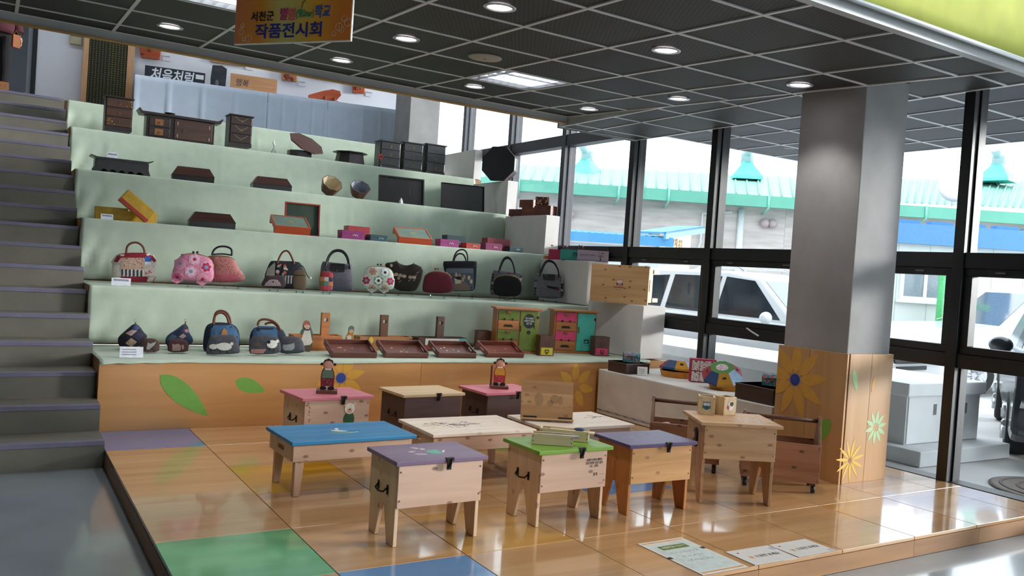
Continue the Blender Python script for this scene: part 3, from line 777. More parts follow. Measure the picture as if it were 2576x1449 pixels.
P_ = [(2.401, 3.825), (2.635, 3.923), (2.761, 3.962), (2.875, 3.949), (2.898, 3.887), (2.835, 3.805), (2.758, 3.754), (2.783, 3.733), (2.968, 3.767), (2.979, 3.711), (2.826, 3.695), (2.599, 3.708), (2.424, 3.716)]
zmin = min(p[1] for p in P_); P_ = [(p[0], p[1] - zmin + TT) for p in P_]
wallpiece('wood_carving', 'curved reddish carving of faces lying on the white upper table', P_, .55, .06, red_wood, relief(9, 9, .22, .16, dk, .06))
for k, (s, z, lb) in enumerate(((0.365, 4.051) + ('under the root carving',), (1.536, 4.093) + ('beside the tan framed panel',), (2.332, 3.956) + ('beside the square carved block',), (3.382, 3.943) + ('beside the small red plank',))):
    o = MB().box(-.055, .055, -.004, 0, -.04, .04).build('caption_card', mat('d9dce2', .7, key='card'), None, loc=tuple(wpos(s, .775, z)), rot=(0, 0, WR))
    tag(o, 'small white caption card on the wall ' + lb, 'card', 'caption cards on the white wall')
    MB().box(-.045, .045, -.0055, -.004, .018, .03).build('print', mat('8a8f98', .7, key='card_print'), o)
# tall framed calligraphy leaning at the left of the table
Fp = [(-0.69, 3.284), (-0.061, 3.344), (-0.735, 4.182), (-0.052, 4.165), (-0.617, 3.336), (-0.139, 3.394)]
fw = .62; fz = 2.93; fh = 1.25; fs_ = -0.697 + .31
q = wroot('framed_calligraphy', 'tall black calligraphy panel with gold characters in a pale wood frame', 'picture', fs_, .66, 2.914); q.rotation_euler = (math.radians(-3), 0, WR)
fm_ = wood('d9ac82', 'c99a70', 'z', key='pale_frame')
for x0, x1, z0, z1 in ((-.33, -.26, 0, 1.5), (.24, .33, 0, 1.5), (-.26, .24, 0, .075), (-.26, .24, 1.43, 1.5)): box('frame', fm_, q, x0, x1, -.03, 0, z0, z1, bevel=.003)
box('panel', mat('17160f', .5, var=.1, key='black_panel'), q, -.26, .24, -.012, -.004, .075, 1.43)
gold = mat('8d8a34', .5, .3, key='gold_paint')
for c in range(12):
    b = MB(); rr = random.Random(c); x = -.243 + .0405 * c if c < 6 else -.235 + .0405 * c; sm = .009 if c < 6 else .013
    for k in range(40):
        z = .13 + k * .0316
        b.box(x - sm, x + sm * rr.uniform(.4, 1), -.0145, -.012, z, z + .006); b.box(x - sm * .3, x + sm * .3, -.0145, -.012, z - .008, z + .012 * rr.uniform(.5, 1))
    o = b.build('character_column', gold, q); o['kind'] = 'stuff'
# electric boxes on the wall
for k, (p, lb) in enumerate((((-0.823, 4.164), 'larger beige electric box on the white wall'), ((-0.704, 4.167), 'narrow beige electric box close to the calligraphy frame'))):
    w = .075 if k == 0 else .03
    q = wroot('electric_box', lb, 'electric box', p[0], .775, p[1])
    box('case', mat('b7ad90', .6, key='beige_plastic'), q, -w, w, -.04, 0, -.11, .12, bevel=.006); box('window', mat('59646c', .3, key='box_window'), q, -w * .85, w * .85, -.043, -.04, .0, .1)
# boxes stacked at the head of the stairs
for k, (x, w, h, z, c, lb) in enumerate(((-.72, .34, .09, 2.93, 'c07a2c', 'flat orange cardboard box at the head of the stairs'), (-.70, .3, .12, 3.025, '8a5a36', 'brown cardboard box on top of the orange one'))):
    q = root('cardboard_box', lb, 'box', (x, 6.35, z), .1, 'boxes at the head of the stairs')
    box('body', mat(c, .8, var=.05, key='cardboard'), q, -w / 2, w / 2, 0, .25, 0, h); box('tape', mat('c9a56a', .4, key='tape'), q, -w / 2 - .001, w / 2 + .001, .11, .14, h, h + .001)
    scribble(q, 0, h / 2, w * .6, .03, mat('3a2c20', .8, key='box_print'), 0.)

# hanging orange sign
sg = root('hanging_sign', 'orange and yellow hanging sign with blue lettering under the grid ceiling', 'sign', (0.304, -2.361, 2.108), 0)
SGC = (0.304, -2.361, 2.108); sa = (0.136, -2.127, 2.113); sb = (0.471, -2.548, 2.111)
sg.rotation_euler = (0, 0, math.atan2(sb[1] - sa[1], sb[0] - sa[0])); sw = math.hypot(sb[0] - sa[0], sb[1] - sa[1])
def sign_mat():
    m = bpy.data.materials.new('mat_sign_print'); m.use_nodes = True; nt = m.node_tree; N = nt.nodes; L = nt.links; b = N['Principled BSDF']; b.inputs['Roughness'].default_value = .45
    tc = N.new('ShaderNodeTexCoord'); sx = N.new('ShaderNodeSeparateXYZ'); L.new(tc.outputs['Object'], sx.inputs[0])
    nz = N.new('ShaderNodeTexNoise'); nz.inputs['Scale'].default_value = 6; L.new(tc.outputs['Object'], nz.inputs['Vector'])
    a = N.new('ShaderNodeMath'); a.operation = 'MULTIPLY_ADD'; a.inputs[1].default_value = 1 / sw; a.inputs[2].default_value = .45; L.new(sx.outputs[0], a.inputs[0])
    n2 = N.new('ShaderNodeMath'); n2.operation = 'MULTIPLY_ADD'; n2.inputs[1].default_value = .1; L.new(nz.outputs[0], n2.inputs[0]); L.new(a.outputs[0], n2.inputs[2])
    r = N.new('ShaderNodeValToRGB'); e = r.color_ramp.elements; e[0].color = (*lin('d9804f'), 1); e[1].color = (*lin('dd7a2c'), 1)
    for p, c in ((.22, 'e0902c'), (.42, 'cfc06a'), (.55, 'd2b557'), (.72, 'e6a22c'), (.88, 'dd7f30')): x = e.new(p); x.color = (*lin(c), 1)
    L.new(n2.outputs[0], r.inputs[0]); L.new(r.outputs[0], b.inputs['Base Color']); return m
shh = .34
box('board', mat('e9e6df', .5, key='sign_edge'), sg, -sw / 2, sw / 2, .001, .012, 0, shh, bevel=.001)
box('print', sign_mat(), sg, -sw / 2 + .003, sw / 2 - .003, -.0005, .001, .004, shh - .004)
blue = mat('252a86', .5, key='sign_blue')
PX = sw / 292.
text('lettering', '작품전시회', .062, blue, sg, (-.02 * sw, -.002, .045), width=sw * .57, bold=.0012)
text('lettering', '서천군', .042, mat('1c1a2a', .5, key='sign_black'), sg, (-.255 * sw, -.002, 0.106), width=sw * .20, bold=.0006)
text('lettering', '별', .052, mat('b8306e', .5, key='sign_magenta'), sg, (-.075 * sw, -.002, 0.110), width=sw * .065, shear=.15, bold=.001)
text('lettering', '별', .052, mat('cf5f62', .5, key='sign_pink'), sg, (-.005 * sw, -.002, 0.108), width=sw * .065, shear=.1, bold=.001)
text('lettering', '(뭣Star)', .036, mat('1e8a62', .5, key='sign_green'), sg, (.11 * sw, -.002, 0.111), width=sw * .15, bold=.0004)
text('lettering', '학교', .055, mat('2c4fa8', .5, key='sign_blue2'), sg, (.255 * sw, -.002, 0.114), width=sw * .125, shear=.12, bold=.001)
MB().ball((-.33 * sw, -.001, .2), (.012, .002, .012)).build('printed_leaf', mat('3f9a4a', .5, key='leaf_print'), sg)
MB().tube([(.08 * sw, -.001, .135), (.09 * sw, -.001, .155), (.12 * sw, -.001, .17)], .0018, 5).build('printed_stem', mat('4a4a20', .5, key='stem_print'), sg)
ic = mat('ecc9a4', .6, key='sign_icon')
for k, (a, z) in enumerate(((-.43, .075), (-.44, .05), (-.37, .022), (-.41, .02), (.44, .085), (.40, .055), (.36, .03), (.42, .045), (.47, .07))):
    b = MB(); r = .009 + .003 * (k % 3)
    pts = [(a * sw + r * math.cos(2 * PI * t / 10), -.0012, z + r * math.sin(2 * PI * t / 10)) for t in range(11)]
    b.tube(pts, .0009, 4); b.tube([(a * sw, -.0012, z - r), (a * sw, -.0012, z + r)], .0007, 4); b.build('printed_icon', ic, sg)
for x in (-sw * .4, sw * .4): MB().tube([(x, .006, shh), (x, .006, 2.62 - SGC[2])], .0012, 5).build('wire', mat('9a9da0', .4, .6, key='wire'), sg)

# person walking on the upper level, seen from below
def person():
    p = root('person', 'person in a maroon top and black trousers standing on the upper level', 'person', (-.70, 6.95, 2.916), .5)
    me = bpy.data.meshes.new('body')
    V = [(0, 0, .95), (0, 0, 1.12), (0, 0, 1.38), (0, -.01, 1.5), (0, -.02, 1.62), (0, -.02, 1.72),
         (.09, 0, .9), (.1, -.02, .5), (.1, .02, .08), (.1, -.12, .03), (-.09, 0, .9), (-.12, .05, .5), (-.12, .12, .08), (-.12, -.02, .03),
         (.17, 0, 1.42), (.23, .02, 1.15), (.24, -.07, .9), (-.17, 0, 1.42), (-.23, .03, 1.15), (-.23, -.03, .9)]
    E_ = [(0, 1), (1, 2), (2, 3), (3, 4), (4, 5), (0, 6), (6, 7), (7, 8), (8, 9), (0, 10), (10, 11), (11, 12), (12, 13), (2, 14), (14, 15), (15, 16), (2, 17), (17, 18), (18, 19)]
    R_ = [.15, .14, .15, .06, .085, .08, .1, .07, .05, .045, .1, .07, .05, .045, .07, .05, .035, .07, .05, .035]
    me.from_pydata(V, E_, []); o = bpy.data.objects.new('body', me); COL.objects.link(o); o.parent = p
    sk = o.modifiers.new('skin', 'SKIN')
    for v, r in zip(me.skin_vertices[0].data, R_): v.radius = (r, r)
    me.skin_vertices[0].data[0].use_root = True
    o.modifiers.new('smooth', 'SUBSURF').levels = 2; o.modifiers['smooth'].render_levels = 2
    me.materials.append(mat('141318', .9, key='black_trousers'))
    MB().lathe([(.17, .92), (.185, 1.0), (.18, 1.2), (.19, 1.38), (.11, 1.47), (.07, 1.49)], 20).build('maroon_top', mat('4a1d28', .9, var=.08, key='maroon_knit'), p)
    for q_ in ([(.17, 0, 1.42), (.23, .02, 1.15), (.24, -.05, .97)], [(-.17, 0, 1.42), (-.23, .03, 1.15), (-.23, -.02, .97)]):
        MB().tube(q_, [.085, .068, .055], 12).build('sleeve', mat('4a1d28', .9, var=.08, key='maroon_knit'), p)
    skin = mat('c99478', .6, key='skin'); hd = MB(); hd.ball((0, -.03, 1.66), (.078, .095, .115), 16, 12); hd.ball((0, -.125, 1.65), (.012, .02, .02), 8, 6)
    for s in (-1, 1): hd.ball((s * .08, -.02, 1.65), (.012, .02, .03), 8, 6)
    hd.build('head', skin, p)
    [MB().ball((s * .03, -.118, 1.67), .008, 8, 6).build('eye', mat('201510', .3, key='eye'), p) for s in (-1, 1)]
    MB().ball((0, -.112, 1.6), (.022, .012, .006), 8, 6).build('mouth', mat('9a4a44', .5, key='lip'), p)
    hr = MB(); hr.ball((0, .0, 1.7), (.088, .1, .1), 16, 10); hr.build('hair', mat('15110f', .7, key='hair'), p)
    for s in (-1, 1):
        h = MB(); c = Vector((.24 * s, -.08 if s > 0 else -.04, .88)); h.ball(c, (.022, .035, .045), 10, 8)
        for k in range(4): h.tube([c + Vector((0, -.025 + .016 * k, -.035)), c + Vector((-.004 * s, -.03 + .016 * k, -.065)), c + Vector((-.016 * s, -.028 + .016 * k, -.085 + .004 * abs(k - 1)))], .008, 6)
        h.tube([c + Vector((0, -.03, .0)), c + Vector((-.012 * s, -.05, -.02)), c + Vector((-.02 * s, -.052, -.045))], .009, 6); h.build('hand', skin, p)
    bg = root('paper_bag', 'orange paper bag held by the person on the upper level', 'bag', (-.50, 6.8, 3.66), .5)
    box('body', mat('8a4a20', .7, key='orange_paper'), bg, -.045, .045, -.02, .02, 0, .16); MB().tube([(-.03, 0, .16), (0, 0, .22), (.03, 0, .16)], .004, 6).build('handle', mat('8a4a1a', .7, key='bag_cord'), bg)
person()

# added fill lamps, out of view overhead, to brighten the upper level
for k, (x, y) in enumerate(((0., 6.6), (2.4, 6.4), (-2.4, 7.), (0., 3.6), (2.6, 3.6))):
    q = root('added_fill_lamp', ['added unseen fill lamp over the calligraphy frame', 'added unseen fill lamp over the upper table', 'added unseen fill lamp over the landing', 'added unseen fill lamp over the upper steps', 'added unseen fill lamp over the fourth tier'][k], 'ceiling lamp', (x, y, 5.9), group='added fill lamps on the high ceiling')
    box('housing', mat('e6e8ea', .4, var=0, key='added_lamp_housing'), q, -.62, .62, -.16, .16, -.08, 0); box('diffuser', mat('f6f8ff', .5, var=0, emit=6., key='added_lamp_panel'), q, -.6, .6, -.14, .14, -.084, -.08)
    al = bpy.data.lights.new('added_fill_light', 'AREA'); al.shape = 'RECTANGLE'; al.size = 1.2; al.size_y = .28; al.energy = 9; al.color = (.86, .92, 1)
    ao = bpy.data.objects.new('added_fill_light', al); COL.objects.link(ao); ao.parent = q; ao.location = (0, 0, -.09)

# ---------------------------------------------------------------- things on the tiers
CAMXY = (-.658, -5.67)
def facing(x, y, k=.85): return -math.atan2(x - CAMXY[0], y - CAMXY[1]) * k
dark = wood('31201b', '231512', 'x', rough=.35, key='dark_lacquer', grain=.8)
darkz = wood('2a1d1a', '1e1312', 'z', rough=.4, key='dark_lacquer_side', grain=.8)
black_l = mat('1a1817', .3, var=.1, scale=10, key='black_lacquer')
brass = mat('8f7a4a', .35, .8, key='old_brass')
def ring_pull(parent, x, z, y, r=.012):
    pts = [(x + r * math.cos(2 * PI * k / 12), y - .003, z - r * .7 + r * math.sin(2 * PI * k / 12)) for k in range(13)]
    b = MB(); b.tube(pts, .0022, 6, cap=False); b.ball((x, y - .003, z + r * .3), .005, 8, 6); return b.build('ring_pull', brass, parent)
def chest(label, b, d, rows, front, side, ornament=None, group=None, over=.012, base=.04, rz=0.):
    x, y, z, w, h = b
    t = root('drawer_chest', label, 'chest', (x, y, z), rz, group)
    box('case', side, t, -w / 2, w / 2, .012, d, .0, h - .012, bevel=.002)
    box('top', side, t, -w / 2 - over, w / 2 + over, -over * .6, d + .005, h - .012, h + .004, bevel=.002)
    box('plinth', side, t, -w / 2, w / 2, .0, .012, 0, base)
    hh = (h - .012 - base) / rows
    for k in range(rows):
        z0 = base + k * hh
        dr = box('drawer', front, t, -w / 2 + .01, w / 2 - .01, 0, .02, z0 + .005, z0 + hh - .006, bevel=.003)
        ring_pull(dr, 0, z0 + hh * .5, 0.)
        if ornament: ornament(dr, k, w, z0, hh)
    return t
def gold_spray(dr, k, w, z0, hh):
    r = random.Random(k * 7 + 1); c = mat('7d5a26', .5, .2, var=.15, scale=60, key='gilt_print'); sx = (w * .28 if k == 2 else -w * .25)
    if k == 1: return
    for i in range(9): MB().ball((sx + r.uniform(-.045, .045), -.001, z0 + hh * .5 + r.uniform(-.03, .03)), (r.uniform(.006, .014), .0015, r.uniform(.006, .014)), 8, 4).build('gilt_flower', c, dr)
def vee(dr, k, w, z0, hh):
    c = mat('8a7a66', .4, .5, key='inlay')
    for s in (-1, 1):
        for i in range(5):
            t_ = i / 4; MB().ball((s * (.01 + .06 * t_), -.001, z0 + hh * (.42 + .4 * t_)), (.008, .0015, .005), 8, 4).build('inlay_leaf', c, dr)
chest('tall dark chest with three gilt flowered drawers before the calligraphy frame', (0.494, 4.7, 2.539, 0.278, 0.368), .2, 3, wood('4c2e1c', '351f14', 'x', key='burl', grain=.7), darkz, gold_spray)
chest('small dark chest with three drawers inlaid with leafy V shapes', (1.829, 4.7, 2.539, 0.267, 0.373), .22, 3, dark, darkz, vee)
CH = [(3.768, 4.7, 2.521, 0.288, 0.345), (4.096, 4.7, 2.528, 0.301, 0.363), (4.437, 4.7, 2.525, 0.313, 0.387)]
for i, b in enumerate(CH):
    chest(['black three-drawer chest beside the red flower vase', 'black three-drawer chest in the middle of three', 'black three-drawer chest next to the white draped block'][i], (b[0], b[1], 2.5, CH[0][3], b[2] + b[4] - 2.5), .2, 3, black_l, black_l, None, 'three black chests on the fifth tier')
# long low cabinet with upturned top
x, y, z, w, h = (1.157, 4.72, 2.542, 0.748, 0.228)
t = root('low_cabinet', 'long dark brown cabinet with upturned scroll top and brass plates', 'cabinet', (x, y, 2.5)); h = z + h - 2.5
box('case', dark, t, -w / 2, w / 2, .012, .2, .012, h, bevel=.002); box('plinth', darkz, t, -w / 2 + .01, w / 2 - .01, .0, .2, 0, .03)
tp = [(-w / 2 - .09, .055), (-w / 2 - .075, .062), (-w / 2 - .05, .03), (w / 2 + .05, .03), (w / 2 + .075, .062), (w / 2 + .09, .055), (w / 2 + .06, .0), (-w / 2 - .06, .0)]
MB().prism([(a, h + c) for a, c in tp], -.02, .21).build('scroll_top', dark, t, bevel=.003)
for k in (0, 1):
    dr = box('drawer', dark, t, -w / 2 + .03, -w / 2 + .25, -.002, .02, .035 + k * (h - .05) / 2, .035 + (k + 1) * (h - .05) / 2 - .012, bevel=.002)
    zc = .035 + (k + .46) * (h - .05) / 2
    box('plate', mat('8a5a35', .4, .3, var=.15, scale=40, key='copper_plate'), dr, -w / 2 + .09, -w / 2 + .18, -.005, -.002, zc - .035, zc + .035); ring_pull(dr, -w / 2 + .135, zc, -.005)
dr = box('door', wood('452b20', '301d16', 'x', key='door_panel'), t, -w / 2 + .30, w / 2 - .03, -.002, .02, .035, h - .012, bevel=.003)
for zz in (.07, h - .06):
    for xx in (-w / 2 + .335, w / 2 - .06): box('hinge', mat('9a8a78', .4, .6, key='hinge_metal'), dr, xx - .006, xx + .006, -.005, -.002, zz - .02, zz + .02)
ring_pull(dr, .03, h * .52, -.002, .014)
t = root('small_dish', 'small dark pointed dish on the long brown cabinet', 'dish', (x - .12, y + .08, 2.5 + h + .0305))
MB().lathe([(.02, 0), (.035, .004), (.062, .026), (.058, .027), (.03, .008), (.004, .006)], 8, smooth=False).build('bowl', mat('3b342c', .4, key='dish_glaze'), t)
# vases with flowers
def vase(label, loc, body_m, flower_m, n, seed, hh=.06, glassy=False):
    t = root('flower_vase', label, 'vase', loc)
    MB().lathe([(.022, 0), (.026, .01), (.024, .03), (.012, hh - .01), (.014, hh)], 14).build('vase', body_m, t)
    r = random.Random(seed)
    for k in range(n):
        a, ht = r.uniform(0, 2 * PI), r.uniform(.05, .12); tip = (math.cos(a) * .035 * r.random(), math.sin(a) * .03 * r.random(), hh + ht)
        st = MB().tube([(0, 0, hh - .01), tip], .0015, 5).build('stem', mat('4c5a2a', .7, key='stem'), t)
        MB().ball(tip, (.013, .013, .011), 8, 6).build('bloom', flower_m, st)
vase('clear glass vase holding one white flower on the fifth tier', (2.218, 4.66) + (2.498,), glass((.9, .95, .95), .1, key='clear_glass'), mat('efeee4', .8, key='white_petal'), 3, 3)
vase('small dark vase of red flowers beside the black chests', (3.601, 4.64) + (2.498,), mat('20242a', .3, key='dark_vase'), mat('d8363c', .7, key='red_petal'), 12, 5, .05)
# octagonal pieces of the fifth tier
def octbox(t, r0, r1, h, m, name='body', wall=None, inner=None, z=0., a0=PI / 8):
    if wall:
        n = 8; vs = []; fs = []
        for rr, zz in ((r0, z), (r1, z + h), (r1 - wall, z + h), (r0 - wall, z + wall)):
            vs += [(rr * math.cos(a0 + 2 * PI * k / n), rr * math.sin(a0 + 2 * PI * k / n), zz) for k in range(n)]
        fs.append(tuple(reversed(range(n))))
        for k in range(n): fs.append((k, (k + 1) % n, n + (k + 1) % n, n + k)); fs.append((n + k, n + (k + 1) % n, 2 * n + (k + 1) % n, 2 * n + k))
        o = MB().add(vs, fs).build(name, m, t)
        vi = vs[2 * n:]; fi = [(k, (k + 1) % n, n + (k + 1) % n, n + k) for k in range(n)] + [tuple(range(n, 2 * n))]
        MB().add(vi, fi).build('lining', inner or m, t); return o
    return MB().lathe([(r0, z), (r1, z + h)], 8, smooth=False, a0=a0).build(name, m, t)
brown_w = wood('4c3028', '3a221c', 'x', rough=.4, key='brown_stain', grain=.8)
t = root('octagonal_box', 'dark octagonal box with its wide brown lid leaning on it', 'box', (2.577, 4.78) + (2.501,))
octbox(t, .15, .15, .085, black_l)
ld = MB().lathe([(.20, 0), (.205, .006), (.2, .016), (.08, .018)], 8, smooth=False, a0=PI / 8).build('lid', brown_w, t); ld.location = (.08, -.0, .185); ld.rotation_euler = (math.radians(34), math.radians(16), 0); ld.scale = (1.15, 1.15, 1)
t = root('octagonal_table', 'low dark octagonal table with flared sides on the fifth tier', 'table', (3.263, 4.84) + (2.501,))
octbox(t, .195, .17, .145, wood('3a2c2c', '262024', 'z', key='charcoal_wood')); MB().lathe([(.2, .145), (.225, .15), (.225, .16), (.1, .163)], 8, smooth=False, a0=PI / 8).build('top', black_l, t)
for p, lb in (((3.328, 4.6), 'white paper slip beside the octagonal table'), ((4.389, 4.6), 'white paper slip before the last black chest')):
    o = MB().box(-.07, .07, 0, .06, 0, .002).build('paper_slip', mat('e4e6e8', .8, key='paper'), None, loc=p + (2.5015,), rot=(.0, 0, -.1)); tag(o, lb, 'paper', 'paper slips on the fifth tier')
# fourth tier
x, y, z, w, h = (0.442, 3.72, 1.98, 0.474, 0.136)
t = root('scalloped_table', 'low black table with winged top and scalloped white edging', 'table', (x, y, 1.982)); h = z + h - 1.982
tw = 0.58 / 2
MB().prism([(-tw, h + .028), (-w / 2, h + .006), (-w / 2, h), (w / 2, h), (w / 2, h + .006), (tw, h + .028), (tw, h + .036), (w / 2, h + .02), (-w / 2, h + .02), (-tw, h + .036)], -.02, .2).build('wing_top', black_l, t)
sc_ = [(-w / 2 + .01, h), (-w / 2 - .035, 0), (-w / 2 + .02, 0)]
for k in range(5):
    for q in range(7): sc_.append((-w / 2 + .03 + (w - .06) * (k + q / 6) / 5, .012 + .028 * math.sin(PI * q / 6)))
sc_ += [(w / 2 - .02, 0), (w / 2 + .035, 0), (w / 2 - .01, h)]
MB().prism(sc_, 0, .015).build('apron', black_l, t); MB().prism([(-w / 2 + .01, h), (-w / 2 - .035, 0), (w / 2 + .035, 0), (w / 2 - .01, h)], .17, .185).build('apron', black_l, t)
for s in (-1, 1): MB().box(-.008, .008, .01, .18, 0, h).build('side', black_l, t, loc=(s * (w / 2 + .005), 0, 0))
o = MB().box(-.05, .05, -.003, 0, 0, .065).build('price_card', mat('dfe3ee', .7, key='card'), None, loc=(0.323, 4.2) + (2.18 - .06,)); o.location[1] = 3.8
o.location = (x - .09, y + .06, 1.982 + h + .021); tag(o, 'white price card standing on the low black scalloped table', 'card')
MB().box(-.04, .04, -.0042, -.003, .035, .05).build('print', mat('8a8f9c', .7, key='card_print'), o)
def chamfer_box(label, u, w, d, h, rz=0., lidm=None):
    t = root('lidded_box', label, 'box', u, rz, 'dark boxes with chamfered lids')
    box('body', black_l, t, -w / 2, w / 2, .0, d, 0, h * .42, bevel=.002)
    a, b2 = w / 2 + .005, .055; l = MB()
    l.add([(-a, -.005, h * .42), (a, -.005, h * .42), (a, d + .005, h * .42), (-a, d + .005, h * .42), (-a + b2, b2 * .8, h), (a - b2, b2 * .8, h), (a - b2, d - b2 * .8, h), (-a + b2, d - b2 * .8, h)],
          [(0, 3, 2, 1), (4, 5, 6, 7), (0, 1, 5, 4), (1, 2, 6, 5), (2, 3, 7, 6), (3, 0, 4, 7)]); l.build('lid', lidm or brown_w, t, bevel=.002); return t
def shelfxy(q, z): return (q[0], q[1], z)
chamfer_box('dark chamfered box beside the low black scalloped table', shelfxy((1.136, 3.74, 1.998), 1.982), .42, .24, .16, -.12)
chamfer_box('dark chamfered box beside the pale octagonal bowl', shelfxy((1.977, 3.74, 1.994), 1.982), .42, .24, .15, -.12)
chamfer_box('dark chamfered box on the third tier between yellow and orange boxes', shelfxy((1.148, 2.75, 1.504), 1.487), .42, .26, .15, -.12)
def oct_bowl(label, loc, r, h, inner, tilt):
    t = root('octagonal_bowl', label, 'bowl', loc, 0, 'octagonal bowls', rx=tilt[0], ry=tilt[1]); octbox(t, r * .72, r, h, wood('6e4636', '553328', 'z', key='bowl_wood'), wall=.008, inner=inner); return t
P1 = (2.643, 3.8, 2.01); s1 = 0.004612
t = oct_bowl('octagonal wooden bowl with cream printed lining tipped toward the viewer', (P1[0], 3.82, 2.056), .125, .13, print_mat('d9c9a8', ['8a6a4a'], 40, 'cream_print', .12), (math.radians(48), math.radians(8)))
P2 = (3.012, 3.8, 1.998)
t = oct_bowl('octagonal wooden bowl with grey woven lining tipped toward the viewer', (P2[0], 3.82, 2.05), .125, .12, mat('8f959f', .8, var=.12, scale=90, stretch=(1, 1, .1), key='grey_lining'), (math.radians(42), math.radians(-4)))
def tray_up(label, pts, y, depth=.03, m=black_l, rim=.018, panel=None, lean=.14, zz=1.982, name='upright_tray'):
    """flat tray standing on edge, leaning back"""
    w, h, x = pts; t = root(name, label, 'tray', (x, y, zz + .006), facing(x, y, .25), rx=0.); t.rotation_euler = (-lean, 0, facing(x, y, .25))
    b = MB(); b.box(-w / 2, w / 2, 0, depth, 0, rim); b.box(-w / 2, w / 2, 0, depth, h - rim, h); b.box(-w / 2, -w / 2 + rim, 0, depth, rim, h - rim); b.box(w / 2 - rim, w / 2, 0, depth, rim, h - rim)
    b.build('rim', m, t); box('panel', panel or m, t, -w / 2 + rim, w / 2 - rim, depth * .6, depth * .9, rim, h - rim); return t
b1 = (3.57, 3.8, 2.002, 0.578, 0.319); t = tray_up('black lacquer tray standing upright beside the bowls', (b1[3], b1[2] + b1[4] - 1.982, b1[0]), 3.80)
box('inlay_line', mat('6a665e', .4, .4, key='inlay'), t, b1[3] * .18, b1[3] * .18 + .003, .016, .018, .12, .22)
b2 = (4.421, 3.8, 1.992, 0.585, 0.332); t = tray_up('black lacquer panel standing upright near the draped block', (b2[3], b2[2] + b2[4] - 1.982, b2[0]), 3.80, rim=.005)
t = root('cone_ornament', 'tiny white cut ornament before the black upright tray', 'ornament', (3.489, 3.64) + (1.984,))
MB().lathe([(.03, 0), (.022, .02), (.028, .022), (.014, .045), (.018, .047), (.002, .07)], 6, smooth=False).build('cone', mat('d5d8de', .6, key='white_card'), t)
# third tier: yellow tissue boxes
yel = mat('c99f30', .6, var=.1, scale=14, key='yellow_paper'); yel2 = mat('d9b544', .6, var=.05, key='light_yellow'); redp = mat('a8332c', .6, key='red_paper')
def tissue(label, loc, w, d, h, rot, band=True):
    t = root('tissue_box', label, 'box', loc, group='yellow paper boxes'); t.rotation_euler = rot
    box('body', yel, t, -w / 2, w / 2, 0, d, 0, h, bevel=.002)
    if band: box('red_band', redp, t, -w / 2 - .001, w / 2 + .001, -.0012, .004, 0, .03)
    box('slot', mat('4a3a12', .8, key='slot'), t, -w * .35, w * .35, d * .45, d * .55, h, h + .001)
    box('end_face', yel2, t, w / 2, w / 2 + .0015, .004, d - .004, .03 if band else .004, h - .004); return t
Yb = (0.27, 2.8, 1.509, 0.266, 0.114)
tissue('yellow tissue box lying flat behind the tilted one', (Yb[0], 2.80, 1.487), Yb[3], .14, .12, (0, 0, 0), False)
Yc = (0.532, 2.74, 1.501, 0.254, 0.094)
tissue('orange yellow box end standing behind the tilted tissue box', (Yc[0], 2.84, 1.487), Yc[3], .12, .1, (0, 0, 0), False)
Yd = (0.445, 2.68, 1.522)
tissue('yellow tissue box with a red band leaning across two others', (Yd[0] - .02, 2.66, 1.583), .30, .13, .125, (0, math.radians(38), 0))
o = MB().box(-.05, .05, -.003, 0, 0, .05).build('price_card', mat('dfe3ee', .7, key='card'), None, loc=(0.213, 2.63) + (1.487,), rot=(-.2, 0, 0)); tag(o, 'white price card before the yellow tissue boxes', 'card')
MB().box(-.04, .04, -.0042, -.003, .028, .04).build('print', mat('8a8f9c', .7, key='card_print'), o)
# orange trays on feet
org = wood('c5542e', 'b04522', 'x', rough=.4, key='orange_paint'); sage = mat('6f8474', .6, var=.08, scale=8, key='sage_panel')
def orange_tray(label, loc, w, d, h, tilt, rz):
    t = root('orange_tray_table', label, 'tray table', loc, rz, 'orange tray tables'); t.rotation_euler = (tilt, 0, rz)
    box('rim', org, t, -w / 2, w / 2, 0, .014, 0, h, bevel=.002); box('rim', org, t, -w / 2, w / 2, d - .014, d, 0, h, bevel=.002)
    MB().prism([(.014, h), (d - .014, h), (d - .014, .0), (d * .85, .0), (d * .75, .03), (d * .25, .03), (d * .15, 0), (.014, 0)], -w / 2, -w / 2 + .014, axis='x').build('side', org, t); MB().prism([(.014, h), (d - .014, h), (d - .014, .0), (d * .85, .0), (d * .75, .03), (d * .25, .03), (d * .15, 0), (.014, 0)], w / 2 - .014, w / 2, axis='x').build('side', org, t)
    box('top_panel', sage, t, -w / 2 + .014, w / 2 - .014, .014, d - .014, h - .012, h - .004)
    MB().prism([(a, b + d * .5) for a, b in ngon(0, 0, .03, 16)], h - .004, h - .0035, axis='z').build('gilt_motif', mat('8a8a5a', .5, key='gilt_motif'), t); return t
Oa = (1.909, 2.72, 1.504, 0.357, 0.075); orange_tray('orange tray table with sage top tilted before a red frame', (Oa[0], 2.70, 1.487), Oa[3], .27, .085, math.radians(26), -.05)
Ob = (3.264, 2.72, 1.494, 0.383, 0.068); t = orange_tray('orange tray table with sage top tilted alone on the third tier', (Ob[0], 2.70, 1.487), Ob[3], .25, .075, math.radians(28), -.1)
Of = (2.112, 2.98, 1.509, 0.367, 0.321); t = tray_up('red framed dark green panel standing behind the orange tray', (Of[3], Of[2] + Of[4] - 1.487, Of[0]), 3.02, m=mat('a63a2a', .5, key='red_frame'), panel=mat('2f4436', .6, var=.1, scale=12, key='green_panel'), rim=.014, zz=1.487, lean=.1, name='framed_picture')
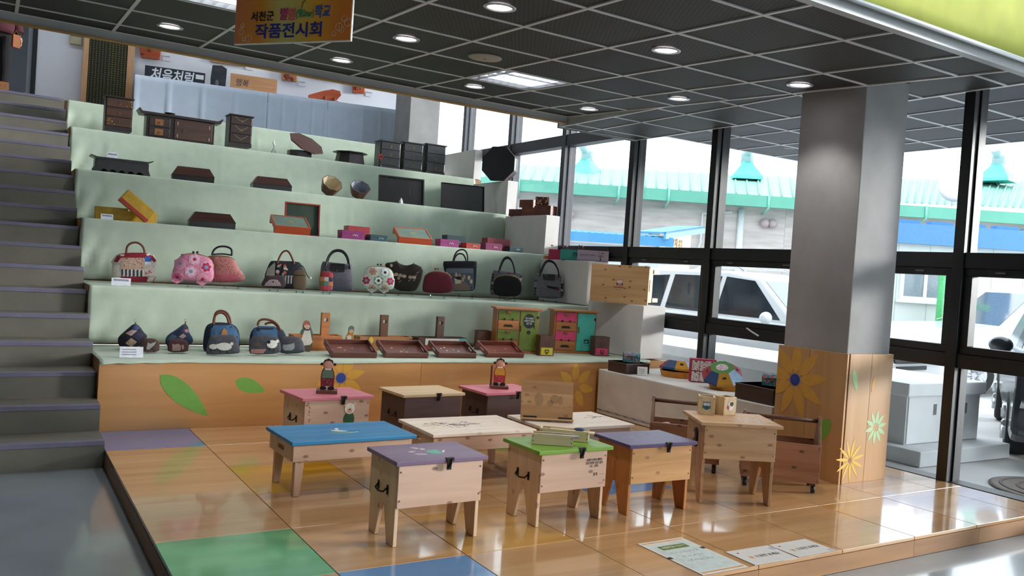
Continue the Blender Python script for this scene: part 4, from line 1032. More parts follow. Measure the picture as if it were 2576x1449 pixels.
# small lacquer gift boxes
def gift(label, loc, w, d, h, c, c_side, rz=0., motif='c9a0b8'):
    t = root('gift_box', label, 'gift box', loc, rz, 'small coloured gift boxes')
    box('base', mat(c, .45, var=.05, key='gift_paper'), t, -w / 2, w / 2, 0, d, 0, h * .62, bevel=.0015); box('lid', mat(c, .4, var=.05, key='gift_paper'), t, -w / 2 - .002, w / 2 + .002, -.002, d + .002, h * .6, h, bevel=.0015)
    box('end_label', mat(c_side, .5, key='gift_side'), t, w / 2 + .002, w / 2 + .0035, .005, d - .005, .005, h - .005)
    r = random.Random(label)
    for k in range(5): MB().ball(((k - 2) * .012 + .02, -.003, h * .45 + (.008 if k % 2 else 0)), (.006, .001, .008), 8, 4).build('printed_motif', mat(motif, .5, key='gift_motif'), t)
    return t
def g4(b, z=1.487): return (b[0], b[1], z), b[3], b[2] + b[4] - z
def giftb(label, b, c, cs, d=.13, motif='c9a0b8'):
    l, w, h = g4(b); gift(label, l, w, d, h, c, cs, 0., motif)
giftb('red gift box behind the magenta one in the middle of the third tier', (2.67, 2.84, 1.513, 0.243, 0.121), '9c2f35', 'c5645a')
giftb('magenta gift box with two studs in the middle of the third tier', (2.547, 2.68, 1.497, 0.247, 0.081), '8c2a6c', 'a84a84')
giftb('navy gift box beside the magenta one', (2.827, 2.66, 1.493, 0.195, 0.061), '26404f', '3f5f70', motif='6f9aa8')
giftb('dark teal gift box behind the second magenta box', (3.861, 2.86, 1.499, 0.244, 0.13), '22353c', '4a626c', motif='6f9aa8')
giftb('magenta gift box with a pale end before the dark teal box', (3.678, 2.68, 1.492, 0.228, 0.079), '8c2a6c', 'd58aa4')
giftb('small red gift box between magenta and crimson boxes', (3.971, 2.66, 1.488, 0.18, 0.061), 'a5332c', 'cf7a70', motif='d8a08a')
giftb('large crimson gift box near the end of the third tier', (4.421, 2.86, 1.502, 0.309, 0.133), '8e2430', '9c3038')
giftb('magenta gift box with a pink end before the crimson box', (4.252, 2.68, 1.493, 0.214, 0.076), '7d2450', 'd08a94')
giftb('small navy gift box at the end of the third tier', (4.546, 2.66, 1.499, 0.178, 0.053), '223a44', '34525c', motif='6f9aa8')
# carved boxes on the third draped block, drum box on the fourth
cb1 = wood('6d3526', '54271c', 'x', rough=.45, key='carved_brown'); cb2 = wood('8a4a30', '703a26', 'x', rough=.45, key='carved_light')
def carved(label, loc, w, d, h, m, pierced=False, rz=0.):
    t = root('carved_box', label, 'box', loc, rz, 'carved brown boxes'); box('body', m, t, -w / 2, w / 2, 0, d, 0, h, bevel=.002)
    r = random.Random(label)
    for k in range(22 if pierced else 10): MB().ball((r.uniform(-w * .42, w * .42), -.001, r.uniform(h * .12, h * .88)), (.006, .0018, .009), 8, 4).build('carving', mat('d2ad94' if pierced else '5a2c1e', .6, key='carving_colour'), t)
ZT = 1.957
carved('dark carved box at the far end of the stack on the draped block', (4.90, 3.30, ZT), .23, .13, .085, cb1, rz=-1.25); carved('reddish carved box at the bottom of the stack in the middle', (4.915, 3.02, ZT), .23, .13, .10, cb2, rz=-1.25)
carved('long dark carved box at the bottom of the stack nearest the viewer', (4.93, 2.75, ZT), .25, .13, .115, cb1, rz=-1.25); carved('light brown carved box on top of the stack', (4.92, 3.10, ZT + .103), .22, .12, .095, cb2, rz=-1.25)
carved('topmost carved box with a pale pierced face', (4.945, 2.79, ZT + .118), .16, .12, .105, cb1, True, rz=-.75)
t = root('octagonal_drum', 'large black octagonal drum box standing on edge with a cream panelled side', 'box', (4.90, 3.80, 2.423), 0)
ro = .24; M_ = Matrix.Translation((0, 0, ro * math.cos(PI / 8))) @ Matrix.Rotation(math.radians(-50), 4, 'Z') @ Matrix.Rotation(PI / 2, 4, 'X')
MB().lathe([(ro, .0), (ro, .02), (ro * .96, .026), (.05, .028)], 8, smooth=False, M=M_, a0=PI / 8).build('face', mat('191a20', .3, var=.1, key='black_face'), t)
MB().lathe([(ro * .7, -.24), (ro * .9, -.2), (ro * .98, -.06), (ro * .98, 0)], 8, smooth=False, M=M_, a0=PI / 8).build('barrel', mat('2a2528', .35, key='barrel_black'), t)
for k in (0, 1, 6, 7):
    a = PI / 8 + 2 * PI * (k + .5) / 8; r_ = ro * .98 * math.cos(PI / 8) + .001; hw = ro * .98 * math.sin(PI / 8) * .85
    c, s_ = math.cos(a), math.sin(a); pts = [(r_ * c - e * hw * s_, r_ * s_ + e * hw * c, zz) for e, zz in ((-1, -.055), (1, -.055), (1, -.008), (-1, -.008))]
    MB().add([tuple(M_ @ Vector(p)) for p in pts], [(0, 1, 2, 3)]).build('side_panel', mat('c9b39a' if k in (0, 7) else '5d4038', .6, var=.12, scale=60, key='side_paper'), t)
# handled boxes on the second draped block
ZD = 1.433
def handle_box(label, x0, x1, y, c, h, rz=-1.1):
    w = x1 - x0; t = root('handled_box', label, 'box', ((x0 + x1) / 2, y, ZD), rz, 'painted boxes with wire handles')
    b = MB(); m = mat(c, .5, var=.03, key='painted_box')
    for a in ((-w / 2, w / 2, 0, .008, 0, h), (-w / 2, w / 2, .1, .108, 0, h), (-w / 2, -w / 2 + .008, .008, .1, 0, h), (w / 2 - .008, w / 2, .008, .1, 0, h), (-w / 2, w / 2, 0, .108, -.0005, .006)): b.box(*a)
    b.build('body', m, t)
    for s in (-1, 1):
        MB().tube([(s * (w / 2 - .004), .03, h), (s * (w / 2 - .012), .05, h + .04), (s * (w / 2 - .004), .08, h)], .0015, 5).build('wire', mat('7a7c80', .3, .8, key='wire_steel'), t)
        hd = MB().tube([(s * (w / 2 - .012), .035, h + .045), (s * (w / 2 - .012), .072, h + .045)], .008, 8).build('grip', mat('6b2f28', .5, key='grip_wood'), t)
    return t
handle_box('bright pink painted box with wire handles on the draped block', 4.745, 4.955, 2.27, 'c9315c', .115)
t = handle_box('teal painted box with a sewing machine print and wire handles', 4.72, 4.98, 2.0, '3fb0a4', .118)
def sewing(parent, x, z, s, m, y=-.002):
    b = MB(); b.prism([(x - s, z), (x + s, z), (x + s, z + .2 * s), (x - s, z + .2 * s)], y, y + .001); b.prism([(x + .4 * s, z + .2 * s), (x + .8 * s, z + .2 * s), (x + .8 * s, z + 1.2 * s), (x - .9 * s, z + 1.2 * s), (x - .9 * s, z + .5 * s), (x - .6 * s, z + .5 * s), (x - .55 * s, z + .8 * s), (x + .4 * s, z + .85 * s)], y, y + .001); return b.build('sewing_print', m, parent)
ink = mat('12343c', .6, key='print_ink')
sewing(t, .06, .05, .03, ink); scribble(t, .04, .03, .1, .014, ink, 0.)
t = handle_box('pale lilac painted box lettered with coffee and a tree', 4.78, 5.12, 1.715, 'cbbcd0', .118, -.62); 
inkp = mat('3c2c48', .6, key='purple_ink'); text('lettering', 'Espresso Coffee', .026, inkp, t, (-.06, -.001, .065), width=.17); scribble(t, -.06, .04, .08, .011, inkp, 0.)
tr = MB(); tr.prism([(.075, .01), (.09, .01), (.086, .05), (.08, .05)], -.0015, -.0005); tr.build('tree_print', inkp, t); r = random.Random(4)
for k in range(16): MB().prism(ngon(.083 + r.uniform(-.035, .035), .072 + r.uniform(-.02, .032), .0045, 6), -.0015, -.0005).build('leaf_print', inkp, t)
o = root('small_orange_box', 'small orange box peeping out beside the pink painted box', 'box', (4.85, 2.44, ZD)); box('body', mat('d07a3a', .6, key='orange_card'), o, -.03, .03, 0, .05, 0, .036, bevel=.002); box('lid', mat('d98a4a', .6, key='orange_card2'), o, -.031, .031, -.001, .051, .03, .042)
# crate with the pink owl, tipped on its side
pine = wood('dcb584', 'c79c6a', 'x', rough=.5, knots=.75, key='pine', grain=.7)
t = root('tipped_pine_stool', 'pine stool tipped on its side showing a top painted with a pink owl', 'stool', (4.745, .985, 1.018), math.radians(-68))
W_, H_ = .66, .385
MB().prism([(-W_ / 2, 0), (W_ / 2, 0), (W_ / 2, H_), (-W_ / 2, H_)], 0, .02).build('top', pine, t, bevel=.002)
for z0 in (.025, H_ - .045): box('apron', wood('e6cfa8', 'd8bd92', 'x', key='pale_pine'), t, -W_ / 2 + .02, W_ / 2 - .02, .02, .13, z0, z0 + .018)
sd = box('apron', wood('e6cfa8', 'd8bd92', 'z', key='pale_pine'), t, W_ / 2 - .04, W_ / 2 - .02, .02, .13, .043, H_ - .045); box('hand_slot', mat('5a4028', .8, key='slot_dark'), sd, W_ / 2 - .021, W_ / 2 - .0195, .05, .075, H_ * .35, H_ * .65)
box('apron', wood('e6cfa8', 'd8bd92', 'z', key='pale_pine'), t, -W_ / 2 + .02, -W_ / 2 + .04, .02, .10, .043, H_ - .045)
for sx_ in (-1, 1):
    for z0 in (.03, H_ - .07): box('leg', wood('e6cfa8', 'd8bd92', 'y', key='pale_pine'), t, sx_ * (W_ / 2 - .03) - .02, sx_ * (W_ / 2 - .03) + .02, .13, .245, z0, z0 + .04)
def owl(parent, x, z, s, c_body, c_face, y=-.001, c_wing='3f6a5a'):
    o = MB().prism(ngon(x, z, s, 20, rz=s * 1.15), y - .001, y).build('owl_body', mat(c_body, .5, key='owl_paint'), parent)
    for k in (-1, 1):
        MB().prism(ngon(x + k * s * .42, z + s * .45, s * .46, 14), y - .002, y - .001).build('owl_face', mat(c_face, .5, key='owl_face'), parent)
        MB().prism(ngon(x + k * s * .38, z + s * .45, s * .12, 8), y - .003, y - .002).build('owl_eye', mat('2a2522', .4, key='owl_eye'), parent)
        MB().prism([(x + k * s * .5, z + s * .9), (x + k * s * .95, z + s * 1.4), (x + k * s * .9, z + s * .6)], y - .001, y).build('owl_ear', mat(c_body, .5, key='owl_paint'), parent)
        MB().prism(leaf_shape((x + k * s * .85, z + s * .2), (x + k * s * 1.0, z - s * .9), s * .25, 8), y - .002, y - .001).build('owl_wing', mat(c_wing, .5, key='owl_wing'), parent)
    MB().prism([(x - s * .1, z + s * .3), (x + s * .1, z + s * .3), (x, z + s * .08)], y - .003, y - .002).build('owl_beak', mat('e0a03c', .5, key='beak'), parent)
owl(t, .01, H_ * .52, .032, 'd97a80', 'f2e8e0')
MB().tube([(-.06, -.001, H_ * .42), (.0, -.001, H_ * .405), (.05, -.001, H_ * .41), (.085, -.001, H_ * .38)], .0025, 5).build('painted_branch', mat('6a4a30', .6, key='branch_paint'), t)
scribble(t, 0, H_ * .33, .075, .018, mat('3a2a20', .6, key='dark_ink'), 0.)

# ---------------------------------------------------------------- handbags on the second tier
acr = glass((.93, .97, .97), .25, .05, key='acrylic')
def stand(x, y, rz, w=.1, n=[0], z=None, top=.03):
    t = root('acrylic_stand', 'clear acrylic easel stand ' + n[0], 'stand', (x, y, z), rz, 'acrylic stands'); c = max(.012, top)
    for s in (-1, 1): MB().prism([(-.06, 0), (.05, 0), (.045, c), (-.045, c)], s * w / 2 - .003, s * w / 2 + .003, axis='x').build('side', acr, t); MB().prism([(s * w / 2 - .03, 0), (s * w / 2 + .03, 0), (s * w / 2, c)], -.062, -.058).build('foot', acr, t)
    box('bar', acr, t, -w / 2, w / 2, .0, .004, .0, .01); return t
def SZ(q): return max(.014, q[2] - .945 - .012)
leather = mat('6b3a26', .5, var=.06, key='brown_leather'); blackl = mat('17161a', .45, var=.05, key='black_leather')
def bag(label, loc, outline, thick, m, cat='handbag', name='handbag', edge=.3, k=.85, sm=1, rx=-.06, pw=2.6, group=None, c=None):
    z0 = min(p[1] for p in outline); loc = (loc[0], loc[1], loc[2] + max(0., -z0) * .6 + .007)
    t = root(name, label, cat, loc, facing(loc[0], loc[1], k), group); t.rotation_euler = (rx, 0, facing(loc[0], loc[1], k))
    o = densify(smooth_ol(outline, sm), .02); pf_ = Puff(o, thick, edge, pw, c); pf_.mesh(MB()).build('body', m, t); return t, pf_
def handle(t, pts, r, m, y=0., n=8, flat=None):
    P = [(p[0], y, p[1]) for p in pts]
    for _ in range(2):
        q = [P[0]]
        for a, b in zip(P[:-1], P[1:]): q += [tuple(a[i] * .75 + b[i] * .25 for i in range(3)), tuple(a[i] * .25 + b[i] * .75 for i in range(3))]
        P = q + [P[-1]]
    return MB().tube(P, r, n, flat=flat).build('handle', m, t)
def patch(t, pf_, pts, c, name='patch', lift=.0016, **kw):
    m = c if not isinstance(c, str) else mat(c, .85, var=.05, scale=60, key='fabric')
    return pf_.patch(pts, lift).build(name, m, t)
# 1 red and white bag
q0 = (0.398, 2.12, 0.991)
ol = [(-0.1734, 0.0244), (-0.1821, 0.0957), (-0.1744, 0.1601), (-0.1928, 0.1605), (-0.1436, 0.2381), (-0.0412, 0.2585), (0.0543, 0.2648), (0.1265, 0.26), (0.179, 0.1916), (0.1625, 0.1746), (0.1726, 0.0714), (0.1543, 0.0222), (0.1116, 0.0034), (-0.0398, -0.0026), (-0.1561, 0.0056)]
t, p = bag('white and red handbag with striped pocket and brown handle', (q0[0], 2.12, .948), ol, .13, mat('d8cfc4', .9, var=.06, scale=40, key='white_canvas'))
dred = '8a1c2e'
for pts in ([(-0.1354, 0.2346), (-0.0407, 0.2521), (0.0547, 0.2584), (0.1228, 0.255), (0.1097, 0.2126), (-0.1209, 0.1972)], [(-0.1693, 0.1669), (-0.1368, 0.2313), (-0.1155, 0.1992), (-0.1369, 0.161)], [(0.1238, 0.2519), (0.1628, 0.1945), (0.1461, 0.1814), (0.1072, 0.214)]): patch(t, p, pts, dred, 'red_top')
patch(t, p, [(-0.1707, 0.0446), (0.1678, 0.0591), (0.1503, 0.022), (0.1112, 0.0098), (-0.0401, 0.0029), (-0.154, 0.0097)], dred, 'red_base')
patch(t, p, [(-0.1157, 0.2024), (0.064, 0.2143), (0.0681, 0.1164), (-0.1092, 0.1046)], print_mat('b99a86', ['8a4a44', 'd9c4b0', '6f6a66'], 60, 'floral_patch', .3), 'floral_patch', .002)
for k in range(6):
    a = [(-0.109, 0.1022), (0.0683, 0.114), (0.0721, 0.0567), (-0.1052, 0.0449)]; f0, f1 = (k + .1) / 6, (k + .55) / 6
    patch(t, p, [(a[0][0] + (a[1][0] - a[0][0]) * f0, a[0][1]), (a[0][0] + (a[1][0] - a[0][0]) * f1, a[1][1]), (a[3][0] + (a[2][0] - a[3][0]) * f1, a[2][1]), (a[3][0] + (a[2][0] - a[3][0]) * f0, a[3][1])], '252c44', 'stripe', .002)
patch(t, p, [(0.0705, 0.2244), (0.1191, 0.2276), (0.1218, 0.1862), (0.0733, 0.183)], '2c62b4', 'blue_patch', .003)
patch(t, p, [(0.0735, 0.1798), (0.1196, 0.1829), (0.1212, 0.1598), (0.0774, 0.1569)], 'e8ecf2', 'white_patch', .003)
patch(t, p, [(0.0745, 0.1407), (0.158, 0.1463), (0.1633, 0.0668), (0.0798, 0.0612)], print_mat('e0d4ca', ['c97078'], 50, 'rose_patch', .35), 'rose_patch', .002)
handle(t, [(-0.0686, 0.1911), (-0.076, 0.2545), (-0.0702, 0.3108), (-0.0306, 0.3406), (0.0132, 0.342), (0.0528, 0.311), (0.0687, 0.2642), (0.065, 0.2)], .009, leather, -.035, flat=.5)
o = MB().box(-.07, .07, -.003, 0, 0, .065).build('price_card', mat('dfe3ee', .7, key='card'), None, loc=(0.267, 1.887) + (.945,), rot=(-.35, 0, -.15)); o.location[1] = 1.66; o.location[0] = 0.239
tag(o, 'white price card before the red and white handbag', 'card'); MB().box(-.055, .055, -.0042, -.003, .04, .055).build('print', mat('8a8f9c', .7, key='card_print'), o)
# hexagon flower purses
def hexflower(t, p, cx, cz, r, cp, cc, cg, n=6):
    if cg: patch(t, p, ngon(cx, cz, r, 6, PI / 6), cg, 'hexagon', .0016)
    for k in range(n):
        a = 2 * PI * k / n + .2; patch(t, p, ngon(cx + r * .5 * math.cos(a), cz + r * .5 * math.sin(a), r * .27, 8), cp, 'petal', .0024)
    patch(t, p, ngon(cx, cz, r * .27, 8), cc, 'flower_centre', .0032)
def clasp(t, pts, beads, cb, rb=.011):
    handle(t, pts, .006, mat('a8905a', .3, .9, key='brass_frame'), 0.).name = 'metal_frame'
    for b in beads: MB().ball((b[0], -.002, b[1]), rb, 10, 8).build('clasp_bead', mat(cb, .3, key='bead'), t)
Y2 = 1.9
q0 = (0.84, 1.95, 0.977); B_ = (1215, 570)
ol = [(-0.1704, 0.0695), (-0.165, 0.1103), (-0.1382, 0.193), (-0.1007, 0.2375), (-0.0127, 0.2515), (0.0854, 0.2362), (0.1356, 0.2112), (0.1549, 0.164), (0.171, 0.068), (0.1488, 0.0115), (0.0921, 0.0142), (-0.0939, 0.014), (-0.1519, 0.0344)]
t, p = bag('pink hexagon patchwork purse with two black clasp beads', (q0[0], 1.95, q0[2]), ol, .11, mat('c97f9a', .9, var=.1, scale=60, key='pink_cloth'), 'purse', 'frame_purse')
for (a, b), cp, cc in zip([(0.0027, 0.2024), (-0.1116, 0.1584), (0.0999, 0.1401), (-0.0225, 0.0955), (-0.128, 0.04), (0.0746, 0.0333)], ('d9b0c4', 'd38aa8', '9c2a50', 'd9b6c6', 'c9587e', 'd58a9c'), ('a82050', '6f8ab0', '6f8ab0', '6f8ab0', 'a82050', 'a82050')): hexflower(t, p, a, b, .055, cp, cc, 'd795b0')
clasp(t, [(-0.1087, 0.2354), (-0.013, 0.2563), (0.0892, 0.2388), (0.1399, 0.2074), (0.16, 0.1481)], [(-0.0095, 0.2646), (0.0227, 0.2668)], '191a22')
stand(q0[0] + .02, 1.95, facing(q0[0], 1.95), .12, ['under the pink hexagon purse'], .945, SZ(q0))
q0 = (1.144, 2.1, 0.983)
ol = [(-0.1485, 0.2104), (-0.1246, 0.2305), (0.0181, 0.2341), (0.0792, 0.2003), (0.1087, 0.135), (0.1587, 0.0795), (0.1698, 0.0382), (0.1338, 0.0106), (-0.1088, -0.0072), (-0.1452, 0.0341), (-0.1424, 0.1183)]
t, p = bag('dusty pink floral frame handbag with a black handle', (q0[0], 2.1, q0[2]), ol, .13, print_mat('b06a6c', ['8a4a48', 'cf8f86', '9a7a58'], 55, 'rose_print', .34))
patch(t, p, [(-0.1349, 0.0684), (0.1503, 0.0789), (0.1637, 0.042), (0.1293, 0.0145), (-0.1075, -0.0021), (-0.1385, 0.0345)], 'b35a68', 'plain_base', .002)
handle(t, [(-0.1235, 0.239), (-0.1132, 0.2867), (-0.0718, 0.3206), (-0.0133, 0.3262), (0.034, 0.3108), (0.0451, 0.2821), (0.0426, 0.2441)], .009, blackl, 0)
handle(t, [(-0.1255, 0.2439), (-0.0424, 0.2578), (0.0422, 0.25)], .007, blackl, 0); clasp(t, [(-0.1616, 0.2179), (-0.1248, 0.233), (0.0179, 0.2366), (0.0702, 0.2081)], [], '191a22')
stand(q0[0] + .05, 2.08, facing(q0[0], 2.1), .12, ['under the dusty pink handbag'], .945, SZ(q0))
# 3 navy bag, beaver pouch, phone pouch
q0 = (1.719, 2.2, 0.99)
ol = [(-0.1924, 0.1021), (-0.1789, 0.1649), (-0.149, 0.2464), (-0.1232, 0.257), (0.1062, 0.2634), (0.1388, 0.2391), (0.1599, 0.1874), (0.1825, 0.1801), (0.1743, 0.0381), (0.1584, 0.0105), (-0.088, -0.0059), (-0.1778, 0.0147)]
t, p = bag('navy handbag with white lace, flower print and brown handles', (q0[0], 2.2, .95), ol, .13, mat('1c1e2c', .85, var=.1, key='navy_cloth'))
patch(t, p, [(-0.1707, 0.1743), (-0.1088, 0.2403), (-0.1026, 0.2142), (-0.1032, 0.0904), (-0.183, 0.0939)], 'b9b4ac', 'lace'); patch(t, p, [(-0.105, 0.1168), (0.0801, 0.1247), (0.0763, 0.0493), (-0.1, 0.042)], 'c9c7c4', 'striped_panel')
a = [(-0.105, 0.1168), (0.0801, 0.1247), (0.0763, 0.0493), (-0.1, 0.042)]
for k in range(7):
    f0, f1 = (k + .15) / 7, (k + .6) / 7; patch(t, p, [(a[0][0] + (a[1][0] - a[0][0]) * f, z) for f, z in ((f0, a[0][1]), (f1, a[1][1]), (f1, a[2][1]), (f0, a[3][1]))], '20253a', 'stripe', .003)
r = random.Random(8)
for k in range(11):
    cc = [(-0.0117, 0.176)][0]; patch(t, p, ngon(cc[0] + r.uniform(-.08, .08), cc[1] + r.uniform(-.045, .045), r.uniform(.009, .018), 7), r.choice(['c9606a', 'd9c8b8', 'b5403f', '8f9a6a']), 'printed_flower', .003)
handle(t, [(-0.0897, 0.1797), (-0.0792, 0.2599), (-0.0489, 0.3371), (-0.0107, 0.3599), (0.0215, 0.3417), (0.0622, 0.2605), (0.0807, 0.1822)], .009, leather, -.045, flat=.5)
q1 = (1.513, 1.86, 0.968)
ol = [(-0.1076, 0.039), (-0.0816, 0.0911), (-0.0705, 0.1129), (-0.0369, 0.1126), (0.0301, 0.1154), (0.0718, 0.1198), (0.0898, 0.1025), (0.1014, 0.0529), (0.1031, 0.0279), (0.0794, 0.0053), (0.0373, 0.0067), (-0.0634, 0.0067), (-0.102, 0.0184)]
t, p = bag('small dark check pouch shaped like a beaver face', (q1[0], 1.86, .965), ol, .05, check('2a2126', '4a3a3e', 40, 'dark_check'), 'pouch', 'pouch')
patch(t, p, [(-0.085, 0.0153), (-0.0663, 0.0502), (-0.0262, 0.078), (0.0156, 0.0808), (0.0507, 0.058), (0.0655, 0.0253)], 'a08a92', 'muzzle', .002); patch(t, p, ngon(*[(-0.008, 0.0574)][0], .007, 8), '141214', 'nose', .004)
for e in [(-0.0423, 0.0686), (0.0288, 0.0716)]: patch(t, p, ngon(e[0], e[1], .004, 8), 'e8e4e0', 'eye', .004)
stand(q1[0], 1.86, facing(q1[0], 1.86), .07, ['under the beaver pouch'], .945, SZ(q1))
q1 = (1.742, 1.83, 0.963)
ol = [(-0.0618, 0.0342), (-0.0612, 0.1533), (-0.042, 0.1843), (0.0171, 0.1908), (0.0435, 0.1772), (0.061, 0.0423), (0.0508, 0.0034), (-0.0471, 0.0054)]
t, p = bag('brown quilted phone pouch with a strap and white bobble', (q1[0], 1.83, .96), ol, .035, check('5a4a3a', '75634e', 30, 'quilt', diag=True), 'pouch', 'pouch')
patch(t, p, [(-0.0575, 0.1365), (0.0477, 0.1392), (0.0483, 0.1308), (-0.057, 0.128)], '30261e', 'band', .002); handle(t, [(-0.0417, 0.1801), (-0.0273, 0.2193), (0.0147, 0.2263), (0.0362, 0.1852), (0.0638, 0.1275), (0.0858, 0.1163)], .004, blackl)
e = [(0.0884, 0.1164)][0]; MB().ball((e[0], 0, e[1]), .012, 10, 8).build('bobble', mat('e2d6cc', .8, key='bobble'), t); stand(q1[0], 1.83, facing(q1[0], 1.83), .06, ['under the brown phone pouch'], .945, SZ(q1))
# 4 grey tote and patchwork pouch
q0 = (2.253, 2.2, 0.989)
ol = [(-0.1794, 0.0137), (-0.1906, 0.1136), (-0.1836, 0.2834), (-0.1377, 0.2819), (0.0734, 0.2731), (0.1147, 0.2712), (0.1283, 0.1348), (0.1447, 0.0261), (0.1276, 0.0085), (-0.0734, 0.0024)]
t, p = bag('grey wool tote with black flap and plaid base beside the patchwork pouch', (q0[0], 2.2, .95), ol, .10, mat('6c6a76', .9, var=.08, scale=50, key='grey_wool'))
patch(t, p, [(-0.0715, 0.1124), (0.1314, 0.1167), (0.1411, 0.0259), (0.1227, 0.0136), (-0.0737, 0.007)], check('3c3a48', '8a8896', 42, 'plaid', '5c5a68'), 'plaid_base'); patch(t, p, [(-0.102, 0.2678), (0.0369, 0.2706), (0.0372, 0.1974), (0.0241, 0.1874), (-0.0858, 0.1893), (-0.1001, 0.1975)], blackl, 'flap', .005)
e = [(-0.0334, 0.1991)][0]; patch(t, p, ngon(e[0], e[1], .006, 8), mat('c9c9cc', .2, .9, key='stud_chrome'), 'stud', .009)
handle(t, [(-0.1438, 0.2357), (-0.135, 0.3095), (-0.0985, 0.3806), (-0.0453, 0.4052), (0.0193, 0.3976), (0.0694, 0.3323), (0.0904, 0.2239)], .008, blackl, -.045); handle(t, [(-0.1241, 0.2828), (-0.1098, 0.3433), (-0.0715, 0.387), (-0.022, 0.3994), (0.0296, 0.38), (0.0655, 0.3229), (0.0731, 0.2776)], .008, blackl, .04)
q1 = (1.989, 1.82, 0.965)
ol = [(-0.0677, 0.043), (-0.0665, 0.1554), (-0.0467, 0.1826), (0.0264, 0.1875), (0.0502, 0.1545), (0.0588, 0.0514), (0.0516, 0.0034), (-0.0476, 0.0012)]
t, p = bag('red patchwork phone pouch beside the grey wool tote', (q1[0], 1.82, .962), ol, .035, print_mat('9a3440', ['b5684a', '6a6a4a', 'c9b0a0'], 26, 'patchwork', .3), 'pouch', 'pouch')
a = [(-0.0633, 0.1729), (0.0556, 0.008)]; cols = ['a84a52', '6a6a3a', 'b5784a', '8a2a38', 'c94a50', '4f8a8a', 'c9bcb8', '9a2c40', 'b5586a', 'c97a4a', '3a3448', 'b8404a']
for i in range(3):
    for j in range(4):
        x0, x1 = a[0][0] + (a[1][0] - a[0][0]) * i / 3, a[0][0] + (a[1][0] - a[0][0]) * (i + .96) / 3; z0, z1 = a[1][1] + (a[0][1] - a[1][1]) * j / 4, a[1][1] + (a[0][1] - a[1][1]) * (j + .96) / 4
        patch(t, p, [(x0, z0 + .002), (x1, z0 + .002), (x1, z1), (x0, z1)], cols[i * 4 + j], 'patch')
handle(t, [(-0.0421, 0.1786), (-0.0283, 0.2314), (-0.0034, 0.1812)], .005, blackl); stand(q1[0], 1.82, facing(q1[0], 1.82), .06, ['under the red patchwork pouch'], .945, SZ(q1))
# 5 flower hexagon purse and brown tote
q0 = (2.541, 1.92, 0.993)
ol = [(-0.1611, 0.0391), (-0.1563, 0.1028), (-0.1391, 0.1855), (-0.1004, 0.2152), (-0.0105, 0.2257), (0.0806, 0.2182), (0.1281, 0.1851), (0.1527, 0.0871), (0.1518, 0.0327), (0.1219, 0.0054), (-0.0409, 0.0018), (-0.132, 0.0093)]
t, p = bag('white hexagon flower purse with green outlines and black clasp beads', (q0[0], 1.92, q0[2]), ol, .11, mat('c9d2c8', .9, var=.08, scale=60, key='white_quilt'), 'purse', 'frame_purse')
for (a, b), cp, cc, cg in zip([(-0.0613, 0.1725), (0.0547, 0.1712), (-0.1205, 0.0826), (-0.004, 0.0876), (0.1091, 0.0888), (-0.06, 0.0168), (0.0576, 0.0192)], ('c98a74', 'e4e8e6', 'b02448', 'e8ece6', 'b82a54', 'c9a08a', 'c9a08a'), ('8a8a8a', '2a302c', '8a9ab0', '2a302c', '8a9ab0', '7a8a7a', '7a8a7a'), ('d2dad2', 'a8b8b4', 'd2dad2', '7d907c', 'd2dad2', 'd2dad2', 'd2dad2')): hexflower(t, p, a, b, .05, cp, cc, cg)
clasp(t, [(-0.144, 0.1218), (-0.1346, 0.1858), (-0.1004, 0.2152), (-0.0106, 0.2275), (0.085, 0.2203), (0.1263, 0.185), (0.1446, 0.141)], [(-0.0163, 0.2453), (0.0127, 0.2445)], '15151a', .01)
stand(q0[0], 1.92, facing(q0[0], 1.92), .14, ['under the white hexagon flower purse'], .945, max(.012, SZ(q0) - .012))
q0 = (2.96, 2.2, 0.981)
ol = [(-0.2241, 0.2769), (-0.153, 0.2865), (-0.1063, 0.3039), (-0.0758, 0.2772), (-0.0079, 0.2626), (0.0483, 0.2807), (0.0667, 0.2915), (0.1699, 0.2505), (0.1537, 0.1346), (0.1219, 0.0368), (0.0859, 0.0038), (-0.0958, 0.0013), (-0.1492, 0.0858), (-0.2153, 0.2153)]
t, p = bag('dark brown tote with appliqued pale flowers', (q0[0], 2.2, q0[2]), ol, .10, mat('332b28', .9, var=.1, scale=50, key='brown_felt'))
for i, (a, b) in enumerate([(-0.1067, 0.1651), (-0.0632, 0.1585), (-0.0244, 0.1515), (0.0381, 0.1461), (0.0764, 0.1467), (-0.0803, 0.1286), (-0.1603, 0.2525)]): patch(t, p, ngon(a, b, .022 if i < 5 else .014, 9, rz=.018), 'b8a090' if i % 2 else 'c4b2a0', 'felt_petal', .002)
for i, (a, b) in enumerate([(0.1112, 0.1988), (0.094, 0.1689), (0.0308, 0.1121), (0.0785, 0.1153), (-0.0638, 0.0962)]): patch(t, p, leaf_shape((a - .015, b - .01), (a + .015, b + .012), .006, 6), '8a7868', 'felt_leaf', .002)
for a in [(-0.1108, 0.2988), (0.0651, 0.2866)]: MB().tube([(a[0] - .008, 0, a[1] - .03), (a[0], -.01, a[1] + .012), (a[0] + .008, 0, a[1] - .03)], .006, 6).build('tab', blackl, t)
stand(q0[0] - .02, 2.16, facing(q0[0], 2.2), .14, ['under the dark brown tote'], .945, SZ(q0))
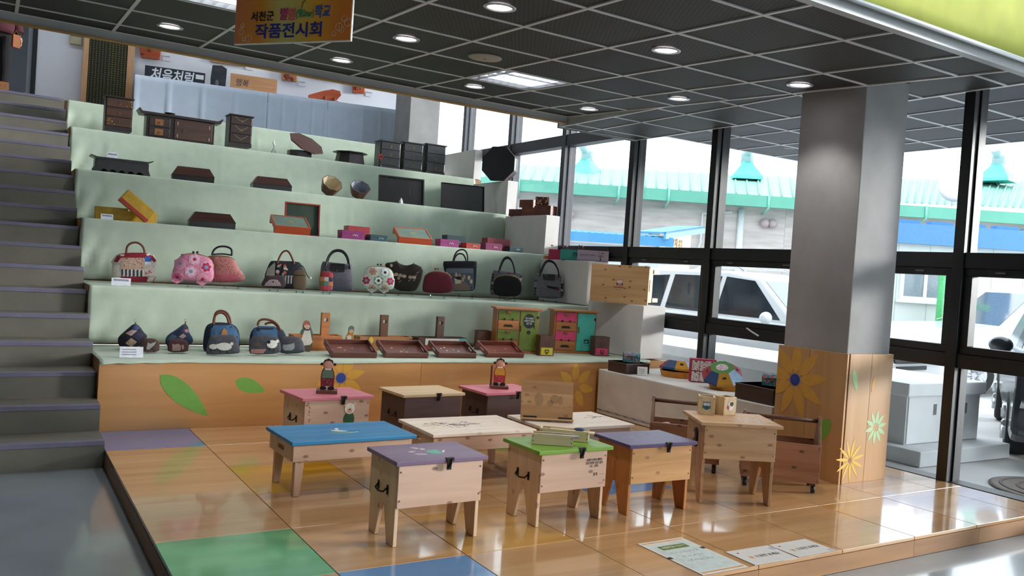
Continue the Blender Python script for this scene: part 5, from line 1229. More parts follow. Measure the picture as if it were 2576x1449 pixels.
# 6 red plaid purse and village tote
q0 = (3.181, 1.92, 0.988)
ol = [(-0.1521, 0.0182), (-0.1484, 0.1033), (-0.134, 0.1703), (-0.0892, 0.2063), (0.0041, 0.222), (0.0899, 0.2088), (0.1303, 0.169), (0.154, 0.0951), (0.1531, 0.0385), (0.131, 0.0163), (0.0189, -0.0006), (-0.1227, 0.0013)]
t, p = bag('dark red plaid purse with two red clasp beads', (q0[0], 1.92, q0[2]), ol, .10, check('4a1420', '6f2230', 44, 'red_plaid', '5c1a28'), 'purse', 'frame_purse')
clasp(t, [(-0.138, 0.1606), (-0.0892, 0.2063), (0.004, 0.2238), (0.0946, 0.2091), (0.1353, 0.1647)], [(-0.0331, 0.2431), (-0.005, 0.2449)], '8a1418', .01); stand(q0[0], 1.92, facing(q0[0], 1.92), .14, ['under the dark red plaid purse'], .945, SZ(q0))
q0 = (3.587, 2.2, 1.008)
ol = [(-0.1988, 0.2998), (-0.1595, 0.3074), (0.1569, 0.3304), (0.1633, 0.3089), (0.1655, 0.0508), (0.1481, 0.0148), (0.1089, 0.0053), (-0.0889, -0.0079), (-0.12, 0.0119), (-0.1777, 0.2068)]
t, p = bag('black tote appliqued with a village scene and round black handles', (q0[0], 2.2, q0[2]), ol, .10, mat('20222a', .9, var=.1, scale=50, key='black_felt'))
V_ = [(-0.1635, 0.2177), (-0.1445, 0.2308), (0.1277, 0.247), (0.1451, 0.0295), (0.0986, 0.0115), (-0.1091, -0.0023)]; patch(t, p, V_, '6f7686', 'sky_patch', .002)
patch(t, p, [(-0.1559, 0.1784), (0.1339, 0.1977), (0.1454, 0.0246), (0.0986, 0.0115), (-0.1111, -0.0024)], '545a6c', 'far_hills', .003); patch(t, p, [(-0.0781, 0.0544), (-0.0165, 0.0983), (0.0534, 0.093), (0.1006, 0.0564), (0.1085, 0.0122), (-0.1042, -0.002), (-0.1352, 0.0904)], '7a6a5e', 'near_hill', .004)
for a, b, w, c in zip(*[iter([])] * 4): pass
for i, (a, b) in enumerate([(-0.0508, 0.1655), (-0.0155, 0.158), (0.0346, 0.1513), (0.0848, 0.1447), (0.1121, 0.1068), (0.0218, 0.1207)]): patch(t, p, ngon(a, b, .015, 10, rz=.024), ['c4ac90', 'b59a80', 'a88a70', 'c9b49a', 'd2b8a0', 'b0967c'][i], 'tree_patch', .004)
patch(t, p, [(-0.0686, 0.1345), (-0.0349, 0.1517), (0.0063, 0.1296), (0.0046, 0.0798), (-0.0593, 0.0706)], 'cfc4a8', 'house_wall', .006); patch(t, p, [(-0.0808, 0.1387), (-0.0102, 0.1533), (0.0122, 0.1151), (-0.0326, 0.1171)], '1c1a1c', 'house_roof', .008)
handle(t, [(-0.0939, 0.2918), (-0.088, 0.3519), (-0.0623, 0.4132), (-0.0192, 0.4379), (0.0206, 0.4366), (0.0528, 0.401), (0.0634, 0.3172)], .008, blackl, -.045); handle(t, [(-0.0801, 0.3077), (-0.0731, 0.3528), (-0.046, 0.3924), (-0.0118, 0.4016), (0.0238, 0.3891), (0.0469, 0.341), (0.0535, 0.3165)], .008, blackl, .03)
stand(q0[0] + .05, 2.16, facing(q0[0], 2.2), .14, ['under the village tote'], .945, SZ(q0))
# 7 plaid totes
def plaid_tote(label, q0, y, ol, flap, hd, seed):
    t, p = bag(label, (q0[0], y, q0[2]), ol, .11, mat('77767c', .9, var=.1, scale=45, key='light_grey_wool'), group='grey plaid totes'); r = random.Random(seed)
    xs = [a[0] for a in ol]; zs = [a[1] for a in ol]; x0, x1, z1 = min(xs), max(xs), max(zs)
    patch(t, p, [(x0 + .015, .015), (x1 - .015, .015), (x1 - .018, z1 * .38), (x0 + .018, z1 * .38)], check('3a3a48', '9a9aa4', 40, 'plaid2', '66666f'), 'plaid_base', .002)
    for i in range(7): 
        for s, xx in ((-1, x0 + .022), (1, x1 - .022)): patch(t, p, [(xx - .012, z1 * (.1 + .11 * i)), (xx + .012, z1 * (.1 + .11 * i)), (xx + .012, z1 * (.18 + .11 * i)), (xx - .012, z1 * (.18 + .11 * i))], r.choice(['2a2a30', '8c8c92', '4a4450', 'b8b4b4', '55303a']), 'side_patch', .003)
    if flap: patch(t, p, flap, blackl, 'flap', .006)
    handle(t, hd, .008, blackl, -.045); handle(t, [(a + .012, b - .008) for a, b in hd], .008, blackl, .04); return t, p
q0 = (4.163, 2.2, 0.981)
plaid_tote('grey plaid tote standing behind a black frame purse', q0, 2.2, [(-0.1753, 0.0089), (-0.179, 0.1422), (-0.1575, 0.2824), (-0.1162, 0.28), (0.1105, 0.2694), (0.1569, 0.2673), (0.1681, 0.1448), (0.1712, 0.0525), (0.1381, 0.0092), (-0.1286, 0.0017)], None, [(-0.0988, 0.2503), (-0.0838, 0.3335), (-0.0531, 0.4126), (-0.0082, 0.4331), (0.0348, 0.4031), (0.0659, 0.3229), (0.0788, 0.2518)], 3)
q1 = (4.046, 1.98, 0.985)
ol = [(-0.1543, 0.0647), (-0.1553, 0.1547), (-0.1234, 0.2018), (-0.015, 0.226), (0.0959, 0.2114), (0.1397, 0.1543), (0.1543, 0.0853), (0.1337, 0.0189), (0.05, 0.0003), (-0.0697, -0.0046), (-0.141, 0.0156)]
t, p = bag('plain black frame purse with a red clasp bead before the plaid tote', (q1[0], 1.98, q1[2]), ol, .09, mat('0e0d0e', .95, var=.1, key='black_velvet'), 'purse', 'frame_purse'); clasp(t, [(-0.1553, 0.1547), (-0.1235, 0.2038), (-0.0152, 0.228), (0.0978, 0.2135), (0.1394, 0.1592)], [(-0.0185, 0.2487), (0.0083, 0.2505)], '8a2430', .01)
handle(t, [(-0.0896, -0.006), (-0.0274, -0.0388), (0.0423, -0.0342), (0.0894, 0.0089)], .003, blackl); stand(q1[0], 1.98, facing(q1[0], 1.98), .16, ['under the black frame purse'], .945, SZ(q1))
q0 = (4.665, 2.1, 0.981)
ol = [(-0.1794, 0.0195), (-0.1821, 0.1398), (-0.1595, 0.2722), (-0.107, 0.2705), (0.0918, 0.2732), (0.1238, 0.2649), (0.1485, 0.1303), (0.1592, 0.0473), (0.1306, 0.0055), (-0.0469, -0.0031)]
t, p = plaid_tote('grey plaid tote with black flap at the end of the second tier', q0, 2.1, ol, [(-0.0862, 0.2719), (0.0501, 0.2705), (0.0491, 0.2075), (0.0341, 0.1961), (-0.0657, 0.1999), (-0.082, 0.2093)], [(-0.1206, 0.2382), (-0.1053, 0.323), (-0.0691, 0.4092), (-0.0232, 0.428), (0.0359, 0.4057), (0.0831, 0.325), (0.0939, 0.2419)], 5)
patch(t, p, [(-0.0459, 0.1384), (0.1015, 0.1272), (0.1036, 0.0959), (-0.0233, 0.1137)], '18161a', 'bird_patch', .004); patch(t, p, ngon(*[(0.0869, 0.1105)][0], .02, 10), '6b2c34', 'round_patch', .005)
stand(q0[0], 2.08, facing(q0[0], 2.1), .14, ['under the flapped plaid tote'], .945, SZ(q0))

# ---------------------------------------------------------------- pouches and bags on the lowest tier
ZS = .4885
def pyr(label, base, ol, y, m, cells, ring, seed):
    t, p = bag(label, (base[0], y, ZS + .004), ol, .14, m, 'pouch', 'pyramid_pouch', sm=1, edge=.2); r = random.Random(seed)
    for pts, c in cells: patch(t, p, pts, c, 'patchwork_square', .002)
    MB().tube([(ring[0] + .011 * math.cos(k * PI / 6), 0, ring[1] + .012 + .011 * math.sin(k * PI / 6)) for k in range(13)], .002, 6, cap=False).build('ring', mat('b9b4a8', .3, .8, key='ring_metal'), t)
    MB().box(-.005, .005, -.003, .003, 0, .022).build('loop', mat('6a5c40', .8, key='loop'), t, loc=(ring[0], 0, ring[1] - .02)); return t
q0 = (0.282, 1.2, 0.49)
pyr('patchwork pyramid pouch in navy and flowered squares with a ring', q0, [(-0.0989, 0.0535), (-0.0972, 0.0818), (-0.0511, 0.1308), (0.0085, 0.1912), (0.0453, 0.169), (0.0767, 0.1216), (0.1067, 0.0954), (0.0879, 0.0588), (0.0621, 0.0218), (0.0211, 0.0014), (-0.0708, 0.0024), (-0.0935, 0.0256)], 1.2, mat('221f2a', .9, var=.1, key='dark_patch'),
    [([(-0.0094, 0.1406), (0.0298, 0.1362), (-0.0098, 0.0947), (-0.0499, 0.1132)], 'b59a96'), ([(0.0335, 0.1329), (0.0781, 0.1005), (0.0384, 0.0591), (-0.0048, 0.0936)], '2a2c44'), ([(0.0089, 0.1842), (0.046, 0.1584), (0.0296, 0.1397), (-0.0096, 0.1441)], '34456c'), ([(-0.0089, 0.0806), (0.0319, 0.0516), (-0.0007, 0.0105), (-0.0485, 0.0391)], print_mat('b09484', ['7a4a4a'], 60, 'flower_square', .3)), ([(-0.0832, 0.0827), (-0.0497, 0.1097), (-0.014, 0.0838), (-0.0525, 0.0459)], '191720')],
    [(0.0153, 0.1952)][0], 1)
q0 = (0.625, 1.22, 0.486)
pyr('patchwork pyramid pouch with blue wings and a ring', q0, [(-0.1063, 0.0658), (-0.087, 0.1035), (-0.0314, 0.1436), (0.0305, 0.1987), (0.0583, 0.1641), (0.0607, 0.1278), (0.0967, 0.0793), (0.0955, 0.0428), (0.057, 0.0184), (-0.051, 0.0003), (-0.0998, 0.0225)], 1.22, mat('33405c', .9, var=.1, key='denim_patch'),
    [([(0.0307, 0.195), (0.0546, 0.1639), (0.0196, 0.1433), (-0.0106, 0.1595)], '3d3a40'), ([(0.0269, 0.1438), (0.0551, 0.1566), (0.0609, 0.1242), (0.0353, 0.1262)], 'c08a90'), ([(-0.0517, 0.1204), (-0.0133, 0.1448), (0.0206, 0.1288), (-0.0138, 0.0974)], '262f4c'), ([(-0.0099, 0.094), (0.0213, 0.1179), (0.0445, 0.0976), (0.0167, 0.0776)], 'a88a84'), ([(-0.0991, 0.0662), (-0.0582, 0.109), (-0.0244, 0.0931), (-0.0691, 0.0537)], '4f6a78')],
    [(0.0336, 0.2061)][0], 2)
def purse(label, q, y, ol, m, parts, grp=None, nm='pouch'):
    t, p = bag(label, (q[0], y, ZS), ol, .06, m, 'pouch', nm, group=grp)
    for pts, c, n in parts: patch(t, p, pts, c, n, .003)
    return t, p
q1 = (0.376, 0.98, 0.495)
purse('small brown coin pouch with a grey bird before the navy pyramid', q1, .98, [(-0.0752, 0.0399), (-0.0672, 0.075), (-0.0445, 0.0972), (0.0174, 0.1027), (0.053, 0.0864), (0.0658, 0.0493), (0.0621, 0.0007), (-0.0516, -0.0034)], mat('4a3634', .9, var=.12, key='brown_wool'), [([(-0.0186, 0.0713), (-0.0007, 0.0621), (0.0397, 0.0786), (0.0275, 0.0537), (-0.008, 0.0167), (-0.0257, 0.0225)], '9a9a92', 'bird_patch'), ([(-0.0449, 0.0005), (0.0238, 0.005), (0.0163, 0.0149), (-0.0387, 0.0112)], '6a5048', 'base_patch')])
q1 = (0.575, 0.98, 0.496)
purse('small maroon coin pouch with a pale cat before the blue pyramid', q1, .98, [(-0.08, 0.0404), (-0.065, 0.08), (-0.0346, 0.0982), (0.0285, 0.1003), (0.0616, 0.0779), (0.0714, 0.0364), (0.0632, 0.0007), (-0.07, -0.0047)], mat('58343a', .9, var=.12, key='maroon_wool'), [([(-0.0464, 0.0637), (-0.0318, 0.0562), (-0.0007, 0.0632), (0.0145, 0.0466), (0.0133, 0.0114), (-0.0427, 0.0077)], 'a8897e', 'cat_patch'), ([(0.0173, 0.0574), (0.035, 0.055), (0.0389, 0.0272), (0.0233, 0.0191)], 'a8897e', 'cat_tail')])
o = MB().box(-.075, .075, -.003, 0, 0, .08).build('price_card', mat('dfe3ee', .7, key='card'), None, loc=(0.214, 0.703) + (.489,), rot=(-.4, 0, -.1)); o.location[1] = .7
tag(o, 'white price card before the patchwork pyramid pouch', 'card')
for k in range(3): MB().box(-.06, .03, -.0042, -.003, .02 + .018 * k, .026 + .018 * k).build('print', mat('8a8f9c', .7, key='card_print'), o)
def boston(label, q0, y, body, front, scene, hd1, hd2, grp):
    t, p = bag(label, (q0[0], y, ZS), body, .15, mat('1e2436', .9, var=.1, key='navy_denim'), 'handbag', 'boston_bag', group=grp)
    patch(t, p, front, mat('3f6488', .9, var=.1, scale=12, key='blue_denim'), 'front_panel', .004)
    for pts, c in scene: patch(t, p, pts, c, 'applique', .006)
    handle(t, hd1, .009, leather, -.05, flat=.5); handle(t, hd2, .009, leather, .03, flat=.5); return t, p
q0 = (0.919, 1.12, 0.5)
boston('blue denim boston bag with tree applique and tall brown handles', q0, 1.12, [(-0.1365, 0.0056), (-0.1382, 0.0865), (-0.1289, 0.1681), (-0.1018, 0.203), (-0.029, 0.2152), (0.0596, 0.2101), (0.1134, 0.1768), (0.1329, 0.1045), (0.1392, 0.0093), (-0.0142, -0.0083), (-0.1243, -0.0119)],
    [(-0.0891, 0.0677), (-0.0877, 0.1561), (-0.0642, 0.1908), (0.0678, 0.1974), (0.0992, 0.1685), (0.1256, 0.104), (0.1314, 0.0161), (-0.0811, 0.002)], [([(-0.0542, 0.0958), (-0.051, 0.1585), (-0.0212, 0.098)], '56788a'), ([(-0.0142, 0.1021), (-0.0029, 0.1544), (0.0107, 0.1715), (0.0303, 0.1529), (0.0408, 0.1058)], 'b5784a')],
    [(-0.0718, 0.194), (-0.0684, 0.2531), (-0.0483, 0.2838), (-0.0122, 0.2936), (0.0264, 0.2667), (0.0455, 0.2018)], [(-0.0649, 0.2018), (-0.063, 0.2829), (-0.0278, 0.3073), (0.0169, 0.2992), (0.0489, 0.2609), (0.0599, 0.2064)], 'blue denim boston bags')
q0 = (1.283, 1.14, 0.5)
boston('blue denim boston bag with drooping brown handles behind sheep pouch', q0, 1.14, [(-0.1366, -0.0015), (-0.1431, 0.0968), (-0.1245, 0.1588), (-0.0882, 0.184), (0.0635, 0.1865), (0.1099, 0.1744), (0.1484, 0.1086), (0.1512, 0.0101), (-0.0449, -0.0106)],
    [(-0.1222, 0.0678), (-0.1164, 0.1517), (-0.081, 0.1905), (0.0479, 0.193), (0.0688, 0.164), (0.0827, 0.0131), (-0.1139, 0.0)], [([(-0.0859, 0.093), (-0.0824, 0.154), (-0.0481, 0.0955)], '56788a'), ([(-0.0443, 0.0958), (-0.036, 0.1419), (-0.0217, 0.0973)], '6a5a6a')],
    [(-0.0849, 0.1918), (-0.0798, 0.2301), (-0.0469, 0.249), (0.022, 0.2406), (0.0696, 0.2096), (0.0958, 0.1582)], [(-0.0287, 0.2031), (0.0005, 0.2202), (0.0383, 0.2228), (0.0706, 0.1945), (0.0877, 0.1653)], 'blue denim boston bags')
gw = mat('4b4c54', .9, var=.1, scale=40, key='charcoal_wool')
def sheep(t, p, x, z, w, h, c='d5d2ca'):
    for k in (-.5, .4): patch(t, p, [(x + w * k - .003, z - h * 1.7), (x + w * k + .003, z - h * 1.7), (x + w * k + .004, z - h * .6), (x + w * k - .004, z - h * .6)], '1c1a1c', 'sheep_leg', .003)
    patch(t, p, ngon(x, z, w, 12, rz=h), c, 'sheep_body', .004); patch(t, p, ngon(x + w * .95, z + h * .75, h * .42, 8), c, 'sheep_head', .005)
q1 = (0.87, 0.84, 0.477)
t, p = purse('grey zip pouch with two white sheep', q1, .84, [(-0.124, 0.0045), (-0.1176, 0.0685), (-0.1005, 0.1297), (-0.0801, 0.1417), (0.0606, 0.151), (0.0827, 0.1384), (0.108, 0.0764), (0.1221, 0.0244), (0.1056, 0.0056), (-0.1126, -0.0075)], gw, [], 'grey animal pouches')
e = [(-0.0744, 0.0558), (0.0032, 0.0589)]; sheep(t, p, e[0][0], e[0][1], .03, .02); sheep(t, p, e[1][0], e[1][1], .055, .03)
q1 = (1.186, 0.84, 0.478)
t, p = purse('grey zip pouch with a leaping white sheep and pink hill', q1, .84, [(-0.1255, 0.0337), (-0.1226, 0.0992), (-0.1031, 0.1331), (-0.0533, 0.1473), (0.0627, 0.1478), (0.1007, 0.1213), (0.1164, 0.0498), (0.1082, 0.0094), (-0.1083, -0.0072)], gw, [([(-0.1077, 0.0385), (0.0044, 0.0424), (-0.0151, 0.0084), (-0.1089, 0.0022)], 'b5837c', 'pink_hill'), ([(-0.0856, 0.0872), (-0.05, 0.0968), (-0.0341, 0.0761), (-0.0476, 0.0607), (-0.0803, 0.0621)], '5d5248', 'brown_patch')], 'grey animal pouches')
e = [(0.0454, 0.0814), (0.0189, 0.0977)]; sheep(t, p, e[0][0], e[0][1], .04, .032, 'e8e6e0'); patch(t, p, ngon(e[1][0], e[1][1], .014, 8), '1c1a1c', 'sheep_face', .007)
q1 = (1.412, 0.86, 0.48)
t, p = purse('grey zip pouch with a pale hen beside the leaping sheep', q1, .90, [(-0.0947, 0.0322), (-0.0996, 0.1059), (-0.0901, 0.1303), (0.0351, 0.1408), (0.0736, 0.1175), (0.0992, 0.0451), (0.0957, 0.0078), (-0.0809, -0.0076)], gw, [([(-0.0731, 0.0411), (-0.0714, 0.0708), (-0.049, 0.0686), (-0.0052, 0.0789), (0.0127, 0.0875), (0.0191, 0.0472), (-0.0018, 0.0273), (-0.0571, 0.0236)], '9aa0a2', 'hen_patch')], 'grey animal pouches')
# cut-out wooden figures and handled boxes
toolw = wood('b5713a', '985a2c', 'x', rough=.5, key='oiled_wood'); toolm = wood('5b3a2c', '46291e', 'x', rough=.5, key='walnut_stain')
def toolbox(label, b, m, hm, hx, panel=None, d=.15):
    x, y, z, w, h = b; t = root('handled_tool_box', label, 'tool box', (x, y, ZS), 0., 'open boxes with a keyhole handle'); hb = z + h - ZS
    box('front', m, t, -w / 2, w / 2, 0, .012, 0, hb, bevel=.002); box('back', m, t, -w / 2, w / 2, d - .012, d, 0, hb, bevel=.002); box('end', m, t, -w / 2, -w / 2 + .012, .012, d - .012, 0, hb); box('end', m, t, w / 2 - .012, w / 2, .012, d - .012, 0, hb); box('bottom', m, t, -w / 2, w / 2, .012, d - .012, 0, .01)
    cx, cz, r = hx, hb + .13, .019; ol = [(cx - .035, 0.), (cx + .035, 0.), (cx + .035, hb + .19), (cx - .035, hb + .19)]
    hl = [(cx + r * math.sin(2 * PI * k / 16), cz + r * math.cos(2 * PI * k / 16)) for k in range(17)]
    pl = [ol[0], ol[1], ol[2], (cx, hb + .19)] + hl + [(cx, hb + .19), ol[3]]
    MB().prism(pl, d / 2 - .008, d / 2 + .03).build('handle_board', hm, t); return t, hb
b = (1.734, 1.22, 0.486, 0.423, 0.13); t, hb = toolbox('honey wood handled box behind the wooden figure in a white apron', b, toolw, toolw, .08)
b = (2.385, 1.28, 0.491, 0.507, 0.117); t, hb = toolbox('wood handled box with a small yellow bird', b, wood('a5713f', '8a5a30', 'x', key='oak'), wood('7a4f30', '633e26', 'z', key='oak_dark'), -.0)
MB().prism(ngon(-b[3] * .3, hb * .72, .022, 12, rz=.03), -.006, 0).build('yellow_bird', mat('c9a83c', .5, key='bird_yellow'), t)
b = (2.931, 1.24, 0.49, 0.507, 0.121); t, hb = toolbox('dark wood handled box with torn white and teal painted front', b, toolm, toolm, .0)
box('white_paint', mat('d2cfc8', .6, var=.06, scale=20, key='chalk_white'), t, -b[3] / 2 + .07, b[3] * .32, -.0015, 0, hb * .45, hb * .93); box('red_paint', mat('9a3a30', .6, key='chalk_red'), t, -b[3] / 2 + .07, -b[3] / 2 + .2, -.0015, 0, hb * .1, hb * .45); box('teal_paint', mat('3c9a96', .6, key='chalk_teal'), t, b[3] * .32, b[3] / 2 - .005, -.0015, 0, hb * .4, hb * .95)
def cutout(label, q, pieces, y, name='wooden_figure', base=None, th=.012):
    t = root(name, label, 'figure', (q[0], y, q[2]), facing(q[0], y, .8))
    for k, (pts, c, n) in enumerate(pieces): MB().prism(smooth_ol(pts, 1), -.0016 * k, th if k == 0 else -.0016 * (k - 1)).build(n, mat(c, .5, var=.03, key='figure_paint'), t)
    return t
q0 = (1.62, 1.13, 0.496)
cutout('wooden cut-out of a cook in a long white apron', (q0[0], 0, ZS), [([(-0.0349, -0.0023), (-0.0506, 0.1756), (-0.0576, 0.2218), (-0.029, 0.2611), (0.0031, 0.2453), (0.0093, 0.2107), (0.0279, 0.1653), (0.0328, 0.15), (0.031, 0.0021)], '6b5a4a', 'back_board'), ([(-0.0754, 0.139), (-0.07, 0.1743), (-0.0444, 0.1994), (-0.0369, 0.1454)], '5e7a68', 'sleeve'), ([(-0.0013, 0.1945), (0.023, 0.1805), (0.0333, 0.1423), (0.014, 0.141)], '5e7a68', 'sleeve'),
    ([(-0.0361, 0.1921), (0.0026, 0.1947), (0.014, 0.141), (0.0387, 0.0609), (-0.0692, 0.046), (-0.0514, 0.1289)], 'dcd8cc', 'apron'), ([(-0.0537, 0.2221), (-0.0516, 0.2495), (-0.0291, 0.2626), (-0.0012, 0.2528), (0.006, 0.2261)], 'b5685c', 'hat'), ([(-0.0498, 0.2224), (0.006, 0.2261), (0.0047, 0.1987), (-0.0204, 0.1893), (-0.0421, 0.1995)], 'd8b49a', 'face'), ([(-0.0335, 0.1884), (0.0054, 0.1887), (0.0037, 0.1777), (-0.0312, 0.1769)], '3a3f44', 'bow_tie')], 1.13)
q0 = (1.974, 1.16, 0.494)
cutout('small wooden cut-out of a woman in an orange dress', (q0[0], 0, ZS + .002), [([(-0.0479, -0.0032), (-0.0497, 0.0849), (-0.0375, 0.1418), (-0.0231, 0.1668), (-0.0258, 0.2068), (-0.0032, 0.2283), (0.0216, 0.2179), (0.0282, 0.1783), (0.0173, 0.1615), (0.0341, 0.0905), (0.0359, 0.0024)], 'c08a3c', 'dress'), ([(-0.0242, 0.1828), (-0.0223, 0.215), (0.0008, 0.2286), (0.0257, 0.2166), (0.025, 0.1901)], '6c8478', 'hair'), ([(-0.0207, 0.1911), (0.0192, 0.1937), (0.0171, 0.1655), (-0.0106, 0.1597)], 'dcb49c', 'face'), ([(-0.0335, 0.1421), (0.0065, 0.1432), (0.0051, 0.1046), (-0.0269, 0.1025)], 'e0d8c8', 'bib'), ([(-0.0502, 0.0913), (0.0297, 0.0966), (0.0359, 0.0024), (-0.0479, -0.0032)], 'd6a898', 'skirt')], 1.10)
# shallow trays leaning back
trm = wood('6b3f34', '552e26', 'x', rough=.45, key='tray_wood'); trm2 = wood('8a4a3a', '703a2e', 'x', rough=.45, key='tray_wood_red')
def tray(label, b, m, motif, seed):
    x, y, z, w, h = b; t = root('serving_tray', label, 'tray', (x, y, ZS), -.06, 'shallow wooden serving trays'); t.rotation_euler = (math.radians(19), 0, -.06); d = .26; hh = .045
    box('bottom', m, t, -w / 2, w / 2, 0, d, 0, .008); box('side', m, t, -w / 2, w / 2, 0, .011, .008, hh, bevel=.002); box('side', m, t, -w / 2, w / 2, d - .011, d, .008, hh, bevel=.002)
    for s in (-1, 1):
        xx = s * (w / 2 - .0055); bb = MB(); bb.box(xx - .0055, xx + .0055, .011, d * .33, .008, hh + .006); bb.box(xx - .0055, xx + .0055, d * .67, d - .011, .008, hh + .006); bb.box(xx - .0055, xx + .0055, d * .33, d * .67, .008, .018); bb.box(xx - .0055, xx + .0055, d * .33, d * .67, .036, hh + .006); bb.build('grip_side', m, t)
    r = random.Random(seed)
    for k in range(5): MB().prism(ngon(r.uniform(-w * .25, w * .25), d * r.uniform(.2, .75), r.uniform(.006, .013), 7), .008, .0088, axis='z').build('painted_motif', mat(motif, .6, key='tray_paint'), t)
TB = [(1.867, 0.72, 0.481, 0.376, 0.03), (2.329, 0.72, 0.484, 0.383, 0.031), (2.806, 0.72, 0.486, 0.36, 0.032), (3.319, 0.76, 0.485, 0.372, 0.032)]
TL = ['brown serving tray before the orange-dressed wooden figure', 'brown serving tray with a gilt corner before the yellow bird box', 'brown serving tray with a white arc of dots', 'reddish serving tray before the green cabinet']
for b, lb, m, c, s in zip(TB, TL, (trm, trm, trm, trm2), ('a58a7c', 'a8905a', 'cfc6bc', 'b58a84'), (1, 2, 3, 4)): tray(lb, b, m, c, s)
# small cabinets
honey = wood('b06a24', '945518', 'z', rough=.4, coat=.2, key='honey_wood'); honeyx = wood('b87228', '9a5c1c', 'x', rough=.4, coat=.2, key='honey_wood_top')
def cabinet(label, b, cd_, cdoor, motif):
    x, y, z, w, h = b; t = root('small_cabinet', label, 'cabinet', (x, y, ZS), -.28, 'small painted cabinets'); h = z + h - ZS; d = .17
    box('case', honey, t, -w / 2, w / 2, .01, d, 0, h - .018, bevel=.002); box('top', honeyx, t, -w / 2 - .022, w / 2 + .022, -.02, d + .01, h - .018, h, bevel=.003); box('base', honeyx, t, -w / 2, w / 2, .0, .02, 0, .022)
    dw = w * .52; zz = .03; u = (h - .055) / 4
    ironm = mat('241c1a', .5, .5, key='iron')
    for k in range(4):
        z0 = zz + k * u; painted = k % 2 == 1
        dr = box('drawer_front', mat(cd_, .5, var=.05, scale=30, key='painted_front') if painted else honeyx, t, -w / 2 + .014, -w / 2 + dw - .004, 0, .015, z0 + .003, z0 + u - .003, bevel=.002); cx = -w / 2 + dw / 2 + .004
        if painted:
            box('handle', wood('8a5a28', '70481e', 'x', key='pull'), dr, cx - .02, cx + .02, -.012, 0, z0 + u - .03, z0 + u - .008, bevel=.003)
            for s in (-1, 1): box('hinge', ironm, dr, cx + s * .04 - .008, cx + s * .04 + .008, -.003, 0, z0 - .004, z0 + .016)
        else: MB().prism([(cx - .05, z0 + u * .3), (cx + .05, z0 + u * .3), (cx + .035, z0 + u * .55), (cx - .035, z0 + u * .55)], -.001, .0).build('cut_grip', mat('2a1808', .8, key='grip_shadow'), dr)
    do = box('door', mat(cdoor, .5, var=.06, scale=20, key='painted_door'), t, -w / 2 + dw + .012, w / 2 - .012, 0, .015, .03, h - .028, bevel=.002); box('handle', wood('8a5a28', '70481e', 'z', key='pull'), do, -w / 2 + dw + .016, -w / 2 + dw + .034, -.012, 0, h * .48, h * .62, bevel=.003)
    for q in (.2, .78): box('hinge', ironm, do, w / 2 - .026, w / 2 - .006, -.003, 0, h * q, h * q + .024)
    motif(do, (-w / 2 + dw + w / 2) / 2, h, w - dw); return t
def tea(do, cx, h, w):
    bk = mat('20272a', .7, key='chalk_black'); MB().prism(ngon(cx, h * .72, .058, 24, rz=.07), -.002, -.0005).build('speech_bubble', bk, do); MB().prism([(cx + .03, h * .63), (cx + .052, h * .66), (cx + .062, h * .55)], -.002, -.0005).build('bubble_tail', bk, do)
    text('lettering', 'TEA MAKES\nEVERYTHING\nBETTER', .027, mat('d5d8d0', .7, key='chalk'), do, (cx, -.003, h * .72), width=.10); MB().prism(ngon(cx, h * .47, .02, 14), -.002, -.0005).build('round_motif', bk, do)
def sew(do, cx, h, w): sewing(do, cx + .01, h * .25, .03, ink); scribble(do, cx, h * .2, .09, .016, ink, 0.)
cabinet('honey wood cabinet with olive fronts and a black speech bubble', (3.647, 1.1, 0.486, 0.421, 0.435), '66781e', '6f7f24', tea)
cabinet('honey wood cabinet with pink drawers and a teal door', (4.326, 1.1, 0.489, 0.44, 0.431), 'd2386a', '45b5a4', sew)
def pencil_box(label, b, c, d=.11):
    x, y, z, w, h = b; t = root('drawer_box', label, 'box', (x, y, ZS), -.2, 'brown boxes with one small drawer'); h = z + h - ZS; bw = wood('6a4030', '523024', 'z', rough=.45, key='box_brown')
    b_ = MB(); b_.box(-w / 2, w / 2, 0, .01, .0, h); b_.box(-w / 2, w / 2, d - .01, d, 0, h); b_.box(-w / 2, -w / 2 + .01, .01, d - .01, 0, h); b_.box(w / 2 - .01, w / 2, .01, d - .01, 0, h); b_.box(-w / 2 + .01, w / 2 - .01, .01, d - .01, 0, .01); b_.build('case', bw, t)
    MB().tube([(.02 * math.cos(k * PI / 8), -.0005, h * .6 + .02 * math.sin(k * PI / 8)) for k in range(17)], .0015, 5, cap=False).build('burned_ring', mat('3a2218', .7, key='burned'), t)
    if c:
        dr = box('drawer', mat(c, .5, key='drawer_paint'), t, -w / 2 + .012, w / 2 - .012, -.003, .01, .008, h * .4, bevel=.002); im = mat('3a2a20', .4, .6, key='bronze')
        for a in ((-.02, .02, h * .27, h * .3), (-.02, -.014, h * .17, h * .3), (.014, .02, h * .17, h * .3), (-.02, .02, h * .15, h * .18), (-.006, .006, h * .08, h * .16)): box('label_holder', im, dr, a[0], a[1], -.006, -.003, a[2], a[3])
pencil_box('brown box with a yellow drawer between the two cabinets', (3.854, 0.89, 0.492, 0.144, 0.191), 'd2bc2a'); pencil_box('brown box with a pink drawer beside the teal-doored cabinet', (4.52, 0.9, 0.488, 0.158, 0.19), 'd83a66'); pencil_box('plain small brown box beside the olive cabinet', (3.439, 1.36, 0.488, 0.136, 0.186), None)

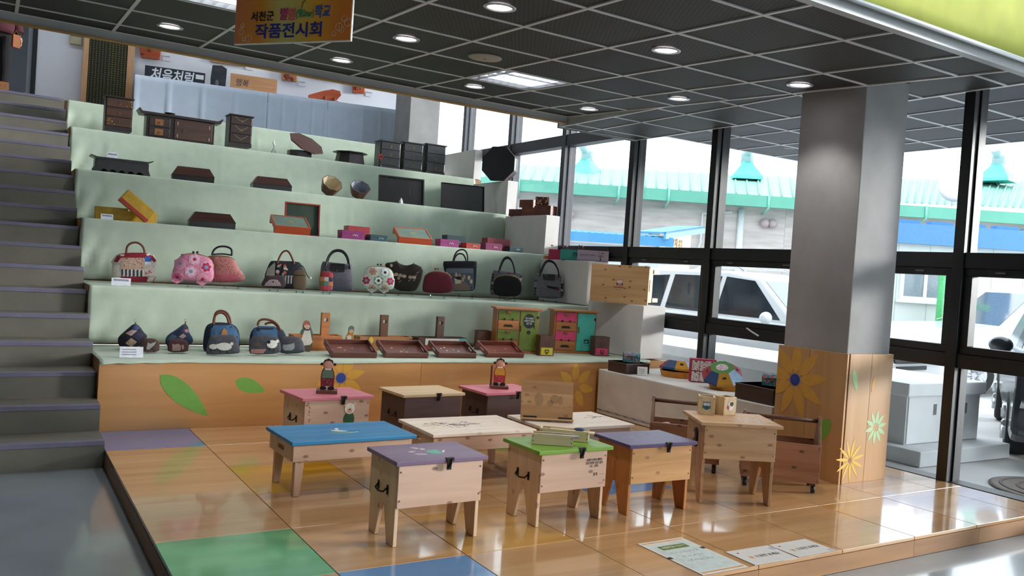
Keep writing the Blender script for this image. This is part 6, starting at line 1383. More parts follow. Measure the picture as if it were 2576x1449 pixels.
# ---------------------------------------------------------------- stools, benches and chests on the platform
PB = wood('d0b09a', 'be9a82', 'x', rough=.5, knots=.7, key='pale_pine_front', grain=.6); PS = wood('d6bc9e', 'c4a584', 'z', rough=.5, knots=.5, key='pale_pine_side', grain=.6)
iron = mat('2b2420', .45, .7, key='dark_iron')
def stool(label, cx, cy, rz, w, d, h, lw, ld, lid_m, front_m, side_m, grp, clasp_=True, handle_=True, notch=.16, leg=.1, fh=None, screws=True, motif=None, lid_th=.02):
    t = root('storage_stool', label, 'stool', (cx, cy, .001), rz, grp); hb = h - lid_th; fh = fh or .195
    # side boards run to the floor and are notched into two feet
    for s in (-1, 1):
        x0 = s * w / 2 - (.018 if s > 0 else 0); pr = [(-d / 2, 0), (-d / 2 + leg * .72, 0), (-.018, notch), (.018, notch), (d / 2 - leg * .72, 0), (d / 2, 0), (d / 2, hb), (-d / 2, hb)]
        sb = MB().prism(pr, x0, x0 + .018, axis='x').build('side_board', side_m, t, bevel=.002)
        if handle_ and s < 0:
            zc = hb * .62; b = MB(); b.tube([(x0 - .002, -.048, zc + .018), (x0 - .02, -.044, zc), (x0 - .024, 0, zc - .006), (x0 - .02, .044, zc), (x0 - .002, .048, zc + .018)], .0045, 8)
            for yy in (-.05, .05): b.box(x0 - .004, x0, yy - .007, yy + .007, zc - .012, zc + .03)
            b.build('iron_handle', iron, sb)
    fb = box('front_board', front_m, t, -w / 2, w / 2, -d / 2 - .016, -d / 2, hb - fh, hb, bevel=.002); box('back_board', front_m, t, -w / 2, w / 2, d / 2, d / 2 + .016, hb - fh, hb, bevel=.002)
    box('floor_board', front_m, t, -w / 2 + .018, w / 2 - .018, -d / 2, d / 2, hb - fh + .01, hb - fh + .022)
    if screws:
        for sx_ in (-1, 1):
            for z in (hb - .03, hb - fh + .035):
                MB().lathe([(.005, 0), (.005, .0015), (.002, .002)], 10, M=Matrix.Translation((sx_ * (w / 2 - .012), -d / 2 - .016, z)) @ Matrix.Rotation(PI / 2, 4, 'X')).build('screw_plug', mat('8a7056', .5, key='plug'), fb)
    li = box('lid', lid_m, t, -lw / 2, lw / 2, -ld / 2, ld / 2, hb, h, bevel=.003)
    if clasp_:
        b = MB(); b.box(-.018, .022, -ld / 2 - .004, -ld / 2 + .012, hb + .006, h + .004); b.box(-.014, .008, -ld / 2 - .006, -ld / 2, hb - .03, hb + .012); b.tube([(-.012, -ld / 2 - .008, hb - .022), (0, -ld / 2 - .012, hb - .008), (.012, -ld / 2 - .008, h)], .004, 8); b.build('clasp', iron, li).location = (.03, 0, 0)
    if motif: motif(t, li, h, lw, ld, fb, hb, d, w, fh)
    return t
def flat(parent, pts, c, z, n='painted_motif', th=.0008): return MB().prism(pts, z, z + th, axis='z').build(n, mat(c, .55, var=.04, key='lid_paint'), parent)
def lid_wood(a, b): return wood(a, b, 'x', rough=.4, key='painted_lid', grain=.5)
def bird_girl(t, li, h, lw, ld, fb, hb, d, w, fh):
    flat(li, leaf_shape((.0, -.06), (.05, .02), .04, 8), '6fae9c', h, 'painted_dress'); flat(li, ngon(-.01, .045, .018, 10), 'c9b8c0', h, 'painted_head'); flat(li, leaf_shape((-.01, .05), (-.05, .09), .01, 6), 'd8d0d6', h, 'painted_hat'); flat(li, leaf_shape((.05, -.05), (.09, .0), .008, 6), 'd8d0d6', h, 'painted_wing'); flat(li, leaf_shape((-.09, -.04), (-.03, -.06), .01, 6), 'c9bcc6', h, 'painted_flower'); flat(li, leaf_shape((-.1, .0), (-.06, .01), .01, 6), 'c9bcc6', h, 'painted_flower')
def verse(t, li, h, lw, ld, fb, hb, d, w, fh):
    text('lettering', '자세히 보아야 예쁘다\n오래 보아야 사랑스럽다\n너도 그렇다', .017, mat('2a2018', .6, key='burned_ink'), fb, (w * .30, -d / 2 - .0165, hb - .065), width=.115)
    text('lettering', '풀꽃', .018, mat('2a2018', .6, key='burned_ink'), fb, (w * .33, -d / 2 - .0165, hb - .125), width=.03); scribble(fb, w * .42, hb - fh + .02, .03, .007, mat('2a2018', .6, key='burned_ink'), -d / 2 - .016); scribble(fb, w * .43, hb - .128, .03, .008, mat('2a2018', .6, key='burned_ink'), -d / 2 - .016)
def white_sprigs(t, li, h, lw, ld, fb, hb, d, w, fh):
    r = random.Random(5)
    for cx, cz in ((-.1, .02), (.04, .06), (.1, .0), (-.09, -.06)):
        for k in range(6): flat(li, ngon(cx + r.uniform(-.035, .035), cz + r.uniform(-.02, .02), r.uniform(.003, .008), 6), 'a8a4c4', h, 'painted_sprig')
def face_plaque(t, li, h, lw, ld, fb, hb, d, w, fh):
    M = Matrix.Translation((-w / 2, -.02, hb * .78)) @ Matrix.Rotation(-PI / 2, 4, 'Y'); MB().lathe([(.045, 0), (.047, .008), (.04, .012)], 20, M=M @ Matrix.Diagonal((1.25, .8, 1, 1))).build('oval_plaque', mat('1c1816', .5, key='plaque_black'), t)
    MB().lathe([(.022, .012), (.02, .015), (.01, .016)], 16, M=M @ Matrix.Translation((.01, .012, 0))).build('plaque_face', mat('cf9a9a', .5, key='plaque_pink'), t); MB().lathe([(.016, .012), (.014, .014)], 16, M=M @ Matrix.Translation((-.03, .0, 0))).build('plaque_dress', mat('8a3038', .5, key='plaque_red'), t)
    r = random.Random(3)
    for k in range(26): flat(li, ngon(r.uniform(-.02, .2), r.uniform(-.13, .05), r.uniform(.004, .011), 6), 'd4d6dc', h, 'painted_cloud')
GS = 'storage stools with notched sides'
stool('pale pine stool with a lilac lid and iron side handle', 1.148, -2.105, .016, .436, .275, .392, .475, .335, lid_wood('877088', '76607a'), PB, PS, GS, motif=bird_girl)
stool('pale pine stool with a green lid and a handwritten verse', 1.925, -2.078, .02, .42, .275, .390, .475, .34, lid_wood('7fa838', '6c962c'), PB, PS, GS, motif=verse)
stool('honey pine stool with a purple lid', 2.52, -2.085, -.03, .42, .275, .388, .475, .335, lid_wood('57436f', '4a3860'), wood('d2a068', 'bf8c54', 'x', knots=.5, key='honey_pine'), wood('b8783c', 'a0642e', 'z', knots=.4, key='honey_pine_side'), GS, handle_=False, motif=white_sprigs)
tan_f = wood('cfa87c', 'bb9266', 'x', knots=.6, key='tan_pine'); tan_s = wood('c09a72', 'aa845e', 'z', knots=.4, key='tan_pine_side')
stool('taller tan pine stool with an oval face plaque on its side', 3.164, -2.113, -.495, .425, .33, .478, .485, .405, wood('d2ab80', 'c0966c', 'x', knots=.5, key='tan_lid'), tan_f, tan_s, GS, clasp_=False, handle_=False, motif=face_plaque, notch=.19)
pk = lid_wood('d07a86', 'c26a78'); brf = wood('5e4542', '4c3634', 'x', rough=.5, key='brown_wash'); brs = wood('4c3735', '3c2a2a', 'z', rough=.5, key='brown_wash_side')
def bear(t, li, h, lw, ld, fb, hb, d, w, fh):
    y = -d / 2 - .017; bb = MB().prism(ngon(w * .18, hb - .13, .038, 14, rz=.05), y - .004, y).build('painted_bear_coat', mat('24562f', .5, key='bear_green'), fb); MB().prism(ngon(w * .18, hb - .06, .036, 14), y - .006, y).build('painted_bear_head', mat('e6ded2', .5, key='bear_white'), fb); MB().prism(ngon(w * .18, hb - .072, .018, 12), y - .008, y - .006).build('painted_bear_muzzle', mat('d2a890', .5, key='bear_muzzle'), fb)
    for s in (-1, 1): MB().prism(ngon(w * .18 + s * .032, hb - .032, .012, 10), y - .005, y).build('painted_bear_ear', mat('d8b49a', .5, key='bear_ear'), fb)
    MB().prism(ngon(w * .18, hb - .066, .005, 8), y - .009, y - .008).build('painted_bear_nose', mat('2a1c18', .5, key='bear_nose'), fb); r = random.Random(2)
    for k in range(18): MB().prism(ngon(-w / 2 + .02 + .02 * r.random(), hb - .01 - .2 * r.random(), .004, 6), y - .0008, y).build('stencilled_leaf', mat('9a5a3a', .6, key='stencil'), fb)
stool('pale pine chest with a pink lid and a painted bear on its front', 1.268, -.36, .09, .45, .31, .392, .5, .375, pk, PB, PS, 'lidded chests by the wooden riser', motif=bear, fh=.28, notch=.06)
stool('dark brown chest with a cream lid', 1.97, -.335, .07, .45, .31, .392, .49, .37, lid_wood('d2b890', 'c4a880'), brf, brs, 'lidded chests by the wooden riser', fh=.28, notch=.06, screws=False)
stool('dark brown chest with a pink lid carrying a small doll', 2.615, -.335, .065, .45, .31, .392, .5, .38, pk, brf, brs, 'lidded chests by the wooden riser', fh=.28, notch=.06, screws=False)
def bench(label, cx, cy, rz, lw, ld, h, lid_m, motif):
    t = root('low_bench', label, 'bench', (cx, cy, .001), rz, 'low pine benches'); w, d = lw - .035, ld - .05; hb = h - .02; ap = .092
    fb = box('front_apron', PB, t, -w / 2, w / 2, -d / 2, -d / 2 + .018, hb - ap, hb, bevel=.002); box('back_apron', PB, t, -w / 2, w / 2, d / 2 - .018, d / 2, hb - ap, hb, bevel=.002)
    for s in (-1, 1):
        x0 = s * w / 2 - (.018 if s > 0 else 0); b = MB(); y0, y1 = -d / 2 + .018, d / 2 - .018
        b.box(x0, x0 + .018, y0, -.05, hb - ap, hb); b.box(x0, x0 + .018, .05, y1, hb - ap, hb); b.box(x0, x0 + .018, -.05, .05, hb - .035, hb); b.box(x0, x0 + .018, -.05, .05, hb - ap, hb - .06); b.build('end_apron', PS, t)
        for sy_ in (-1, 1):
            xa, xb = s * (w / 2 - .02), s * (w / 2 - .075); ya, yb_ = sy_ * (d / 2 - .02), sy_ * (d / 2 - .055)
            vs = []
            for z, k in ((0, .62), (hb - ap + .03, 1.)):
                for X, Y in ((xa, ya), (xa + (xb - xa) * k, ya), (xa + (xb - xa) * k, ya + (yb_ - ya) * 1), (xa, ya + (yb_ - ya) * 1)): vs.append((X, Y, z))
            f = [(0, 3, 2, 1), (4, 5, 6, 7), (0, 1, 5, 4), (1, 2, 6, 5), (2, 3, 7, 6), (3, 0, 4, 7)]
            if s * sy_ > 0: f = [tuple(reversed(q)) for q in f]
            MB().add(vs, f).build('leg', wood('d0b096', 'be9a80', 'z', knots=.3, key='leg_pine'), t, bevel=.002)
    li = box('top', lid_m, t, -lw / 2, lw / 2, -ld / 2, ld / 2, hb, h, bevel=.003); motif(li, h); return t
def crane(li, h):
    flat(li, leaf_shape((-.06, .02), (.03, -.02), .018, 8), 'c9c2b0', h, 'painted_bird'); flat(li, leaf_shape((.02, -.01), (.1, -.02), .006, 6), '4a5a4a', h, 'painted_bird'); flat(li, leaf_shape((-.02, .03), (.0, .08), .012, 6), 'd2c6b4', h, 'painted_bird'); MB().tube([(-.12, .01, h), (-.08, -.04, h), (.0, -.065, h), (.08, -.05, h)], .0015, 5).build('painted_line', mat('9ab04a', .6, key='line_green'), li)
def lines_flower(seed, cx, cy, s, n):
    def f(li, h):
        r = random.Random(seed); m = mat('3a3230', .6, key='burned_line')
        for k in range(n):
            a = r.uniform(0, 2 * PI); q = [(cx + r.uniform(-s, s), cy + r.uniform(-s * .35, s * .35))]
            for i in range(5): a += r.uniform(-.9, .9); q.append((q[-1][0] + .022 * math.cos(a), q[-1][1] + .014 * math.sin(a)))
            MB().tube([(x, y, h + .0002) for x, y in q], .0011, 4).build('burned_line', m, li)
    return f
bench('low pine bench with a bright blue top', 1.083, -1.146, .035, .73, .44, .302, wood('2c80b0', '1f6c98', 'x', rough=.4, key='blue_wash', grain=.6), crane)
wtop = wood('efe2d2', 'e2cfba', 'x', rough=.4, coat=.15, knots=.25, key='white_wash', grain=.6)
bench('low pine bench with line-drawn flowers burned into its pale top', 1.91, -1.12, .0, .715, .49, .302, wtop, lines_flower(3, -.1, -.0, .11, 26)); bench('low pine bench under the leaning reading board', 2.70, -1.128, .0, .705, .485, .302, wtop, lines_flower(6, .22, .05, .04, 6))
# reading board on the third bench
t = root('reading_board', 'tan wooden reading board with a ledge leaning back on the pale bench', 'book stand', (2.495, -1.138, .304), math.atan2(-.159, .299)); bw_ = .345
t.rotation_euler = (-.30, 0, math.atan2(-.159, .299))
for k, (a, b) in enumerate((('b58a5c', 'a0764a'), ('c09668', 'ac8256'), ('b0855a', '9c7248'))): box('board_strip', wood(a, b, 'x', knots=.5, key='board_strip'), t, -bw_ / 2, bw_ / 2, 0, .015, .015 + k * .084, .015 + (k + 1) * .084 - .0005)
box('ledge', wood('c9a070', 'b58c5e', 'x', key='ledge'), t, -bw_ / 2, bw_ / 2, -.045, .0, 0, .012, bevel=.001)
for s in (-1, 1): box('page_stop', mat('16120f', .4, key='stop_black'), t, s * .115 - .045, s * .115 + .045, -.046, -.038, .012, .022)
box('strut', wood('b0855a', '9c7248', 'z', key='strut'), t, -.04, .04, .015, .07, .03, .14)
for x, z, w, h in ((-.055, .14, .03, .045), (.05, .145, .03, .03), (.09, .14, .015, .03), (.02, .115, .02, .02)): MB().prism(ngon(x, z, w, 14, rz=h), -.0008, 0).build('pyrography', mat('9a7650', .6, key='burned_tan'), t)
# pencil cases on the green stool
def pencil(label, x, y, rz, w, d, h, top, knob):
    t = root('pencil_case', label, 'pencil case', (x, y, .3925), rz, 'open pine pencil cases'); m = wood('e2cca8', 'd2b88e', 'x', key='case_pine')
    box('long_side', m, t, -w / 2, w / 2, 0, .008, 0, h); box('long_side', m, t, -w / 2, w / 2, d - .008, d, 0, h); box('end', m, t, -w / 2, -w / 2 + .008, .008, d - .008, 0, h); box('end', m, t, w / 2 - .008, w / 2, .008, d - .008, 0, h * .8); box('bottom', m, t, -w / 2 + .008, w / 2 - .008, .008, d - .008, 0, .006)
    li = box('sliding_lid', wood(top[0], top[1], 'x', key='slide_lid'), t, -w / 2 + .05, w / 2 + .03, .009, d - .009, h - .012, h - .006)
    for sx_ in (-1, 1):
        for z in (h * .3, h * .75): MB().lathe([(.003, 0), (.003, .001)], 8, M=Matrix.Translation((sx_ * (w / 2 - .008), 0, z)) @ Matrix.Rotation(PI / 2, 4, 'X')).build('pin', mat('5a4630', .5, key='pin'), t)
    if knob: MB().ball((w * .3, d / 2, h + .004), (.03, .016, .01), 12, 8).build('lid_figure', mat('3a4a7a', .4, key='figure_blue'), li)
    else:
        for k in range(5): flat(li, ngon(w * .25 + .014 * k, d / 2, .009, 8), 'cfc9c0', h - .006, 'painted_flower')
pencil('open pine pencil case with a grey sliding lid on the green stool', 1.838, -2.145, -.60, .215, .07, .055, ('8c8288', '7c7278'), False); pencil('open pine pencil case with a small blue figure on its lid', 1.975, -2.055, -.72, .26, .075, .055, ('e2cca8', 'd2b88e'), True)
# cube pencil pots on the tan stool
def pot(label, x, y, rz, s, kind):
    t = root('pencil_pot', label, 'pencil pot', (x, y, .4795), rz, 'square pine pencil pots'); m = wood('dfc49c', 'ccae84', 'z', key='pot_pine'); h = s * 1.12
    fr = box('front_wall', m, t, -s / 2, s / 2, -s / 2, -s / 2 + .01, 0, h, bevel=.001); box('back_wall', m, t, -s / 2, s / 2, s / 2 - .01, s / 2, 0, h); box('side_wall', m, t, -s / 2, -s / 2 + .01, -s / 2 + .01, s / 2 - .01, 0, h); box('side_wall', m, t, s / 2 - .01, s / 2, -s / 2 + .01, s / 2 - .01, 0, h); box('bottom', m, t, -s / 2 + .01, s / 2 - .01, -s / 2 + .01, s / 2 - .01, 0, .008)
    for a in (-1, 1):
        for z in (.012, h - .012): MB().lathe([(.0025, 0), (.0025, .001)], 8, M=Matrix.Translation((a * (s / 2 - .008), -s / 2, z)) @ Matrix.Rotation(PI / 2, 4, 'X')).build('pin', mat('4a3626', .5, key='pin'), fr)
    y0 = -s / 2 - .0005
    if kind: owl(fr, 0, h * .5, .021, '2b5a8a', 'e8ecee', y0, '3f8a4a')
    else:
        MB().prism(ngon(.004, h * .52, .022, 14, rz=.03), y0 - .001, y0).build('painted_bird', mat('e8e2da', .5, key='bird_white'), fr); MB().prism(ngon(.01, h * .62, .014, 12), y0 - .002, y0 - .001).build('painted_bird_head', mat('241c1c', .5, key='bird_black'), fr); MB().prism(leaf_shape((-.018, h * .55), (-.012, h * .3), .008, 7), y0 - .002, y0 - .001).build('painted_wing', mat('b5444a', .5, key='bird_red'), fr)
pot('square pine pencil pot with a blue owl', 3.105, -1.955, -.72, .098, True); pot('square pine pencil pot with a black and white bird', 3.232, -1.985, -.06, .098, False)
# dolls on the pink chests
def doll(label, x, y, rz, s, dress, top, pole):
    t = root('wooden_doll', label, 'doll', (x, y, .3945), rz, 'painted wooden dolls'); wd_ = wood('6b3f30', '552e24', 'x', key='doll_base')
    box('base', wd_, t, -.075 * s, .075 * s, -.06 * s, .06 * s, 0, .022 * s, bevel=.002); z = .022 * s; P = lambda pts: [(a * s, b * s + z) for a, b in pts]
    c = lambda pts, col, n, k: MB().prism(P(pts), -.006 - .0015 * k, .008 if k == 0 else -.006).build(n, mat(col, .5, var=.03, key='doll_paint'), t)
    c([(-.045, 0), (.045, 0), (.05, .09), (.045, .13), (.03, .16), (-.03, .16), (-.045, .13), (-.05, .09)], dress, 'dress', 0)
    for a in (-1, 1): MB().prism(P(ngon(a * .028, .012, .024, 12, rz=.014)), -.014, -.006).build('shoe', mat('2a1712', .4, key='shoe_brown'), t)
    c([(-.03, .0), (.03, .0), (.035, .025), (-.035, .025)], 'e4ddd6', 'petticoat', 1); c([(-.042, .085), (.042, .085), (.04, .125), (.028, .15), (-.028, .15), (-.04, .125)], top, 'blouse', 2); c([(-.02, .145), (.02, .145), (.024, .155), (-.024, .155)], 'e8e2dc', 'collar', 3)
    r = random.Random(1)
    for k in range(9): MB().prism(P(ngon(r.uniform(-.04, .04), r.uniform(.03, .08), .002, 6)), -.0085, -.006).build('dot', mat('e8d8d0', .5, key='dot_white'), t)
    MB().ball((0, 0, .185 * s + z), (.041 * s, .014, .041 * s), 16, 10).build('head', mat('d5a184', .5, key='doll_skin'), t); MB().prism(P([(-.036, .19), (-.03, .215), (0, .228), (.03, .215), (.036, .19), (.02, .212), (-.02, .212)]), -.014, .012).build('hair', mat('2a1712', .5, key='doll_hair'), t)
    for a in (-1, 1):
        MB().prism(P(ngon(a * .046, .185, .012, 10, rz=.01)), -.006, .006).build('bunch', mat('2a1712', .5, key='doll_hair'), t); MB().ball((a * .012 * s, -.012, .19 * s + z), .0025, 6, 5).build('eye', mat('1c1210', .4, key='doll_eye'), t); MB().ball((a * .02 * s, -.0115, .176 * s + z), (.006, .001, .005), 8, 5).build('cheek', mat('d8807a', .5, key='doll_cheek'), t)
    if pole: box('post', wd_, t, -.075 * s, -.06 * s, .01, .025, z, .16 * s + z)
doll('wooden doll in a green blouse and red skirt on the pale pink-lidded chest', 1.26, -.372, -.35, .9, '7a1c2c', '5e7a64', False); doll('wooden doll in a yellow blouse and red pinafore with a post behind', 2.605, -.33, -.45, .9, 'b0303a', 'cf9a34', True)
# rolling crates
cw = wood('a0735a', '84583f', 'x', rough=.5, knots=.8, key='brown_crate', grain=.7, knotcol='3a2014'); cz_ = wood('8c6a56', '745442', 'z', rough=.5, key='crate_end')
def crate(label, fx, fy, rz, w=.475, d=.27):
    t = root('rolling_crate', label, 'crate', (fx, fy, .001), rz, 'rolling crates with a bar handle'); z0, z1, zp = .062, .305, .47
    box('front_board', cw, t, 0, w, 0, .016, z0, z1, bevel=.002); box('back_board', cw, t, 0, w, d - .016, d, z0, z1, bevel=.002); box('bottom_board', cw, t, .016, w - .016, .016, d - .016, z0, z0 + .014); box('inner_tray', cw, t, .016, w - .016, .016, d - .016, z1 - .05, z1 - .04)
    for x0 in (0., w - .016): MB().prism([(.016, z0), (d - .016, z0), (d - .016, z1), (d * .58, zp), (d * .42, zp), (.016, z1)], x0, x0 + .016, axis='x').build('end_board', cz_, t, bevel=.002)
    MB().tube([(-.004, d / 2, zp - .03), (w + .004, d / 2, zp - .03)], .014, 12).build('bar_handle', wood('6b4433', '573424', 'x', key='bar'), t)
    for x in (.03, w - .03):
        for y in (.03, d - .03):
            c = MB(); c.box(x - .012, x + .012, y - .012, y + .012, .045, z0); c.build('castor_fork', mat('2a2a2c', .4, key='castor'), t); MB().tube([(x - .012, y, .0235), (x + .012, y, .0235)], .0235, 14).build('wheel', mat('141415', .5, key='rubber'), t)
    for x in (.012, w - .012):
        for z in (z0 + .02, z1 - .02): MB().lathe([(.004, 0), (.004, .0012)], 8, M=Matrix.Translation((x, 0, z)) @ Matrix.Rotation(PI / 2, 4, 'X')).build('screw_plug', mat('3a2418', .5, key='plug_dark'), t)
    return t
crate('brown rolling crate with a bar handle beside the flowered column', 3.477, -1.930, -.787); crate('brown rolling crate holding a small painted toy behind the tan stool', 3.222, -1.328, -.787)
t = root('toy_bird', 'small pink and yellow painted toy lying in the rolling crate', 'toy', (3.40, -1.30, .268), .3); MB().ball((0, 0, .012), (.04, .02, .012), 12, 8).build('body', mat('c98aa8', .5, key='toy_pink'), t); MB().ball((-.035, 0, .014), (.016, .014, .012), 10, 8).build('head', mat('d9b04a', .5, key='toy_yellow'), t)
# notices lying on the platform
def notice(label, x0, x1, y0, y1, rz, kind):
    t = root('paper_notice', label, 'notice', ((x0 + x1) / 2, (y0 + y1) / 2, .0012), rz, 'paper notices on the platform'); w, h = x1 - x0, y1 - y0; up = (0, 0, 0)
    box('sheet', mat('e6e4e0', .3, var=.01, coat=.3, key='laminated_sheet'), t, -w / 2, w / 2, -h / 2, h / 2, 0, .0012); z = .0014
    if kind == 0:
        for s in (-1, 1): box('gold_band', mat('d8a458', .4, key='gold_print'), t, -w / 2 + .012, w / 2 - .012, s * (h / 2 - .02) - .006, s * (h / 2 - .02) + .006, z - .0002, z)
        box('pale_field', mat('cfdcd8', .35, key='pale_print'), t, -w / 2 + .018, w / 2 - .018, -h / 2 + .04, h / 2 - .04, z - .0002, z); box('green_title', mat('5a7a34', .4, key='green_print'), t, -.085, .085, h * .22, h * .33, z, z + .0003); text('lettering', '생활목공 이야기', .026, mat('f0eee0', .4, key='white_print'), t, (0, h * .275, z + .0005), up, width=.15, ext=.0001)
        for k in range(3): scribble(t, 0, h * (.1 - .12 * k), .17 - .05 * (k == 1), .016, mat('6a7470', .5, key='grey_print'), z, 1, k, True)
        for x, y in ((-w / 2 + .01, .0), (w / 2 - .01, .06)): box('black_tape', mat('2c2826', .6, key='tape_black'), t, x - .012, x + .012, y - .012, y + .012, z, z + .0005)
    else:
        text('lettering', '눈', .036, mat('c8882c', .4, key='orange_print'), t, (-.075, -.01, z), up, width=.028, ext=.0001, bold=.0008); text('lettering', '으로만 보세요', .032, mat('2e2a28', .4, key='black_print'), t, (.03, -.01, z), up, width=.16, ext=.0001, bold=.0006)
        flat(t, ngon(-.1, .055, .006, 10), 'b5442c', z, 'heart'); box('clear_tape', mat('b9bcc4', .3, key='clear_tape'), t, w / 2 - .03, w / 2 + .004, h / 2 - .06 if kind == 1 else -h / 2, h / 2 - .03 if kind == 1 else -h / 2 + .03, z, z + .0003)
notice('tall laminated notice with a green title on the platform edge', 2.05, 2.335, -3.05, -2.61, 0., 0); notice('white notice asking to look with eyes only next to the tall one', 2.385, 2.672, -3.05, -2.86, -.02, 1); notice('white notice asking to look with eyes only taped at its corner', 2.682, 2.955, -3.048, -2.862, 0., 2)

# ---------------------------------------------------------------- cloth-covered bench by the window
bo = block(4.21, 5.08, -1.52, .535, .004, .413, 9, 'long low bench under a pale cloth with a lace hem by the window', 'draped_bench', mat('cfcdc8', .85, var=.04, scale=5, bump=.1, key='oatmeal_cloth', detail=4.), .03); bo['category'] = 'bench'; del bo['group']
lb_ = MB(); pts = []
for k in range(260):
    y = .53 - 2.03 * k / 260; pts.append((4.205 + .004 * math.sin(k * .4), y, .035 + .012 * (k % 2)))
lb_.tube(pts, .0022, 4); lb_.build('lace_hem', mat('2b2a2c', .8, key='lace_dark'), bo)
ZB = .4145
def dark_plinth(label, x0, x1, y0, y1, h, drape):
    t = root('dark_box', label, 'box', (x0, y0, ZB), 0, 'dark display boxes'); box('body', wood('463430', '352624', 'y', rough=.4, key='dark_display'), t, 0, x1 - x0, 0, y1 - y0, 0, h, bevel=.003); box('lid', wood('50403c', '403230', 'y', rough=.4, key='dark_display_lid'), t, -.003, x1 - x0 + .003, -.003, y1 - y0 + .003, h - .012, h, bevel=.002); return t
dark_plinth('dark wooden box under the turquoise chest nearest the bleachers', 4.225, 4.50, .16, .42, .095, 1); dark_plinth('dark wooden box under the turquoise chest beside the column', 4.235, 4.62, -1.50, -1.13, .12, 1)
fab = print_mat('2f7f92', ['c94a6a', 'e0a04a', '7fc0b0', '2a2c5a'], 38, 'turquoise_floral', .36)
def treasure(label, x, y, z, rz, w=.15, d=.1, h=.05):
    t = root('treasure_chest', label, 'box', (x, y, z), rz, 'turquoise flowered chests'); ed = mat('1e2a4a', .6, key='navy_edge')
    box('body', fab, t, -w / 2, w / 2, -d / 2, d / 2, 0, h, bevel=.002); pr = [(-d / 2, h + .003)] + [(-d / 2 * math.cos(PI * k / 10), h + .003 + .035 * math.sin(PI * k / 10) ** .8) for k in range(1, 10)] + [(d / 2, h + .003)]
    MB().prism(pr, -w / 2, w / 2, axis='x').build('lid', fab, t, bevel=.001); box('seam', ed, t, -w / 2 - .001, w / 2 + .001, -d / 2 - .001, d / 2 + .001, h - .001, h + .004)
    for s in (-1, 1): MB().prism(pr, s * w / 2 - .001, s * w / 2 + .001, axis='x').build('end_panel', mat('2a5a6a', .6, key='end_teal'), t)
    box('clasp', brass, t, -.012, .012, -d / 2 - .004, -d / 2, h - .015, h + .014, bevel=.002)
treasure('turquoise flowered chest with a brass clasp nearest the bleachers', 4.37, .27, ZB + .0955, -.6); treasure('turquoise flowered chest beside the flowered column', 4.42, -1.33, ZB + .1205, -1.0)
o = MB().box(-.045, .045, -.0015, .0015, 0, .075).build('price_card', mat('e6e6e4', .7, key='card_white'), None, loc=(4.35, .08, ZB + .002), rot=(-.3, 0, -.6)); tag(o, 'white price card beside the dark box on the draped bench', 'card')
for k in range(3): MB().box(-.035, .02, -.0025, -.0015, .015 + .018 * k, .019 + .018 * k).build('print', mat('7a7f88', .7, key='card_print2'), o)
def octa(label, x, y, rz, tilt, r=.165, z=None):
    t = root('octagonal_keepsake', label, 'box', (x, y, ZB), rz, 'octagonal patchwork boxes'); cols = ['c9932c', '2c4a78', '9c2f38', '2c4a78', 'c9932c', '7fa0c0', '9c2f38', '7fa0c0']
    body = MB().lathe([(r * .9, 0), (r, .055)], 8, smooth=False, a0=PI / 8).build('body', mat('d08a2c', .6, key='orange_board'), t)
    L_ = bpy.data.objects.new('lid', None); n = 8; a0 = PI / 8; r1 = r * .6; zz = ((r * 1.03, .0), (r * 1.03, .018), (r1, .085))
    vs = [(q * math.cos(a0 + 2 * PI * k / n), q * math.sin(a0 + 2 * PI * k / n), h) for q, h in zz for k in range(n)]
    M = Matrix.Translation((0, 0, .056)) @ tilt
    lid = MB().add([tuple(M @ Vector(v)) for v in vs[16:]] , [tuple(range(8))]).build('lid', mat('4f8a3c', .6, var=.04, key='green_board'), t)
    for k in range(n):
        j = (k + 1) % n; MB().add([tuple(M @ Vector(vs[i])) for i in (k, j, 8 + j, 8 + k, 16 + j, 16 + k)], [(0, 1, 2, 3), (3, 2, 4, 5)]).build('lid_side', mat(cols[k], .6, var=.04, key='lid_board'), lid)
        a = a0 + 2 * PI * (k + .5) / n; rm = (r * 1.03 + r1) / 2 * math.cos(PI / 8)
        if k % 2 == 0: MB().add([tuple(M @ Vector((rm * math.cos(a) * f - .02 * g * math.sin(a), rm * math.sin(a) * f + .02 * g * math.cos(a), .053 + hh))) for f, g, hh in ((1.02, -1, -.008), (1.02, 1, -.008), (.98, .6, .014), (.98, -.6, .014))], [(0, 1, 2, 3)]).build('butterfly_motif', mat('2a2418', .6, key='motif_dark'), lid)
    MB().add([tuple(M @ Vector((.05 * math.cos(2 * PI * k / 16), .05 * math.sin(2 * PI * k / 16), .0862))) for k in range(16)], [tuple(range(16))]).build('flower_roundel', print_mat('d8ccd4', ['8a5a9a', 'c96a8a'], 60, 'roundel', .3), lid)
octa('octagonal patchwork box with its lid on before the window', 4.68, -.02, .25, Matrix.Rotation(math.radians(6), 4, 'Y')); octa('octagonal patchwork box with its lid tipped open on the draped bench', 4.56, -.74, .1, Matrix.Translation((-.05, .02, .05)) @ Matrix.Rotation(math.radians(-24), 4, 'Y') @ Matrix.Rotation(math.radians(14), 4, 'X'))
t = root('drawer_cube', 'crimson six-drawer chest covered in floral paper on the draped bench', 'chest', (4.66, -.345, ZB), -.62); w, d, h = .215, .12, .2
flp = print_mat('e2d8d4', ['a83050', 'd87a8a', '5a6a3a', '3a2a3a'], 60, 'floral_paper', .28); crim = mat('a81f48', .6, key='crimson_card')
box('case', crim, t, -w / 2, w / 2, -d / 2 + .01, d / 2, 0, h, bevel=.001); box('side_paper', flp, t, w / 2, w / 2 + .0008, -d / 2 + .02, d / 2 - .01, .008, h - .008)
